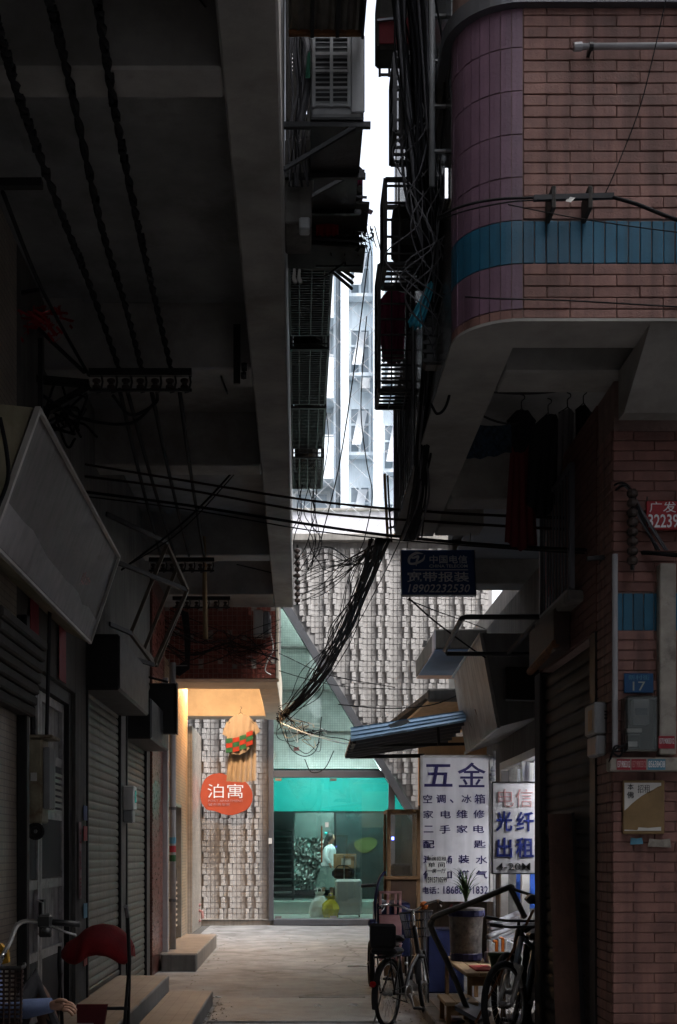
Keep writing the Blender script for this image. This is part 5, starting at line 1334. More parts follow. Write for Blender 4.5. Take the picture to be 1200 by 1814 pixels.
# red notices on the oblique side wall
for i, (a, z) in enumerate(((8.75, 3.2),(9.0, 3.55))):
    o = thing('paper_notice', ['lower red notice with white lettering on the oblique brick wall','upper red notice on the oblique brick wall'][i], 'notice', (1.8,a,z), 'red notices on the brick side wall')
    obj('sheet', B().box(1.79, 1.795, a, a+.26, z, z+.30), 'sign_red', o)
    me = text_mesh('招租', a+.03, a+.23, z+.06, z+.24, .01)
    for v in me.vertices: v.co = Vector((1.787, 2*a+.26-v.co.x, v.co.z))
    obj('lettering', me, 'ink_white', o)
# the leaning plank by the shutter
o = thing('leaning_plank', 'rough dark brown plank leaning against the right shutter', 'plank', (1.75,8.6,.1))
obj('board', B().hexa([P(985,1830,8.0),P(1036,1830,8.0),P(1036,1830,8.04),P(985,1830,8.04),P(971,1443,8.35),P(1020,1441,8.35),P(1020,1441,8.39),P(971,1443,8.39)]), 'plank', o)
obj('edge_board', B().hexa([P(1030,1830,7.97),P(1042,1830,7.97),P(1042,1830,8.05),P(1030,1830,8.05),P(1013,1440,8.32),P(1024,1438,8.32),P(1024,1438,8.40),P(1013,1440,8.40)]), 'steel_dark', o)
# ================================================================== OVERHEAD: CAGES, AIR CONDITIONERS, CABLES
def cage(label, x0, x1, y0, y1, z0, z1, group, mb='steel_dark', pitch=.055, floor=True):
    o = thing('window_cage', label, 'window cage', ((x0+x1)/2, (y0+y1)/2, z0), group)
    f = B()
    for z in (z0, z1):
        f.bar((x0,y0,z),(x1,y0,z),.025).bar((x0,y1,z),(x1,y1,z),.025).bar((x0,y0,z),(x0,y1,z),.025).bar((x1,y0,z),(x1,y1,z),.025)
    for (x, y) in ((x0,y0),(x1,y0),(x0,y1),(x1,y1)): f.bar((x,y,z0),(x,y,z1),.025)
    obj('frame', f, mb, o)
    b = B(); z = z0+pitch
    while z < z1:
        b.bar((x0,y0,z),(x1,y0,z),.012).bar((x0 if x0 > .4 else x1,y0,z),(x0 if x0 > .4 else x1,y1,z),.012); z += pitch*1.6
    y = y0+pitch
    while floor and y < y1:
        b.bar((x0,y,z0),(x1,y,z0),.014); y += pitch
    x = x0+.09
    while x < x1-.03:
        b.bar((x,y0,z0),(x,y0,z1),.010); 
        if floor: b.bar((x,y0,z0-.01),(x,y1,z0-.01),.010)
        x += .11
    obj('bars', b, mb, o, kind='stuff')
    return o
GL = 'window cages on the left overhang wall'
XW = XE+.001
cz = EYE+5.05
lc = [(10.5,12.1),(12.4,13.9),(14.1,15.5),(15.7,17.0)]
lab = ['nearest dark window cage on the left wall, hung with white socks','second dark window cage on the left wall from the viewer','third window cage along the left wall','farthest window cage on the left wall, with an orange cloth inside']
for i, (a, e) in enumerate(lc):
    c_ = cage(lab[i], XW, .285+.008*i, a, e, cz-(.0,.02,.0,.06)[i], cz+1.5, GL, pitch=.05 if i < 3 else .06)
    if i < 3: obj('tray', B().box(XW+.02, .25, a+.05, e-.05, cz+.02, cz+.03), 'grime', c_)
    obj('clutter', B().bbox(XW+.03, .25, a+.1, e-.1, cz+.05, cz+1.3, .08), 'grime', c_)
o = thing('stored_cloth', 'orange brown cloth bundle inside the farthest left window cage', 'cloth', (.1,16.2,cz))
obj('fabric', B().bbox(XW+.04, .22, 15.9, 16.8, cz-.04, cz+.0, .01), 'ochre_paint', o)
cage('upper window cage on the left wall above the nearest one', XW, .33, 9.0, 11.2, EYE+6.9, EYE+8.3, GL)
cage('high window cage on the left wall near the top of the picture', XW, .40, 9.6, 12.5, EYE+8.5, EYE+10.4, GL)
# white socks
for i, px in enumerate((520, 529)):
    y = 10.3
    q = smooth_pts([P(px,474,y),P(px+4,476,y),P(px+4,490,y),P(px+7,498,y),P(px+2,501,y),P(px-2,494,y),P(px-1,484,y)],3)
    o = thing('sock', ['left white sock dangling from the nearest left cage','right white sock dangling from the nearest left cage'][i], 'sock', P(px,501,y), 'socks on the left cage')
    obj('fabric', B().prism(q,(0,.03,0)), 'cloth_white' if 0 else 'cloth_shirt', o)
# corrugated canopy and its underside at the top
cn = thing('canopy', 'corrugated metal window canopy with a rusty edge at the top of the left wall', 'canopy', P(575,55,6.9))
a = P(512,54,6.9); e = P(640,54,6.9)
b = B(); n = 24; vs = []
for i in range(n+1):
    x = a.x+(e.x-a.x)*i/n; dz = .012*math.sin(i*1.6)
    vs += [(x,5.9,a.z+.10+dz),(x,6.9,a.z+dz),(x,5.9,a.z+.092+dz),(x,6.9,a.z+dz-.008)]
fs = []
for i in range(n):
    k = i*4; fs += [(k,k+1,k+5,k+4),(k+2,k+6,k+7,k+3),(k,k+4,k+6,k+2)]
b._add(vs, fs); obj('sheet', b, 'shutter', cn)
obj('rusty_edge', B().bar(a-Vector((0,.01,.02)), e-Vector((0,.01,.02)), .03, .022), 'rust', cn)
obj('rafter', B().bar((a.x+.13,5.9,a.z+.06),(a.x+.13,6.9,a.z-.03),.02), 'steel_dark', cn)
obj('rafter', B().bar((a.x+.27,5.9,a.z+.06),(a.x+.27,6.9,a.z-.03),.02), 'steel_dark', cn)
obj('side_flashing', B().bbox(e.x, e.x+.015, 5.9, 6.9, a.z-.05, a.z+.16, .004), 'steel_dark', cn)
# the air conditioner
def ac_unit(label, px0, px1, py0, py1, Y, dep, parts=True, m='plastic_white'):
    o = thing('air_conditioner', label, 'air conditioner', P(px0,py1,Y), 'air conditioners on the left overhang wall')
    a, e = P(px0,py1,Y), P(px1,py0,Y)
    obj('casing', B().bbox(a.x, e.x, Y, Y+dep, a.z, e.z, .012), m, o)
    if parts:
        w = (e.x-a.x); gx1_ = a.x+w*.70
        obj('grille_opening', B().box(a.x+.012, gx1_, Y-.004, Y-.001, a.z+.05, e.z-.02), 'ink_black', o)
        g_ = B()
        for i in range(3): 
            x = a.x+.008+(gx1_-a.x-.012)*i/2; g_.box(x, x+.018, Y-.022, Y-.0045, a.z+.04, e.z-.014)
        for j in range(5):
            z = a.z+.045+(e.z-a.z-.075)*j/4; g_.box(a.x+.008, gx1_+.014, Y-.0225, Y-.005, z, z+.014)
        obj('grille_frame', g_, m, o)
        lv = B(); z = a.z+.07
        while z < e.z-.03: lv.box(a.x+.016, gx1_-.004, Y-.010, Y-.0045, z, z+.006); z += .028
        obj('louvre', lv, 'plastic_grey', o, kind='stuff')
        obj('side_panel', B().bbox(gx1_+.016, e.x+.004, Y-.018, Y-.001, a.z+.012, e.z-.006, .006), m, o)
    br = B().bar((XW,Y+.04,a.z-.03),(e.x+.04,Y+.04,a.z-.03),.03).bar((XW,Y+dep-.05,a.z-.03),(e.x+.04,Y+dep-.05,a.z-.03),.03).bar((XW,Y+.04,a.z-.28),(e.x-.05,Y+.04,a.z-.04),.022).box(a.x,e.x,Y+.01,Y+dep,a.z-.014,a.z-.001)
    obj('bracket', br, 'steel_dark', o)
    return o
ac_unit('white air conditioner with a square grille, highest on the left wall', 551, 645, 62, 205, 7.0, .62, m='plastic_grey')
ac_unit('older air conditioner seen from below under the white one', 556, 636, 236, 292, 8.2, .6, False, 'enamel_old')
o = thing('pipe_lagging', 'pale wrapped pipe with green cloth beside the white air conditioner', 'pipe', P(545,190,7.0))
obj('pipe', B().tube(smooth_pts([P(540,66,7.1),P(546,85,7.05),P(542,110,7.05),P(545,150,7.05),P(536,200,7.05),P(530,225,7.05)],5), .022, 8), 'cable_grey', o)
obj('green_cloth', B().hexa([P(541,138,7.0),P(550,138,7.0),P(550,138,7.06),P(541,138,7.06),P(545,95,7.0),P(550,90,7.0),P(550,90,7.06),P(545,95,7.06)]), 'cloth_green', o)
o = thing('tool_cabinet', 'brown board box fixed to the left wall under the air conditioners', 'box', P(540,390,7.6))
obj('body', B().bbox(XW, PX(553,7.6), 7.6, 8.0, PZ(395,7.6), PZ(245,7.6), .01), 'concrete_dark', o)
obj('meter', B().bbox(PX(530,7.5), PX(550,7.5), 7.5, 7.59, PZ(405,7.5), PZ(383,7.5), .01), 'plastic_grey', o)
# dark lower canopies with stuff
for i, (y, px1, py, lab_) in enumerate(((8.9, 655, 352, 'middle dark corrugated canopy on the left wall'),(9.3, 648, 430, 'lowest ragged canopy on the left wall overgrown with dry creeper'))):
    o = thing('canopy', lab_, 'canopy', P(520,py,y), 'dark canopies on the left wall')
    a = P(515,py,y); e = P(px1,py,y)
    e2 = P(px1-14,py,y)
    obj('sheet', B().hexa([(XW,y,a.z),(e.x,y,e.z-.04),(e.x,y+.4,e.z-.04),(XW,y+.4,a.z),(XW,y,a.z+.02),(e.x,y,e.z-.02),(e.x,y+.4,e.z-.02),(XW,y+.4,a.z+.02)]), 'shutter_dark', o)
    b = B()
    for k in range(9): b.tube([(XW,y+.02+k*.045,a.z+.10+.02*k),(e.x-.05,y+.02+k*.15,e.z+.05+.02*k)], .014, 6)
    obj('corrugation', b, 'grime', o, kind='stuff')
    obj('pale_edge', B().bar((XW,y-.02,a.z+.03),(e.x-.02,y-.02,e.z-.0),.014), 'cable_grey', o)
    obj('load', B().bbox(XW+.02, e.x-.04, y+.1, y+.36, a.z+.03, a.z+.36+.1*i, .06), 'grime', o)
o = thing('dry_creeper', 'ragged dry creeper hanging from the lowest left canopy', 'plant', P(620,440,9.3))
b = B(); y = 9.28
for i in range(170):
    u = rnd.random()**.6; p = P(560+95*u+rnd.gauss(0,5), 405+40*u*rnd.random()+rnd.gauss(0,7), y+rnd.uniform(0,.4))
    d = Vector((rnd.uniform(-1,1),rnd.uniform(-1,1),rnd.uniform(-1,.2))).normalized()*rnd.uniform(.02,.05); n_ = Vector((rnd.uniform(-1,1),rnd.uniform(-1,1),rnd.uniform(-1,1))).normalized()*.02
    b._add([p-n_, p+d*.5+n_, p+d+n_*.3, p+d*.6-n_], [(0,1,2,3)])
obj('leaves', b, mat('dry_leaf', (.03,.026,.02), .8, .4, 20, .1), o, kind='stuff')
b = B()
for i in range(14):
    p = P(560+8*i, 400, y+.1); b.tube(smooth_pts([p, p+Vector((.02,0,-.08)), p+Vector((.05,.03,-.15-.03*(i%3)))],4), .004, 4)
obj('stem', b, 'cable_brown', o, kind='stuff')
o = thing('steel_rack', 'thin steel drying rack poking out below the dry creeper', 'rack', P(610,455,9.5))
y = 9.55
obj('bar', B().bar(P(560,460,y),P(640,459,y),.012).bar(P(560,472,y),P(640,471,y),.012).bar(P(612,448,y),P(612,472,y),.012).bar(P(575,490,y),P(636,448,y),.012), 'steel_dark', o)
for i, (px0,px1,py0,py1,m,lab_) in enumerate(((626,643,307,326,'cloth_magenta','small magenta cloth tucked under the middle left canopy'),(560,600,398,416,'cloth_red','dark red cloth on the lowest left canopy'))):
    garment('cloth', lab_, 'cloth', [(px0,py0),(px1,py0)], [(px0,py1),(px1,py1)], 8.85, m, .01, None, False)
o = thing('paper_tag', 'pale printed tag dangling from a wire in the gap of sky', 'tag', P(646,378,9.0))
q = [P(632,368,9.0),P(640,362,9.0),P(662,373,9.0),P(658,380,9.0)]
obj('sheet', B().prism(q,(0,.004,0)), mat('tag_pink', (.30,.20,.24), .7, .3, 30, .1), o)

# right wall cages
GR = 'window cages on the right wall'
c_ = cage('lowest window cage on the right wall, holding a dark magenta cloth', PX(672,9.0), XS-.002, 9.0, 9.35, PZ(692,9.0), PZ(470,9.0), GR, pitch=.07)
obj('slatted_base', B().bbox(PX(673,9.0), XS-.003, 8.985, 9.0, PZ(694,9.0), PZ(690,9.0), .002), 'steel_dark', c_)
sl = B()
for i in range(8): sl.bar(P(676,630+i*8,9.01), P(717,630+i*8,9.01), .018, .014)
obj('slats', sl, 'concrete_dark', c_, kind='stuff')
garment('cloth', 'dark magenta cloth hanging inside the lowest right window cage', 'cloth', [(668,538),(690,512),(718,520)], [(678,640),(695,645),(716,640)], 9.06, 'cloth_magenta', .02, None, False)
c_ = cage('middle window cage on the right wall with clutter', PX(683,8.2), XS-.002, 8.2, 8.55, PZ(468,8.2), PZ(318,8.2), GR, pitch=.07)
obj('clutter', B().bbox(PX(698,8.2), XS-.02, 8.25, 8.5, PZ(440,8.2), PZ(345,8.2), .05), 'grime', c_)
c_ = cage('upper window cage on the right wall', PX(700,7.7), XS-.002, 7.7, 8.05, PZ(235,7.7), PZ(95,7.7), GR, pitch=.08)
obj('clutter', B().bbox(PX(712,7.7), XS-.02, 7.75, 8.0, PZ(225,7.7), PZ(110,7.7), .05), 'grime', c_)
o = thing('canopy', 'dark red lined canopy at the top of the right wall', 'canopy', P(690,80,8.6))
obj('sheet', B().bbox(PX(668,8.6), XS-.003, 8.6, 8.85, PZ(84,8.6), PZ(-20,8.6), .02), 'grime', o)
obj('lining', B().box(PX(672,8.6), XS-.02, 8.592, 8.599, PZ(78,8.6), PZ(32,8.6)), 'cloth_dark_red', o)
obj('edge', B().bar(P(668,36,8.57), P(705,32,8.57), .015), 'steel_grey', o)
o = thing('ladder_rack', 'small steel ladder rack against the sky at the top of the right wall', 'rack', P(680,130,10.5))
y = 10.5; b = B()
for px in (673, 690): b.bar(P(px,85,y), P(px,135,y), .02)
for py in (90, 104, 118, 132): b.bar(P(673,py,y), P(692,py,y), .018)
obj('bar', b, 'steel_dark', o)
obj('mount', B().bar(P(690,104,y), Vector((XS,y,PZ(104,y))), .02), 'steel_dark', o)
# standpipes on the right wall
for i, (px, y, r, m, lab_) in enumerate(((766,7.0,.018,'plastic_grey','pale standpipe on the right wall beside the rounded corner'),(704,10.55,.014,'cable_grey','dark standpipe farther along the right wall'))):
    o = thing('standpipe', lab_, 'pipe', P(px,400,y))
    x = PX(px,y)
    obj('pipe', B().tube([(x,y,PZ(-40,y)),(x,y,PZ(330 if i == 0 else 470,y))], r, 8), m, o, smooth=True)
    b = B()
    for k in range(4): b.box(x, XS, y-.012, y+.012, PZ(30+80*k,y), PZ(26+80*k,y))
    obj('bracket', b, m, o)
o = thing('bright_flashing', 'small patch of shiny metal flashing by the rounded corner', 'flashing', P(787,330,6.75))
obj('sheet', B().bbox(XS-.03, XS-.004, 6.8, 7.05, PZ(352,6.8), PZ(296,6.8), .004), 'chrome', o)
o = thing('plastic_sheet', 'long translucent ridged plastic sheet on the right wall lower edge', 'sheet', P(745,800,9.5))
b = B()
for k in range(11): b.tube([(XS-.012, 9.0+.16*k, RZ+.03),(XS-.012-.004*(k%3), 9.0+.16*k, RZ+1.1)], .006, 4)
obj('ridge', b, 'steel_grey', o, kind='stuff')
obj('sheet', B().box(XS-.010, XS-.003, 8.9, 10.7, RZ+.03, RZ+1.1), mat('sheet_clear', (.36,.37,.40), .25, .35, 7, .4, streak=.4), o)
o = thing('cable_box', 'black cable clamp box on the thick bundle below the blue cloth', 'box', P(765,600,7.5))
y = 7.45
obj('body', B().bbox(PX(752,y), PX(786,y), y, y+.12, PZ(645,y), PZ(545,y), .015), 'plastic_black', o)
b = B()
for k in range(6): b.box(PX(749,y), PX(789,y), y-.012, y-.001, PZ(642-k*16,y), PZ(636-k*16,y))
obj('band', b, 'steel_dark', o)
garment('hanging_cloth', 'bright blue cloth knotted on the cable bundle in the gap', 'cloth', [(756,505),(764,500),(770,508)], [(722,574),(736,580),(750,578)], 7.3, mat('cloth_cyan_2',(.03,.30,.40),.6,.3,12,.3), .02, None, False, 3)

# ------ cables
def strand(ctrl, r, n=7, sides=5):
    return B().tube(smooth_pts(ctrl, n), r, sides)
o = thing('screen_board', 'dark stained board screen on the left wall behind the white air conditioner', 'board', P(530,240,7.9))
for k in range(4):
    xa = XW+(PX(556,7.9)-XW)*k/4; xb = XW+(PX(556,7.9)-XW)*(k+1)/4
    obj('plank', B().bbox(xa+.002, xb-.002, 7.9+.006*(k%2), 7.93, PZ(300,7.9), PZ(-10,7.9), .003), 'grime', o)
o = thing('wire_tangle', 'dark wires hanging in front of the board screen beside the air conditioner', 'wires', P(530,240,7.5))
for k in range(9):
    x_ = 517+rnd.uniform(0,26)
    obj('strand', B().tube(smooth_pts([P(x_,20,7.5), P(x_+rnd.gauss(0,5),90,7.45), P(x_+rnd.gauss(0,6),160,7.5), P(x_+rnd.gauss(0,5),235,7.5), P(x_+rnd.gauss(0,8),330,7.5)],6), .007, 5), rnd.choice(('cable','cable','cable_grey')), o)
CB = thing('cable_bundle', 'thick black bundle of cables running down the right wall', 'cable bundle', P(740,960,9.6))
for i in range(46):
    u = rnd.uniform(-1,1); v = rnd.uniform(-1,1)
    x0 = 738+u*34; x1 = 768+u*12; x2 = 764+u*10; x3 = 752+u*10; x4 = 732+u*11
    j = lambda s: rnd.gauss(0,s)
    pts = [P(x0-8+j(6),-30,6.9+.1*v), P(x0+j(7),120,7.05+.1*v), P((x0+x1)/2+j(7),330,7.2+.08*v), P(x1+j(4),500,7.4+.05*v), P(x2+j(3),640,7.7+.05*v), P(x3+j(5),790,8.4+.05*v), P(x4+12+j(5),880,9.0+.06*v), P(x4-4+j(5),955,9.7+.06*v)]
    obj('strand', strand(pts, rnd.choice((.006,.008,.010,.013)), 6), rnd.choice(('cable','cable','cable','cable_grey')), CB, smooth=True)
for i in range(16):
    x = 765+rnd.uniform(-50,20); y0 = rnd.uniform(60,380)
    pts = [P(x,y0,7.1), P(x+rnd.gauss(0,25),y0+60,7.05), P(x+rnd.gauss(0,30),y0+120,7.1), P(x+rnd.gauss(0,14),y0+190,7.15), P(768,y0+260,7.3)]
    obj('loose_strand', strand(pts, .004, 7), 'cable_grey', CB)
lp = [P(772,560,7.5),P(796,600,7.4),P(802,660,7.4),P(792,715,7.45),P(776,733,7.5),P(764,716,7.6)]
obj('loop', strand(lp, .009, 8), 'cable', CB, smooth=True)
SW_ = thing('cable_bundle', 'sagging bundle of black cables sweeping down across the glazed triangle', 'cable bundle', P(500,1260,19))
for i in range(15):
    u = rnd.uniform(-1,1); j = lambda s: rnd.gauss(0,s)
    pts = [P(672+u*20+j(4),955,10.5), P(646+u*14+j(5),1030,12.2), P(614+u*9+j(5),1110,14.2), P(578+u*13+j(6),1180,16.2), P(540+u*13+j(6),1230,17.8), P(503+u*5+j(2),1266+j(3),19), P(494+j(3),1276+j(3),19.2)]
    obj('strand', strand(pts, rnd.choice((.006,.008,.011)), 7), 'cable', SW_, smooth=True)
for i in range(14):
    u = rnd.uniform(-1,1); j = lambda s: rnd.gauss(0,s)
    pts = [P(668+u*30+j(6),955,10.6), P(640+u*24+j(10),1030,12.4), P(606+u*18+j(12),1115,14.4), P(566+u*22+j(12),1185,16.4), P(530+u*16+j(8),1236,17.9), P(498+j(6),1270+j(8),19)]
    obj('loose_strand', strand(pts, rnd.choice((.004,.005,.006)), 7), 'cable', SW_)
TK = thing('wire_tangle', 'tangle of pale and brown wires at the corner of the lit porch', 'wires', P(510,1300,19))
for i in range(16):
    x, y_ = 500+rnd.uniform(-10,40), 1270+rnd.uniform(0,35)
    pts = [P(496+rnd.uniform(-6,6),1262+rnd.uniform(-8,8),18.9)]
    for k in range(4):
        pts.append(P(x+rnd.gauss(k*12,10), y_+rnd.gauss(6,9), 18.8+rnd.uniform(-.2,.2)))
    obj('strand', strand(pts, .0055, 6), rnd.choice(('cable_brown','cable_grey','plastic_white','wood_pale','cable')), TK)
for pts in ([(545,1297),(580,1305),(612,1310),(640,1322)], [(505,1290),(515,1325),(540,1340),(562,1325),(570,1270)], [(540,1345),(552,1368),(575,1362),(592,1330)]):
    obj('strand', strand([P(a,b_,18.8) for a,b_ in pts], .007, 8), 'cable', TK)
obj('tag', B().prism([P(520,1325,18.7),P(530,1323,18.7),P(531,1330,18.7),P(521,1331,18.7)], (0,.005,0)), 'ink_pale_red', TK)
o = thing('blue_wire', 'thin blue white wire from the porch corner to the awning', 'wire', P(545,1290,19))
obj('strand', B().tube(sagged(P(497,1280,19), P(642,1322,15), .05), .007, 5), 'awning_blue', o)
def wire(label, pts, r, m='cable', group='cables strung across the alley', sides=5, name='cable'):
    o = thing(name, label, 'cable', P(*pts[0]), group)
    obj('strand', strand([P(*p) for p in pts], r, 9, sides), m, o, smooth=True); return o
wire('uppermost brown cable crossing the alley above the telecom sign', [(105,815,11),(330,852,11),(560,888,10.5),(780,908,9.8),(1000,918,8.5),(1115,922,7.3)], .011, 'cable_brown')
wire('second brown cable crossing the alley just under the uppermost', [(105,838,11),(330,868,11),(560,908,10.5),(780,925,9.8),(1000,938,8.5),(1115,940,7.3)], .011, 'cable_brown')
wire('thick cable crossing the alley just above the telecom sign', [(140,870,11),(330,895,11),(540,928,10.6),(700,950,10.2),(900,968,9),(1120,978,7.3),(1210,985,7)], .013, 'cable')
wire('thin pair of wires below the thick crossing cable', [(140,878,11),(330,902,11),(540,938,10.6),(700,956,10.2),(900,972,9),(1120,985,7.3)], .006)
wire('slack wire from the left beam corner down to the sign frames', [(512,680,12),(470,760,12.2),(400,850,12.4),(320,930,12.6),(215,1010,12.8)], .011)
wire('thin wire running beside the slack one to the left frames', [(512,684,12),(468,772,12.2),(396,862,12.4),(315,945,12.6),(230,1000,12.8)], .006)
wire('thin black wire from the top edge to the left overhang', [(352,-5,5.6),(420,85,6.2),(500,195,7)], .005)
wire('long wire hanging down through the gap of sky, left one', [(655,440,14),(640,560,14.5),(624,680,15),(600,830,15.5),(568,960,16)], .008)
wire('long wire hanging down through the gap of sky, right one', [(650,560,15),(645,620,15),(640,730,15.5),(650,820,16),(660,880,16),(645,960,16)], .007)
wire('short wire dangling below the farthest left cage, left', [(576,710,17),(582,780,17),(570,860,17.3)], .006)
wire('wire from the left cages curving to the block facade', [(566,800,17),(560,880,17.2),(545,960,17.4),(520,1000,17.6)], .006)
wire('black cable from the right bundle to the bracket on the brick wall', [(775,385,6.7),(820,365,6.3),(880,353,6.22),(946,350,6.22)], .007)
wire('second cable from the right bundle to the bracket on the brick wall', [(775,390,6.7),(830,372,6.3),(900,358,6.2),(950,354,6.2)], .004)
wire('black cable from the bracket out to the right edge', [(1086,349,6.22),(1130,362,6.2),(1180,382,6.15),(1260,410,6.1)], .010)
wire('thin wire slanting across the blue tile band', [(900,362,6.25),(1000,382,6.2),(1100,398,6.15),(1230,415,6.1)], .003)
wire('thin wire slanting up the brick wall to the right top corner', [(1072,345,6.25),(1100,280,6.2),(1140,170,6.15),(1185,-20,6.1)], .003)
wire('thin wire across the lower brick courses of the rounded corner', [(778,520,7.2),(860,528,6.3),(1000,532,6.25),(1230,545,6.2)], .004)
wire('wire running from the telecom sign down to the right shop', [(725,1060,10.7),(770,1100,11),(830,1145,11.4),(860,1165,11.6)], .008)
wire('thin wire over the block facade behind the telecom sign', [(722,1062,14),(780,1085,16),(850,1110,18),(890,1130,19)], .007)
wire('long thin wire low across the glazed triangle', [(300,1080,18),(420,1130,18.2),(500,1160,18.6),(580,1195,19),(700,1218,19.5)], .007)
wire('second long thin wire low across the glazed triangle', [(300,1105,18),(420,1160,18.2),(500,1190,18.6),(600,1215,19),(730,1222,19.5)], .006)
wire('dark wire from the porch across to the shed eave', [(600,1248,19),(680,1255,18.5),(760,1250,17.5),(812,1232,17)], .009)
wire('vertical black cable hanging by the wooden post above the facade', [(687,842,12),(690,900,12),(694,960,12)], .010)
wire('wire loop hanging from the small bracket at the left overhang end', [(420,1000,16),(470,1012,17),(520,1025,18)], .008)
# cobweb of thin wires in front of the mosaic
MT = thing('wire_tangle', 'tangle of thin wires in front of the red mosaic fascia', 'wires', P(330,1120,17.8))
for i in range(22):
    x = 262+rnd.uniform(0,30); y_ = 1080+rnd.uniform(0,60)
    pts = [P(x,y_,17.6), P(x+60+rnd.gauss(0,10), y_+rnd.uniform(0,45),17.8), P(x+130+rnd.gauss(0,10), 1140+rnd.gauss(0,16),18.0), P(420+rnd.gauss(0,10),1150+rnd.gauss(0,18),18.1), P(490+rnd.gauss(0,6),1140+rnd.gauss(0,20),18.1)]
    obj('strand', strand(pts, rnd.choice((.003,.005,.008)), 7), rnd.choice(('cable','cable','cable_grey','cable_brown')), MT)
ft = thing('wire_tangle', 'fan of fine wires spreading from the overhang end to the sagging bundle', 'wires', P(530,1050,18))
for i in range(14):
    y_ = 985+i*6; 
    pts = [P(532+rnd.uniform(-6,4), y_+rnd.uniform(0,10), 17.8), P(575+rnd.gauss(0,5), y_-12+rnd.gauss(0,8), 15.5), P(625+rnd.gauss(0,8), 985+rnd.gauss(8,10), 12.5), P(662,966,11)]
    obj('strand', strand(pts, .005, 7), 'cable', ft)
for i in range(8):
    x = 530+rnd.uniform(-8,30)
    pts = [P(x,860+rnd.uniform(-10,10),16.5), P(x+rnd.gauss(0,8),910,16.6), P(x+rnd.gauss(0,12),960,16.7), P(x+rnd.gauss(0,14),1010,16.8)]
    obj('strand', strand(pts, .006, 6), 'cable', ft)
o = thing('wall_insulators', 'column of small insulators on the end of the left overhang', 'insulator', P(527,1060,18))
b = B()
for k in range(9): b.lathe([(.02,0),(.045,.02),(.045,.05),(.02,.07)], P(527,1068-k*11,18.33), 8)
obj('insulator', b, 'insulator', o); obj('rod', B().bar(P(527,1072,18.33), P(527,965,18.33), .03), 'steel_dark', o)
obj('mount', B().bar(P(527,1020,18.33), P(512,1020,18.33), .03).bar(P(527,1000,18.33), P(527,1000,18.25), .03), 'steel_dark', o)
# twisted power lines under the left ceiling
TL = 'twisted power lines under the left ceiling'
for i, (pts, lab_) in enumerate((
    ([(-40,-60,4.4),(0,60,4.9),(42,195,5.6),(110,380,6.8),(165,520,8.0),(212,655,9.0)], 'leftmost thick twisted power line under the left ceiling'),
    ([(68,-60,4.9),(88,0,5.1),(125,150,5.8),(180,400,7.2),(222,540,8.2),(252,655,9.0)], 'middle thick twisted power line under the left ceiling'),
    ([(150,-60,4.9),(172,0,5.1),(205,200,6.0),(245,400,7.2),(275,530,8.2),(304,655,9.0)], 'rightmost thick twisted power line under the left ceiling'))):
    o = thing('power_line', lab_, 'cable', P(*pts[0]), TL)
    q = smooth_pts([P(*p) for p in pts], 40)
    for s in (0,1):
        obj('strand', B().tube([p+Vector((.011*math.cos(k*.55+s*3.14), 0, .011*math.sin(k*.55+s*3.14))) for k, p in enumerate(q)], .012, 5), 'cable', o)
    b = B()
    for k in range(26):
        p = q[rnd.randrange(len(q)*3//4)]; b.box(p.x-.012-rnd.random()*.01, p.x+.014+rnd.random()*.008, p.y-.012, p.y+.012, p.z-.02, p.z+.015)
    obj('wrap', b, 'cable', o, kind='stuff')
for i, (a, e, lab_) in enumerate((((212,690),(285,985),'leftmost line between the insulator racks'),((225,690),(310,985),'second line between the insulator racks'),((268,690),(335,985),'third line between the insulator racks'),((318,690),(362,985),'rightmost line between the insulator racks'))):
    wire(lab_, [(a[0],a[1],9.0),((a[0]+e[0])/2-2,(a[1]+e[1])/2,11.2),(e[0],e[1],14.6)], .016, 'cable', 'lines between the insulator racks', 6, 'power_line')
for i, (pts, lab_) in enumerate((([(5,340,6.3),(60,480,7.5),(110,580,8.3),(158,665,9.0)], 'slim grey conduit pair slanting down to the nearest insulator rack'),([(200,700,9),(232,735,9.2),(275,715,9.2),(278,690,9.1)], 'looped wire hanging from the nearest insulator rack'),([(75,700,8.7),(140,740,9),(230,750,9.4),(280,708,9.2)], 'bunched wire slung from the left wall to the nearest rack'),([(0,740,6.6),(12,800,6.6),(14,850,6.6),(-4,900,6.6)], 'black wire lying over the near end of the left light box'))):
    wire(lab_, pts, .012, 'cable', TL)
dw = thing('wire_tangle', 'dark tangle of wires above the left light box', 'wires', P(110,740,9))
for i in range(12):
    pts = [P(70+rnd.uniform(0,60),700+rnd.uniform(0,60),8.9)]
    for k in range(3): pts.append(P(110+rnd.gauss(k*18,22), 740+rnd.gauss(0,26), 9+rnd.uniform(-.2,.4)))
    obj('strand', strand(pts, .009, 6), 'cable', dw)
# wooden post with cable above the facade
o = thing('wooden_post', 'weathered wooden post rising beside the sky gap above the facade', 'post', P(684,950,12))
obj('post', B().hexa([P(685,960,12),P(690,960,12),P(690,960,12.1),P(685,960,12.1),P(679,840,12),P(684,838,12),P(684,838,12.1),P(679,840,12.1)]), 'wood_pale' if 0 else 'wood', o)
obj('bracket', B().bar(P(690,905,12), P(712,898,12.3), .02).bar(P(690,935,12), P(712,930,12.3), .02), 'steel_dark', o)
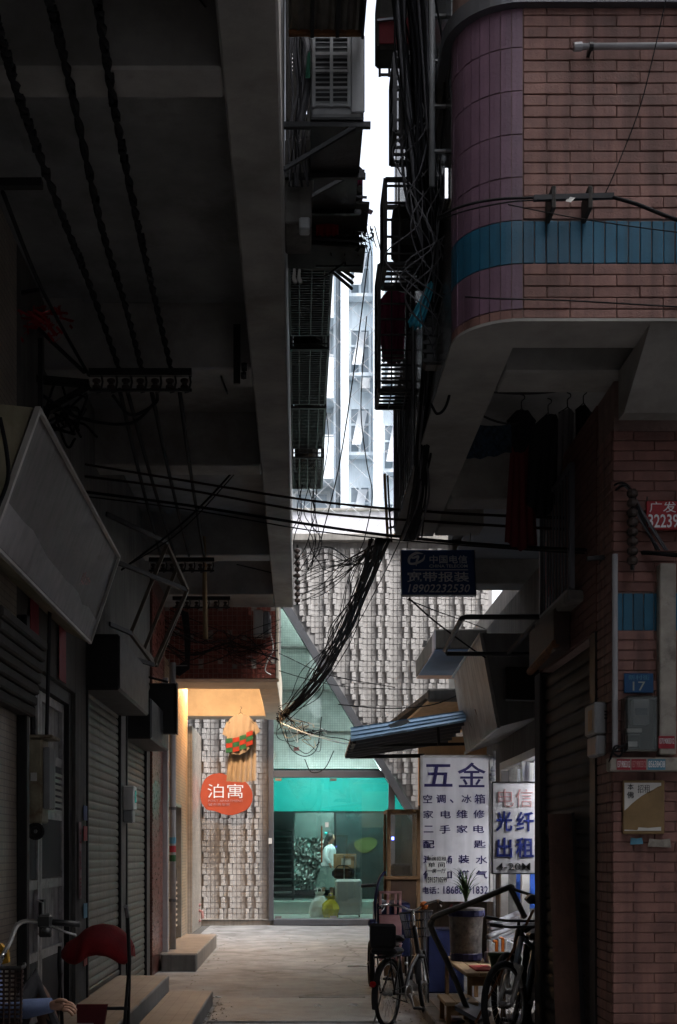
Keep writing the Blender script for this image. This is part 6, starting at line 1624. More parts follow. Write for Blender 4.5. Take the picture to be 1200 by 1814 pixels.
# wires on the right wall side
ws = thing('wire_tangle', 'grey wires swept along the oblique brick wall to the pillar corner', 'wires', P(1080,880,7.6))
for i in range(6):
    pts = [P(960+i*5,1090+rnd.uniform(-10,10),10.2), P(1010+rnd.gauss(0,4),1000+rnd.gauss(0,10),9.2), P(1060+rnd.gauss(0,4),905+rnd.gauss(0,8),8.0), P(1085+i*3,868+rnd.gauss(0,4),7.25), P(1115,865+rnd.gauss(0,4),7.12), P(1140+rnd.gauss(0,6),920,7.1), P(1165+rnd.gauss(0,8),975,7.1)]
    obj('strand', strand(pts, .006, 7), rnd.choice(('cable','cable_grey')), ws)
cx_ = thing('cable_spreader', 'black cable crossing clamp beside the insulator post', 'bracket', P(1075,980,7.3))
obj('bar', B().bar(P(1065,1000,7.5),P(1085,925,7.5),.02).bar(P(1095,1000,7.5),P(1072,925,7.5),.02).bar(P(1040,990,7.4),P(1115,985,7.4),.025), 'steel_dark', cx_)
# ================================================================== THINGS ON THE GROUND
def wheel(parent, c, axis_m, Rr, tyre_r, name='wheel', spoke_m='steel_bare', rim_m='steel_bare'):
    """wheel in the local YZ plane, carried by axis_m"""
    m = Matrix.Translation(c) @ axis_m
    w = obj(name, B(m).ring((0,0,0), Rr-tyre_r, tyre_r, 'x', 36, 8), 'rubber', parent, smooth=True)
    obj('rim', B(m).ring((0,0,0), Rr-tyre_r*2.1, .010, 'x', 36, 6), rim_m, w, smooth=True)
    b = B(m)
    for i in range(28):
        th = 2*math.pi*i/28; s = .025*(1 if i % 2 else -1)
        b.tube([(s, .02*math.cos(th+.5), .02*math.sin(th+.5)), (0,(Rr-tyre_r*2.2)*math.cos(th),(Rr-tyre_r*2.2)*math.sin(th))], .0013, 3)
    obj('spokes', b, spoke_m, w, kind='stuff')
    obj('hub', B(m).lathe([(.012,-.05),(.024,-.03),(.016,0),(.024,.03),(.012,.05)], (0,0,0), 10, 'x'), 'steel_bare', w)
    return w
def bicycle(label, loc, yaw, steer, Rr=.31, wb=1.02, frame_m='plastic_black', tyre=.02, basket=True, rack_=True, mtb=False, fork_m=None, lean=0):
    base = Matrix.Translation(loc) @ Matrix.Rotation(yaw, 4, 'Z') @ Matrix.Rotation(lean, 4, 'Y')
    t = thing('bicycle', label, 'bicycle', loc)
    I = base.to_3x3().to_4x4()
    rear = base @ Vector((0,0,Rr)); 
    wheel(t, rear, I, Rr, tyre, 'rear_wheel')
    # steering: rotate about head axis
    hd_t = Vector((0, wb-.30, Rr+.56 if not mtb else Rr+.50)); hd_b = Vector((0, wb-.20, Rr+.30))
    ax = (hd_b-hd_t).normalized()
    S = Matrix.Translation(hd_t) @ Matrix.Rotation(-steer, 4, -ax) @ Matrix.Translation(-hd_t)
    FM = base @ S
    wheel(t, FM @ Vector((0,wb,Rr)), FM.to_3x3().to_4x4(), Rr, tyre, 'front_wheel')
    bb = Vector((0,.42,.27)); st = Vector((0,.25,Rr+.42))
    f = B(base)
    if mtb:
        f.tube([bb,hd_b],.022,8).tube([st-Vector((0,-.02,.04)),hd_t],.018,8).tube([bb,st],.017,8)
    else:
        f.tube(smooth_pts([bb, Vector((0,.50,.36)), Vector((0,.62,.50)), hd_b],6),.020,8).tube([bb,st],.017,8)
    for s in (-1,1):
        f.tube([(s*.02,.42,.27),(s*.06,.0,Rr)],.010,6).tube([(s*.02,.27,Rr+.34),(s*.06,.0,Rr)],.009,6)
    f.tube([hd_t,hd_b],.024,8)
    obj('frame', f, frame_m, t, smooth=True)
    fk = B(FM)
    cr = hd_b + ax*.03
    for s in (-1,1): fk.tube([cr+Vector((s*.055,0,0)), Vector((s*.055,wb,Rr))], .018 if mtb else .011, 8)
    fk.tube([cr+Vector((-.06,0,0)),cr+Vector((.06,0,0))],.018,8).tube([hd_b,cr],.016,8)
    if mtb: fk.tube(smooth_pts([cr+Vector((-.055,.02,-.16)),cr+Vector((-.05,.05,-.02)),cr+Vector((0,.06,.02)),cr+Vector((.05,.05,-.02)),cr+Vector((.055,.02,-.16))],5),.014,6)
    obj('fork', fk, fork_m or frame_m, t, smooth=True)
    hz_ = hd_t.z+(.16 if not mtb else .08); hy = hd_t.y-.02
    hb = B(FM).tube([hd_t, Vector((0,hy,hz_))], .014, 8)
    if mtb: pts = [(-.31,hy-.06,hz_+.02),(-.12,hy-.0,hz_),(0,hy+.02,hz_),(.12,hy-.0,hz_),(.31,hy-.06,hz_+.02)]
    else: pts = [(-.29,hy-.20,hz_+.06),(-.25,hy-.06,hz_+.08),(-.12,hy+.02,hz_+.05),(0,hy+.03,hz_),(.12,hy+.02,hz_+.05),(.25,hy-.06,hz_+.08),(.29,hy-.20,hz_+.06)]
    h = obj('handlebar', hb.tube(smooth_pts(pts,6), .0115, 8), 'chrome' if not mtb else 'plastic_black', t, smooth=True)
    for s in (-1,1):
        e = Vector(pts[0] if s < 0 else pts[-1]); n_ = Vector(pts[1] if s < 0 else pts[-2])
        obj('grip', B(FM).tube([e, e.lerp(n_,.55 if not mtb else .6)], .018, 8), 'plastic_black', h)
        obj('brake_lever', B(FM).tube(smooth_pts([e.lerp(n_,.85)+Vector((0,.03,-.01)), e.lerp(n_,.5)+Vector((0,.07,-.03)), e.lerp(n_,.1)+Vector((0,.06,-.045))],4), .006, 6), 'steel_bare', h)
    sd_ = B(base)
    pr = [(-.115,.035),(-.10,.075),(-.05,.095),(.02,.07),(.08,.035),(.14,.018),(.155,.008)]
    up = []; 
    vs = []
    for (yy, w) in pr:
        for th in range(0,360,45): vs.append((w*math.cos(R(th)), .25+yy, st.z+.06+.030*math.sin(R(th))+(.02 if yy < -.05 else 0)))
    fs = [(i*8+j, i*8+(j+1)%8, (i+1)*8+(j+1)%8, (i+1)*8+j) for i in range(len(pr)-1) for j in range(8)]+[tuple(range(8))[::-1], tuple((len(pr)-1)*8+j for j in range(8))]
    sd_._add(vs, fs); s_ = obj('saddle', sd_, 'plastic_black', t, smooth=True)
    sp_ = B(base).tube([st, st+Vector((0,0,.05))],.013,8)
    for s in (-1,1): sp_.ring((s*.05,.19,st.z+.02),.018,.005,'z',10,4)
    obj('seat_post', sp_, 'steel_bare', t)
    cs = B(base).ring((.05,.42,.27),.085,.007,'x',24,5).bar((.06,.42,.27),(.07,.50,.13),.018).bar((-.05,.42,.27),(-.07,.34,.41),.018)
    ck = obj('crank', cs, 'steel_bare', t)
    for (s, yy, zz) in ((.075,.50,.13),(-.075,.34,.41)): obj('pedal', B(base).bbox(min(s,s*2.2),max(s,s*2.2),yy-.04,yy+.04,zz-.012,zz+.012,.006), 'plastic_black', ck)
    obj('chain', B(base).tube([(.05,.42,.355),(.05,0,Rr+.03)],.006,4).tube([(.05,.42,.185),(.05,0,Rr-.03)],.006,4), 'steel_dark', t)
    if not mtb:
        for (mm, c, rng) in ((base, (0,0,Rr), (20,200)), (FM, (0,wb,Rr), (15,170))):
            b = B(mm); vs = []; n = 18
            for i in range(n+1):
                a = R(rng[0]+(rng[1]-rng[0])*i/n); rr = Rr+.018
                for s in (-.028,0,.028): vs.append((s, c[1]-rr*math.cos(a)*(1 if 1 else -1)*(-1), c[2]+(rr-abs(s)*.4)*math.sin(a)))
            fs = []
            for i in range(n): fs += [(i*3,i*3+1,i*3+4,i*3+3),(i*3+1,i*3+2,i*3+5,i*3+4)]
            b._add(vs, fs); obj('mudguard', b, 'plastic_black', t, smooth=True)
    if rack_:
        rk_ = B(base)
        for s in (-1,1): rk_.tube([(s*.06,.18,Rr+.34),(s*.06,-.22,Rr+.34)],.007,6).tube([(s*.06,-.10,Rr+.34),(s*.07,0,Rr)],.007,6)
        for yy in (.1,0,-.1,-.2): rk_.tube([(-.06,yy,Rr+.34),(.06,yy,Rr+.34)],.006,5)
        obj('rear_rack', rk_, 'steel_dark', t)
        obj('rear_reflector', B(base).lathe([(.028,-.02),(.028,0),(.022,.012)], (0,-Rr-.04,Rr+.12), 10, 'y'), 'red_plastic', t)
        cs_ = obj('child_seat', B(base).bbox(-.13,.13,-.13,.10,Rr+.36,Rr+.42,.025), 'plastic_black', t)
        obj('seat_back', B(base).bbox(-.125,.125,-.15,-.10,Rr+.42,Rr+.64,.025), 'plastic_black', cs_)
        obj('stand', B(base).tube([(-.06,0,Rr),(-.16,.06,.02)],.008,6), 'steel_bare', t)
    if basket:
        c = Vector((0, hd_t.y+.20, hd_t.z-.10)); b = B(FM)
        n = 30
        rings = [(0,.115,.085),(.08,.13,.10),(.16,.145,.115),(.24,.16,.125)]
        for (h_, a_, e_) in rings:
            pts_ = [c+Vector((a_*math.copysign(abs(math.cos(2*math.pi*i/n))**.7,math.cos(2*math.pi*i/n)), e_*math.copysign(abs(math.sin(2*math.pi*i/n))**.7,math.sin(2*math.pi*i/n)), h_)) for i in range(n)]
            b.tube(pts_, .004 if h_ < .24 else .007, 5, closed=True)
        bk = obj('basket', b, 'plastic_black', t)
        b = B(FM)
        for i in range(n):
            cc = math.copysign(abs(math.cos(2*math.pi*i/n))**.7,math.cos(2*math.pi*i/n)); ss = math.copysign(abs(math.sin(2*math.pi*i/n))**.7,math.sin(2*math.pi*i/n))
            b.tube([c+Vector((.115*cc,.085*ss,0)), c+Vector((.16*cc,.125*ss,.24))], .005, 4)
        for i in range(-3,4): b.tube([c+Vector((i*.03,-.085,0)), c+Vector((i*.03,.085,0))], .003, 4)
        obj('basket_wire', b, 'cable_grey', bk, kind='stuff')
        obj('head_lamp', B(FM).lathe([(.01,-.05),(.035,-.03),(.042,.02),(.03,.03)], (0.10,hy+.06,hz_+.04), 12, 'y'), 'goods_orange', h)
    return t
bicycle('black city bicycle with a front basket, parked with its back to the viewer', (.80,11.2,.012), R(-25), R(-14))
bicycle('mountain bike with a pale fork, front wheel towards the viewer, right foreground', (1.98,10.5,.10), R(157), R(18), Rr=.335, wb=1.06, frame_m='paint_silver_blue', tyre=.026, basket=False, rack_=False, mtb=True, fork_m='paint_white', lean=R(-5))
bicycle('dark mountain bike half hidden behind the pale forked one', (2.08,11.35,.10), R(160), R(10), Rr=.335, wb=1.06, frame_m='steel_dark', tyre=.026, basket=False, rack_=False, mtb=True, fork_m='steel_bare', lean=R(-4))
o = thing('saddle_cover', 'black saddle with a yellow reflector strip above the mountain bikes', 'saddle', P(960,1600,9.9))
y = 9.6; c = P(962,1597,y)
obj('saddle', B().bbox(c.x-.13, c.x+.10, y-.06, y+.10, c.z-.02, c.z+.05, .03), 'plastic_black', o)
obj('reflector', B().box(c.x-.03, c.x+.04, y-.064, y-.0605, c.z+.005, c.z+.022), 'yellow_paint', o)
obj('post', B().tube([(c.x,y,c.z-.02),(c.x+.03,y+.1,.7)], .013, 8), 'steel_bare', o)
# handcart: bent tube frame
HC = thing('handcart_frame', 'bent steel tube handcart frame leaning before the hardware sign', 'frame', P(830,1800,10))
y = 10.0
q = smooth_pts([P(838,1812,10.5), P(800,1720,10.1), P(766,1648,9.8), P(766,1632,9.8), P(778,1621,9.8), P(840,1598,9.9), P(900,1573,10.0), P(908,1573,10.0)],6)
obj('tube', B().tube(q, .024, 8), mat('tube_olive', (.10,.09,.075), .5, .35, 8, .2, metal=.5), HC, smooth=True)
obj('side_tube', B().tube([P(905,1574,10.0), P(930,1625,9.8)], .022, 8).tube([P(905,1574,10.0), P(960,1592,9.8)], .012, 8), 'tube_olive', HC)
obj('rusty_bar', B().bar(P(946,1612,9.8), P(838,1822,9.9), .035, .02), 'rust', HC)
obj('platform', B().hexa([P(806,1790,10.2),P(850,1815,9.9),P(870,1800,10.6),P(830,1775,10.9),P(806,1782,10.2),P(850,1807,9.9),P(870,1792,10.6),P(830,1767,10.9)]), 'steel_grey', HC)
# benches and pots
def bench(name, label, x0, x1, y0, y1, z0, h, m='wood_pale'):
    o = thing(name, label, 'bench' if name == 'wooden_bench' else 'stool', ((x0+x1)/2,(y0+y1)/2,z0))
    n = 3
    for i in range(n):
        a = x0+(x1-x0)*i/n; obj('seat_plank', B().bbox(a+.003, x0+(x1-x0)*(i+1)/n-.003, y0, y1, z0+h-.035, z0+h, .005), m, o)
    for (sx, sy) in ((x0+.02,y0+.03),(x1-.06,y0+.03),(x0+.02,y1-.07),(x1-.06,y1-.07)):
        obj('leg', B().bbox(sx, sx+.04, sy, sy+.04, z0, z0+h-.036, .004), 'wood', o)
    obj('apron', B().box(x0+.03, x1-.03, y0+.035, y0+.055, z0+h-.12, z0+h-.037), 'wood', o)
    return o
bench('wooden_bench', 'pale wooden bench under the flower pot', PX(818,11.4), PX(880,11.4)+.06, 11.1, 12.9, .10, .42)
bench('wooden_stool', 'low wooden stool beside the bench', PX(786,10.7), PX(846,10.7), 10.6, 11.2, .10, .22)
o = thing('red_cloth', 'folded red cloth lying on the wooden bench', 'cloth', (1.75,11.6,.52))
obj('fabric', B().bbox(PX(836,11.5), PX(872,11.5), 11.25, 11.7, .521, .535, .006), 'cloth_red', o)
FP = thing('flower_pot', 'tall pot with a floral band and a long leaved plant on the bench', 'plant pot', P(826,1700,12.3))
y = 12.4; c = P(826,1700,y); c.z = .52
k = y/F
ptp = obj('pot', B().lathe([(.14,0),(.155,.03),(.165,.30),(.175,.46),(.185,.47),(.185,.52),(.165,.525)], c, 20), 'ceramic', FP, smooth=True)
obj('rim_band', B().lathe([(.178,.44),(.188,.45),(.188,.50),(.178,.51)], c, 20), 'ceramic_blue', ptp)
obj('foot_band', B().lathe([(.150,0),(.160,.01),(.163,.07),(.155,.08)], c, 20), 'ceramic_blue', ptp)
lv = B()
for i in range(34):
    a = rnd.uniform(0,6.28); L_ = rnd.uniform(.3,.62); h_ = rnd.uniform(.25,.5); pts = []
    for s in range(6):
        u = s/5; pts.append(c+Vector((math.cos(a)*L_*u*u*.55, math.sin(a)*L_*u*u*.55, .52+h_*(u*1.6-u*u*.75))))
    sd2 = Vector((-math.sin(a), math.cos(a), 0))
    for s in range(5):
        w0 = .011*(1-s/5)+.001; w1 = .011*(1-(s+1)/5)+.001
        lv.quad(pts[s]-sd2*w0, pts[s]+sd2*w0, pts[s+1]+sd2*w1, pts[s+1]-sd2*w1)
obj('leaves', lv, 'leaf', FP, kind='stuff')
o = thing('plant_pot', 'small dark green plastic pot at the end of the bench', 'plant pot', P(885,1720,10.9))
y = 10.9; c = P(884,1735,y); c.z = .52
obj('pot', B().lathe([(.055,0),(.085,.17),(.095,.17),(.095,.20),(.08,.20)], c-Vector((0,0,.0)), 14), 'plastic_green', o, smooth=True)
o = thing('flower_box', 'dark blue planter box with a reddish plant behind the flower pot', 'planter', P(780,1700,13.4))
y = 13.2
obj('box', B().bbox(PX(758,y), PX(823,y), y, y+.4, .10, PZ(1646,y), .015), 'paint_navy', o)
lv = B()
for i in range(30):
    p = Vector((PX(835,y)+rnd.gauss(0,.06), y+.2+rnd.gauss(0,.05), PZ(1640,y)+rnd.uniform(-.05,.25))); d = Vector((rnd.uniform(-1,1),rnd.uniform(-1,1),rnd.uniform(0,1))).normalized()*.10; s = Vector((-d.y,d.x,0)).normalized()*.025
    lv._add([p,p+d*.5+s,p+d,p+d*.5-s],[(0,1,2,3)])
obj('leaves', lv, mat('leaf_red', (.10,.02,.02), .6, .3, 10, .1), o, kind='stuff')
# PVC pipes in the shop mouth
for i in range(9):
    y = 12.3; r = .028
    a = P(868+rnd.uniform(-3,3), 1640+i*7+rnd.uniform(-3,3), y+.08*(i%3)); e = P(935, 1612+i*6.5, y+.9)
    o = obj('pvc_pipe', B().tube([a, e], r, 10), 'pvc_grey', None, 'grey PVC pipe in the slanting stack beside the flower pot', 'pipe', 'grey pipes stacked by the shop', smooth=True)
o = thing('goods_bin', 'bin of small bright packets at the shop mouth under the pipes', 'bin', P(890,1690,12.2))
y = 12.0
obj('bin', B().bbox(PX(866,y), PX(925,y), y, y+.3, .10, PZ(1690,y), .01), 'plastic_white', o)
for i in range(10):
    x = PX(868+i*5.5,y); obj('packet', B().bbox(x, x+.03, y+.05, y+.2, PZ(1689,y), PZ(1672-rnd.uniform(0,10),y), .005), rnd.choice(('goods_orange','goods_clear','goods_clear','paper')), o)
# display cabinet by the glazed door
DC = thing('display_cabinet', 'brown wood framed glass cabinet left of the hardware sign', 'cabinet', P(715,1640,15.5))
y = 15.3
x0, x1 = PX(686,y), PX(745,y); zt_, zm, zb_ = PZ(1434,y), PZ(1554,y), .02
fr_ = B()
for x in (x0, x1-.045):
    for yy in (y, y+.55): fr_.bbox(x, x+.045, yy, yy+.045, zb_, zt_, .005)
fr_.bbox(x0+.046, x1-.046, y, y+.045, zt_-.05, zt_, .005).bbox(x0+.046, x1-.046, y+.55, y+.595, zt_-.05, zt_, .005).bbox(x0,x0+.045,y+.046,y+.549,zt_-.05,zt_,.005).bbox(x1-.045,x1,y+.046,y+.549,zt_-.05,zt_,.005)
obj('frame', fr_, 'wood', DC)
obj('counter_top', B().bbox(x0-.03, x1+.0, y-.06, y-.002, zm-.03, zm+.012, .005), 'wood', DC)
obj('lower_body', B().box(x0+.046, x1-.046, y+.01, y+.54, zb_, zm), 'wood_dark', DC)
obj('front_pane', B().box(x0+.047, x1-.047, y+.015, y+.021, zm+.01, zt_-.052), 'glass_clear', DC)
obj('side_pane', B().box(x0+.015, x0+.021, y+.047, y+.548, zm+.01, zt_-.052), 'glass_clear', DC)
obj('contents', B().bbox(x0+.08, x1-.08, y+.2, y+.5, zm+.002, zm+.16, .03), 'grime', DC)
emit_mat('blue_led', (.10,.15,1.0), 6)
obj('indicator', B().box(x0+.06, x0+.085, y+.012, y+.0145, PZ(1488,y), PZ(1483,y)), 'blue_led', DC)
# delivery trike
TR = thing('cargo_tricycle', 'blue and pink cargo tricycle parked by the glass cabinet', 'tricycle', P(690,1650,14.2))
y = 14.2
x0, x1 = PX(672,y), PX(712,y)
gr = B()
for x in (x0, (x0*2+x1)/3, (x0+2*x1)/3, x1-.03): gr.bbox(x, x+.03, y, y+.03, PZ(1620,y), PZ(1580,y), .004)
gr.bbox(x0, x1, y-.004, y+.034, PZ(1583,y), PZ(1579,y), .004)
obj('headboard', gr, 'paint_pink', TR)
obj('cargo_box', B().bbox(x0-.02, x1+.10, y+.04, y+.9, .40, PZ(1600,y), .015), 'paint_navy', TR)
obj('front_panel', B().bbox(x0, x1, y+.0, y+.038, .35, PZ(1621,y), .01), 'paint_pink', TR)
wheel(TR, Vector((x0-.06, y+.55, .28)), Matrix.Identity(4), .28, .03, 'wheel'); wheel(TR, Vector((x1+.13, y+.55, .28)), Matrix.Identity(4), .28, .03, 'wheel')
obj('frame_tube', B().tube(smooth_pts([P(668,1640,y+.3),P(665,1600,y+.2),P(672,1560,y+.2),P(682,1545,y+.3)],5), .018, 8), 'paint_navy', TR)
obj('handle', B().tube([P(640,1570,y+.5), P(668,1568,y+.5)], .02, 8).tube([P(668,1568,y+.5), P(672,1600,y+.2)], .014, 8), 'plastic_black', TR)
obj('blue_knob', B().lathe([(.02,-.05),(.05,-.03),(.05,.03),(.02,.05)], P(660,1636,y), 10, 'x'), 'paint_navy', TR)
# lobby luggage
SC_ = thing('suitcase', 'grey hard shell suitcase with raised handle inside the glass doors', 'suitcase', P(618,1617,27.6))
y = 27.75; fl_z = zs+.022
a, e = P(594,1617,y), P(642,1558,y)
obj('shell', B().bbox(a.x, e.x, y, y+.26, fl_z+.05, e.z, .05), mat('case_grey', (.44,.45,.45), .4, .1, 6, .05), SC_)
b = B()
for i in range(5): x = a.x+.07+i*.105; b.box(x, x+.02, y-.004, y-.0005, fl_z+.12, e.z-.07)
obj('rib', b, 'case_grey', SC_)
for x in (a.x+.06, e.x-.06):
    for yy in (y+.05, y+.21): obj('caster', B().lathe([(.022,-.012),(.026,0),(.022,.012)], (x,yy,fl_z+.027), 10, 'x'), 'rubber', SC_)
obj('handle', B().tube([P(610,1558,y+.13), P(610,1516,y+.13), P(629,1516,y+.13), P(629,1558,y+.13)], .016, 6), 'steel_bare', SC_)
o = thing('black_bag', 'black soft bag lying on the grey suitcase', 'bag', P(610,1558,27.7))
a, e = P(589,1557,y), P(630,1540,y)
obj('body', B().bbox(a.x, e.x-.02, y+.14, y+.40, a.z+.01, e.z, .06), 'cloth_black', o)
obj('strap', B().tube(smooth_pts([P(592,1545,y+.12),P(600,1534,y+.12),P(618,1536,y+.12),P(628,1545,y+.12)],5), .014, 6), 'cloth_black', o)
o = thing('cardboard_box', 'cardboard box with a white label balanced on the black bag', 'box', P(612,1540,27.8))
a, e = P(592,1539,y), P(632,1513,y)
obj('carton', B().bbox(a.x, e.x, y+.15, y+.45, a.z+.002, e.z, .008), 'cardboard', o)
obj('label_sheet', B().box(a.x+.17, e.x-.12, y+.146, y+.149, a.z+.08, e.z-.10), 'paper', o)
def bag(name, label, cx, w, top, m, y):
    o = thing(name, label, 'bag', P(cx,1617,y)); c = P(cx,1617,y); c.z = fl_z
    h = PZ(top,y)-fl_z; b = B(); n = 14; vs = []; prof = [(.9,0),(1.08,.15),(1.12,.4),(.98,.62),(.62,.80),(.36,.86),(.62,1.0)]
    for (r_, hh) in prof:
        for i in range(n):
            th = 2*math.pi*i/n; rr = r_*w*(1+rnd.uniform(-.2,.2)); vs.append(c+Vector((rr*math.cos(th), rr*.7*math.sin(th), hh*h)))
    fs = [(i*n+j, i*n+(j+1)%n, (i+1)*n+(j+1)%n, (i+1)*n+j) for i in range(len(prof)-1) for j in range(n)]+[tuple(range(n))[::-1]]
    b._add(vs, fs); obj('body', b, m, o)
    obj('handle', B().tube(smooth_pts([c+Vector((-.05,0,h*.95)),c+Vector((-.03,0,h*1.12)),c+Vector((.04,0,h*1.12)),c+Vector((.05,0,h*.95))],4), .01, 5), m, o)
bag('plastic_bag', 'white plastic carrier bag standing left of the yellow one', 566, .20, 1580, 'bag_white', 28.0)
bag('plastic_bag', 'yellow plastic carrier bag beside the suitcase', 586, .17, 1588, 'bag_yellow', 27.75)
mat('stripe_red', (.26,.025,.018), .8, .2, 9, .2)
# laundry in the porch
y = 22.4
o = garment('hanging_shirt', 'pale tee shirt with green and red stripes hanging under the lit porch', 'shirt', [(401,1284),(409,1272),(420,1266),(434,1266),(443,1270),(452,1282)], [(404,1334),(412,1336),(426,1337),(436,1332),(442,1326),(446,1322)], y, 'cloth_shirt', .022)
for (q_) in ([(402,1278),(394,1300),(402,1305),(407,1290)], [(453,1278),(461,1296),(453,1302),(449,1288)]):
    obj('sleeve', B().prism([P(a_,b_,y+.0) for a_,b_ in q_], (0,.03,0)), 'cloth_shirt', o)
for k in range(3):
    for j in range(4):
        x0_ = 400.5+j*12; sl_ = -j*j*1.2; t_ = 1309+k*8.5+sl_; b_ = t_+8
        obj('stripe', B().prism([P(x0_,b_,y-.05),P(x0_+11.5,b_-1.5-j,y-.05),P(x0_+11.5,t_-1.5-j,y-.05),P(x0_,t_,y-.05)], (0,.008,0)), ('cloth_green','stripe_red','cloth_green')[(j+k) % 2], o)
o = garment('hanging_skirt', 'beige ribbed garment hanging behind the striped tee shirt', 'skirt', [(410,1285),(430,1283),(454,1280)], [(401,1384),(428,1386),(455,1383)], y+.15, 'cloth_beige', .035, None, False, 6)
# litter
for i, (px, py, w, lab_) in enumerate(((341,1745,.10,'crumpled white paper scrap at the end of the steps'),(384,1750,.07,'smaller white scrap right of the crumpled one by the steps'),(563,1791,.05,'tiny white scrap in the middle of the foreground pavement'),(624,1790,.08,'flat white scrap near the bicycle rear wheel'),(1790,1790,.0,''))):
    if w == 0: continue
    Y = 1.6*F/(py-VY) if i > 1 else 13.25*1.0
    c = P(px,py,Y); c.z = .03
    b = B(); pts = []
    for k in range(8):
        a = 2*math.pi*k/8; pts.append(c+Vector((w*math.cos(a)*rnd.uniform(.5,1), w*.6*math.sin(a)*rnd.uniform(.5,1), rnd.uniform(0,.035))))
    b._add(pts+[c+Vector((0,0,.04))], [(k,(k+1)%8,8) for k in range(8)])
    obj('paper_scrap', b, 'paper', None, lab_, 'litter', 'paper scraps on the pavement')
o = obj('white_stick', B().bar(P(616,1718,17.0)*1, P(668,1718,17.0), .03, .02), 'paint_white', None, 'white plastic strip lying on the pavement by the bicycle', 'strip')
for v in o.data.vertices: v.co.z = v.co.z*0 + .03 + (0.02 if v.index % 4 > 1 else 0)
db = B()
for i in range(230):
    side = rnd.random()
    if side < .4: x = -.88+abs(rnd.gauss(0,.10)); yy = rnd.uniform(8,13)
    elif side < .75: x = 1.18-abs(rnd.gauss(0,.10)); yy = rnd.uniform(8,17)
    elif side < .9: x = -1.36+abs(rnd.gauss(0,.12)); yy = rnd.uniform(13.3,20.5)
    else: x = rnd.uniform(-.8,1.1); yy = rnd.uniform(9,25)
    w = rnd.uniform(.006,.022); a_ = rnd.uniform(0,3.14); d = Vector((math.cos(a_)*w, math.sin(a_)*w, 0)); q = Vector((-d.y,d.x,0))*rnd.uniform(.3,.9); c = Vector((x,yy,.028))
    db._add([c-d-q, c+d-q, c+d*.8+q, c-d*.9+q, c+Vector((0,0,.008))], [(0,1,4),(1,2,4),(2,3,4),(3,0,4)])
obj('debris', db, mat('debris_grey', (.20,.17,.14), .9, .7, 30, 0), None, 'small grit and leaf scraps swept along the kerb and steps', 'debris', kind='stuff')
o = thing('sandal_pair', 'green and pink sandals on the kerb by the handcart foot', 'shoes', (1.4,9.9,.11))
for i, (px, py, m) in enumerate(((800,1792,'pink_enamel'),(812,1796,'paint_navy'))):
    c = P(px,py,10.9); c.z = .115; obj('sandal', B().bbox(c.x-.05, c.x+.05, c.y-.1, c.y+.1, .108, .135, .012), m, o)
# ================================================================== STROLLER AND HANDLEBAR, LEFT FOREGROUND
ST = thing('stroller', 'folded stroller with a dark red canopy standing by the left shutter', 'stroller', P(175,1830,9.2))
y = 9.2
b = B(); n = 20; m_ = 9; g = {}
c = P(168,1700,y)
topl = [(102,1688),(112,1672),(132,1662),(142,1650),(158,1642),(178,1638),(200,1642),(216,1656),(226,1676),(228,1696)]
botl = [(106,1698),(120,1708),(134,1709),(146,1704),(158,1694),(176,1690),(194,1694),(208,1704),(220,1710),(228,1704)]
def lin(l, u):
    f = u*(len(l)-1); k = min(int(f), len(l)-2); t_ = f-k
    return l[k][0]+(l[k+1][0]-l[k][0])*t_, l[k][1]+(l[k+1][1]-l[k][1])*t_
for j in range(m_+3):
    for i in range(n+1):
        u = i/n; v = min(j, m_)/m_
        a = lin(topl,u); e_ = lin(botl,u)
        p = P(a[0]+(e_[0]-a[0])*v, a[1]+(e_[1]-a[1])*v, y)
        p.y += .16 - .30*math.sin(v*math.pi*.62+.1)*math.sin(math.pi*(.1+.8*u)) + .018*math.sin(u*23+v*4)
        if j > m_: p.y += .10*(j-m_); p.z += .05*(j-m_)
        g[i,j] = len(b.v); b.v.append(tuple(p))
for j in range(m_+2):
    for i in range(n): b.f.append((g[i,j],g[i+1,j],g[i+1,j+1],g[i,j+1]))
# back of the hood
for i in range(n+1):
    p = Vector(b.v[g[i,0]]); g[i,-1] = len(b.v); b.v.append((p.x, p.y+.25, p.z-.03))
for i in range(n): b.f.append((g[i,-1],g[i+1,-1],g[i+1,0],g[i,0]))
obj('canopy', b, 'cloth_red', ST, smooth=True)
fr_ = B()
for s in (-1,1):
    fr_.tube([c+Vector((s*.25,-.05,.32 if s > 0 else .1)), c+Vector((s*.26,-.02,-.02)), c+Vector((s*.24,.02,-.62))], .014, 8).tube([c+Vector((s*.25,.0,-.1)), c+Vector((s*.24,-.28,-.66))], .012, 8)
fr_.tube([c+Vector((-.25,-.02,-.36)), c+Vector((.25,-.02,-.36))], .014, 8).tube([c+Vector((-.24,-.2,-.52)), c+Vector((.24,-.2,-.52))], .012, 8)
obj('frame', fr_, 'plastic_black', ST, smooth=True)
obj('seat_fabric', B().hexa([c+Vector((-.11,-.1,-.60)),c+Vector((.05,-.1,-.60)),c+Vector((.05,.05,-.60)),c+Vector((-.11,.05,-.60)),c+Vector((-.13,-.03,-.33)),c+Vector((.10,-.03,-.33)),c+Vector((.10,0,-.33)),c+Vector((-.13,0,-.33))]), 'cloth_dark_red', ST)
for s in (-1,1): wheel(ST, c+Vector((s*.24,-.28,-.69)), Matrix.Identity(4), .08, .018, 'wheel')
obj('white_label', B().box(c.x-.09, c.x+.03, y-.24, y-.235, c.z-.56, c.z-.44), 'paper', ST)
obj('handle', B().tube([c+Vector((.25,-.05,.32)), c+Vector((.25,-.16,.40))], .017, 8), 'plastic_grey', ST)
HB = thing('bicycle', 'bicycle at the lower left edge showing its bent chrome handlebar and wicker basket', 'bicycle', P(20,1830,6.4))
y = 6.4
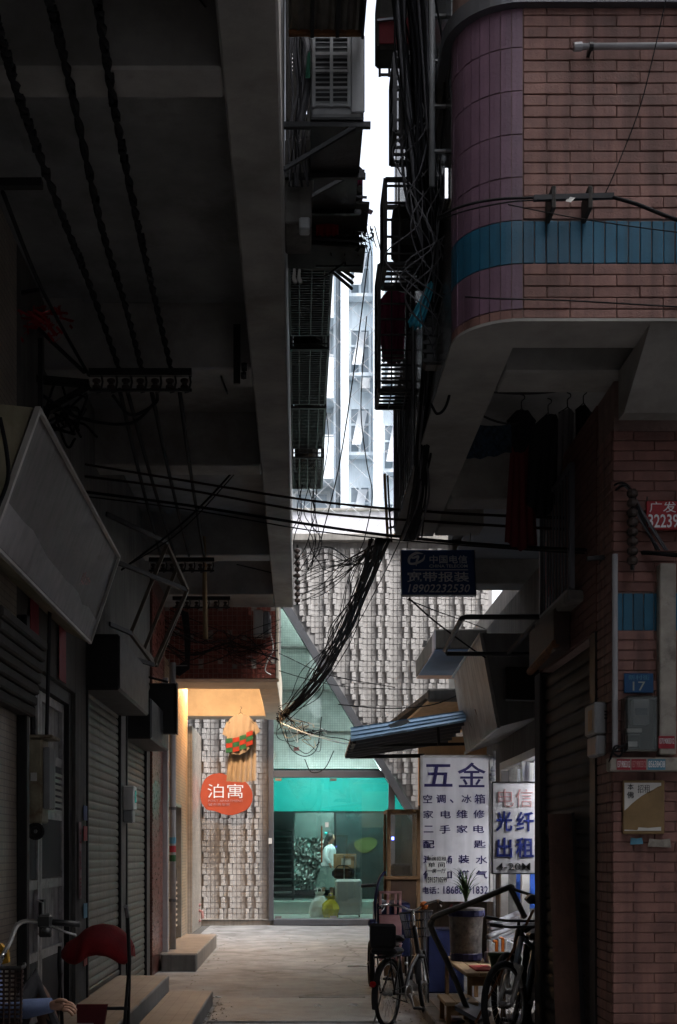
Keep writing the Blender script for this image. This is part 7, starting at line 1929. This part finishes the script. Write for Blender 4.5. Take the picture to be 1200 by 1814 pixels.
hb = obj('handlebar', B().tube(smooth_pts([P(6,1690,y),P(18,1668,y),P(30,1640,y),P(48,1632,y),P(70,1633,y)],7), .0125, 10), 'chrome', HB, smooth=True)
obj('grip', B().tube([P(92,1634,y), P(142,1638,y)], .017, 10), 'plastic_black', hb, smooth=True)
obj('brake_clamp', B().bbox(PX(68,y), PX(93,y), y-.03, y+.03, PZ(1645,y), PZ(1620,y), .012).bbox(PX(72,y), PX(94,y), y-.045, y-.032, PZ(1660,y), PZ(1640,y), .01), 'plastic_black', hb)
obj('bell', B().lathe([(.001,.02),(.02,.016),(.028,0),(.026,-.01)], P(82,1650,y-.06), 14), 'plastic_black', hb, smooth=True)
obj('brake_lever', B().tube(smooth_pts([P(92,1642,y-.03),P(112,1650,y-.05),P(135,1657,y-.05)],4), .007, 6), 'steel_bare', hb)
obj('stem', B().tube([P(6,1690,y), P(-25,1760,y+.0), P(-30,1900,y)], .014, 8), 'chrome', HB)
bk_ = B()
for k in range(14):
    zz = 1718+k*8
    bk_.tube([P(-60,zz,y-.1), P(36-k*.3,zz-1,y-.12), P(41-k*.3,zz-3,y-.05), P(41-k*.3,zz-6,y+.1)], .006, 5)
for k in range(10): bk_.tube([P(-56+k*10.5,1716,y-.12), P(-54+k*10,1830,y-.12)], .006, 5)
obj('basket', bk_, 'cable_brown', HB)
obj('basket_rim', B().tube([P(-60,1716,y-.1), P(38,1715,y-.12), P(43,1712,y-.04), P(43,1708,y+.12)], .011, 6), 'plastic_black', HB)
obj('front_wheel', B().ring(P(-80,1960,y+.1), .30, .022, 'y', 30, 6), 'rubber', HB)
obj('yellow_cloth', B().prism([P(0,1672,y+.02),P(12,1685,y+.02),P(14,1706,y+.02),P(0,1710,y+.02),P(-30,1700,y+.02)], (0,.05,0)), 'yellow_paint', HB)
# ================================================================== PEOPLE
def skin_body(name, joints, edges, m, parent, root=0, sub=2):
    me = bpy.data.meshes.new(name); me.from_pydata([j[0] for j in joints], edges, []); me.update()
    o = bpy.data.objects.new(name, me); COL.objects.link(o)
    o.modifiers.new('skin', 'SKIN'); ss = o.modifiers.new('sub', 'SUBSURF'); ss.levels = sub; ss.render_levels = sub
    if not me.skin_vertices: 
        bpy.context.view_layer.update()
    sv = me.skin_vertices[0].data
    for i, j in enumerate(joints): sv[i].radius = j[1] if isinstance(j[1], tuple) else (j[1], j[1]); sv[i].use_root = (i == root)
    bpy.context.view_layer.update()
    me2 = bpy.data.meshes.new_from_object(o.evaluated_get(bpy.context.evaluated_depsgraph_get()))
    bpy.data.objects.remove(o)
    me2.materials.clear()
    return obj(name, me2, m, parent, smooth=True)
# woman walking through the lobby
wy = 30.05; s = wy/F
wf = P(578,1581,wy); wf.z = fl+.312
H = 1.62
W = thing('person', 'woman with long dark hair, white blouse and grey skirt walking through the lobby', 'person', wf)
def w_(x, y, z): return wf+Vector((x, y, z*H))
hx = .10
J = [(w_(hx*.5,0,.50),.12),(w_(hx*.6,0,.62),.10),(w_(hx*.75,0,.74),.125),(w_(hx*.9,0,.815),.07),(w_(hx,0,.85),.045),(w_(hx+.01,0,.905),(.075,.085)),(w_(hx+.01,0,.965),(.07,.08)),
     (w_(hx*.6-.02,-.14,.78),.05),(w_(-.02,-.17,.64),.038),(w_(.10,-.19,.53),.03),(w_(.13,-.19,.48),.026),
     (w_(hx*.6+.02,.14,.78),.05),(w_(.13,.17,.64),.038),(w_(.22,.17,.55),.03),(w_(.26,.17,.52),.026),
     (w_(.0,-.08,.48),.085),(w_(-.03,-.08,.27),.058),(w_(-.12,-.08,.05),.036),(w_(-.06,-.08,.02),.03),
     (w_(.08,.08,.48),.085),(w_(.14,.08,.27),.058),(w_(.14,.08,.05),.036),(w_(.21,.08,.018),.03)]
Eg = [(0,1),(1,2),(2,3),(3,4),(4,5),(5,6),(2,7),(7,8),(8,9),(9,10),(2,11),(11,12),(12,13),(13,14),(0,15),(15,16),(16,17),(17,18),(0,19),(19,20),(20,21),(21,22)]
body = skin_body('body', J, Eg, 'skin', W)
def tube_cloth(name, rings, m, parent):
    b = B(); n = 18; vs = []
    for (c, rx, ry) in rings:
        for i in range(n):
            th = 2*math.pi*i/n; k = 1+.05*math.sin(th*5+c.z*9); vs.append(c+Vector((rx*k*math.cos(th), ry*k*math.sin(th), 0)))
    fs = [(i*n+j, i*n+(j+1)%n, (i+1)*n+(j+1)%n, (i+1)*n+j) for i in range(len(rings)-1) for j in range(n)]
    b._add(vs, fs); return obj(name, b, m, parent, smooth=True)
tube_cloth('blouse', [(w_(hx*.5,0,.52),.17,.18),(w_(hx*.6,0,.62),.155,.17),(w_(hx*.75,0,.74),.165,.19),(w_(hx*.85,0,.80),.12,.17),(w_(hx*.95,0,.835),.06,.08)], 'cloth_white', W)
for (k0,k1,k2) in ((7,8,9),(11,12,13)):
    obj('sleeve', B().tube([J[2][0].lerp(J[k0][0],.7), J[k0][0], J[k1][0], J[k1][0].lerp(J[k2][0],.75)], .068, 10, taper=[1,1.05,.9,.8]), 'cloth_white', W, smooth=True)
tube_cloth('skirt', [(w_(hx*.55,0,.58),.14,.155),(w_(.05,0,.50),.17,.18),(w_(.02,0,.35),.22,.21),(w_(0,0,.20),.27,.24)], 'cloth_green_grey', W)
hc = w_(hx+.01,0,.935)
b = B()
bm = bmesh.new(); bmesh.ops.create_icosphere(bm, subdivisions=3, radius=1)
for v in bm.verts: 
    v.co = Vector((v.co.x*.094-.018, v.co.y*.088, v.co.z*.118+.012)) + hc
    if v.co.z < hc.z-.02: v.co.x -= .03
b.bm(bm); 
hr = obj('hair', b, 'hair', W, smooth=True)
obj('hair_length', B().tube([hc+Vector((-.07,0,.02)), hc+Vector((-.11,0,-.12)), hc+Vector((-.15,0,-.30)), hc+Vector((-.17,0,-.45))], .062, 10, taper=[1,1,.8,.25]), 'hair', hr, smooth=True)
obj('hair_ribbon', B().bbox(hc.x-.15, hc.x-.08, hc.y-.05, hc.y+.05, hc.z+.08, hc.z+.14, .02), 'teal', hr)
bm = bmesh.new(); bmesh.ops.create_icosphere(bm, subdivisions=3, radius=1)
for v in bm.verts:
    q = v.co.copy(); f_ = 1
    v.co = Vector((q.x*.074+.026, q.y*.066*(1-.18*max(0,-q.z)), q.z*.105-.01)) + hc
    if abs(q.y) < .22 and -.15 < q.z < .2 and q.x > .85: v.co.x += .018
fc = obj('face', B().bm(bm), 'skin', W, smooth=True)
for s_ in (-1,1): obj('eye', B().lathe([(.001,-.004),(.010,0),(.001,.004)], hc+Vector((.092, s_*.028, .012)), 8, 'x'), 'hair', fc)
obj('mouth', B().bbox(hc.x+.085, hc.x+.093, hc.y-.02, hc.y+.02, hc.z-.062, hc.z-.052, .003), 'ink_red', fc)
# seated person at the lower left, mostly out of the picture
py_ = 6.9
SP = thing('person', 'seated person with pale blue sleeve, forearm and knee in the lower left corner', 'person', P(0,1900,py_))
hip = P(-55,1900,py_)
def pp_(px,py,dy=0): return P(px,py,py_+dy)
J = [(hip,.15),(pp_(-60,1800,.05),.14),(pp_(-60,1700,.05),.16),(pp_(-58,1640,.05),.06),(pp_(-55,1600,.05),.085),(pp_(-53,1560,.04),.08),
     (pp_(-30,1680,-.1),.065),(pp_(-5,1790,-.12),.05),(pp_(45,1788,-.16),.042),(pp_(88,1782,-.2),.030),
     (pp_(0,1860,-.12),.085),(pp_(66,1742,-.02),.064),(pp_(98,1850,-.05),.058),(pp_(100,1990,-.05),.045),(pp_(140,2010,-.15),.04),
     (pp_(-10,1890,.15),.085),(pp_(70,1840,.2),.066),(pp_(80,2000,.2),.045),(pp_(120,2010,.1),.04)]
Eg = [(0,1),(1,2),(2,3),(3,4),(4,5),(2,6),(6,7),(7,8),(8,9),(0,10),(10,11),(11,12),(12,13),(13,14),(0,15),(15,16),(16,17),(17,18)]
skin_body('body', J, Eg, 'skin_dark', SP)
obj('sleeve', B().tube([pp_(-34,1660,-.1), pp_(-30,1690,-.1), pp_(-5,1790,-.12), pp_(45,1788,-.16), pp_(91,1781,-.2)], .05, 12, taper=[1.4,1.5,1.25,1.1,.8]), 'cloth_blue', SP, smooth=True)
tube_cloth('shirt', [(hip+Vector((0,0,.0)),.18,.15),(pp_(-60,1800,.05),.18,.15),(pp_(-60,1700,.05),.20,.15),(pp_(-59,1655,.05),.10,.09)], 'cloth_blue', SP)
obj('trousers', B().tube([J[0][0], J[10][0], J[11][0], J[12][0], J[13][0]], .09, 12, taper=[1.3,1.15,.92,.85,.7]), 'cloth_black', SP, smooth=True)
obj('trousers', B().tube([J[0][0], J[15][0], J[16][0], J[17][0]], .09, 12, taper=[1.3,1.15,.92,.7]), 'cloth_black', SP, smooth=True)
# the hand: palm and five fingers
hb_ = B()
pal = [pp_(90,1782,-.2), pp_(104,1780,-.21), pp_(114,1782,-.21)]
hand = obj('hand', B().tube(smooth_pts(pal,4), .027, 10, taper=[.85,.95,1.05,1.15,1.2,1.2,1.15,1.1,.95]), 'skin', SP, smooth=True)
for k, (dz, L_) in enumerate(((.018,.95),(.006,1.05),(-.008,1.0),(-.020,.8))):
    a = pp_(112,1782,-.21)+Vector((0,-.006*k,dz)); 
    obj('finger', B().tube(smooth_pts([a, a+Vector((.034*L_,-.004,-.002)), a+Vector((.058*L_,-.008,-.014)), a+Vector((.070*L_,-.006,-.032))],4), .0092, 8, taper=[1.1]*4+[1.0]*4+[.95]*3+[.85,.7]), 'skin', hand, smooth=True)
a = pp_(100,1776,-.225)
obj('thumb', B().tube(smooth_pts([a, a+Vector((.022,-.018,.014)), a+Vector((.046,-.022,.012)), a+Vector((.062,-.016,.004))],4), .0105, 8, taper=[1.2]*4+[1.0]*5+[.95]*2+[.85,.7]), 'skin', hand, smooth=True)
o = thing('chair', 'low dark stool under the seated person, out of view', 'stool', (hip.x,hip.y,.0))
obj('seat', B().bbox(hip.x-.2, hip.x+.2, hip.y-.2, hip.y+.2, hip.z-.19, hip.z-.145, .015), 'wood_dark', o)
for (sx,sy) in ((-1,-1),(1,-1),(-1,1),(1,1)): obj('leg', B().bar((hip.x+sx*.16,hip.y+sy*.16,hip.z-.19),(hip.x+sx*.18,hip.y+sy*.18,.15),.035), 'wood_dark', o)
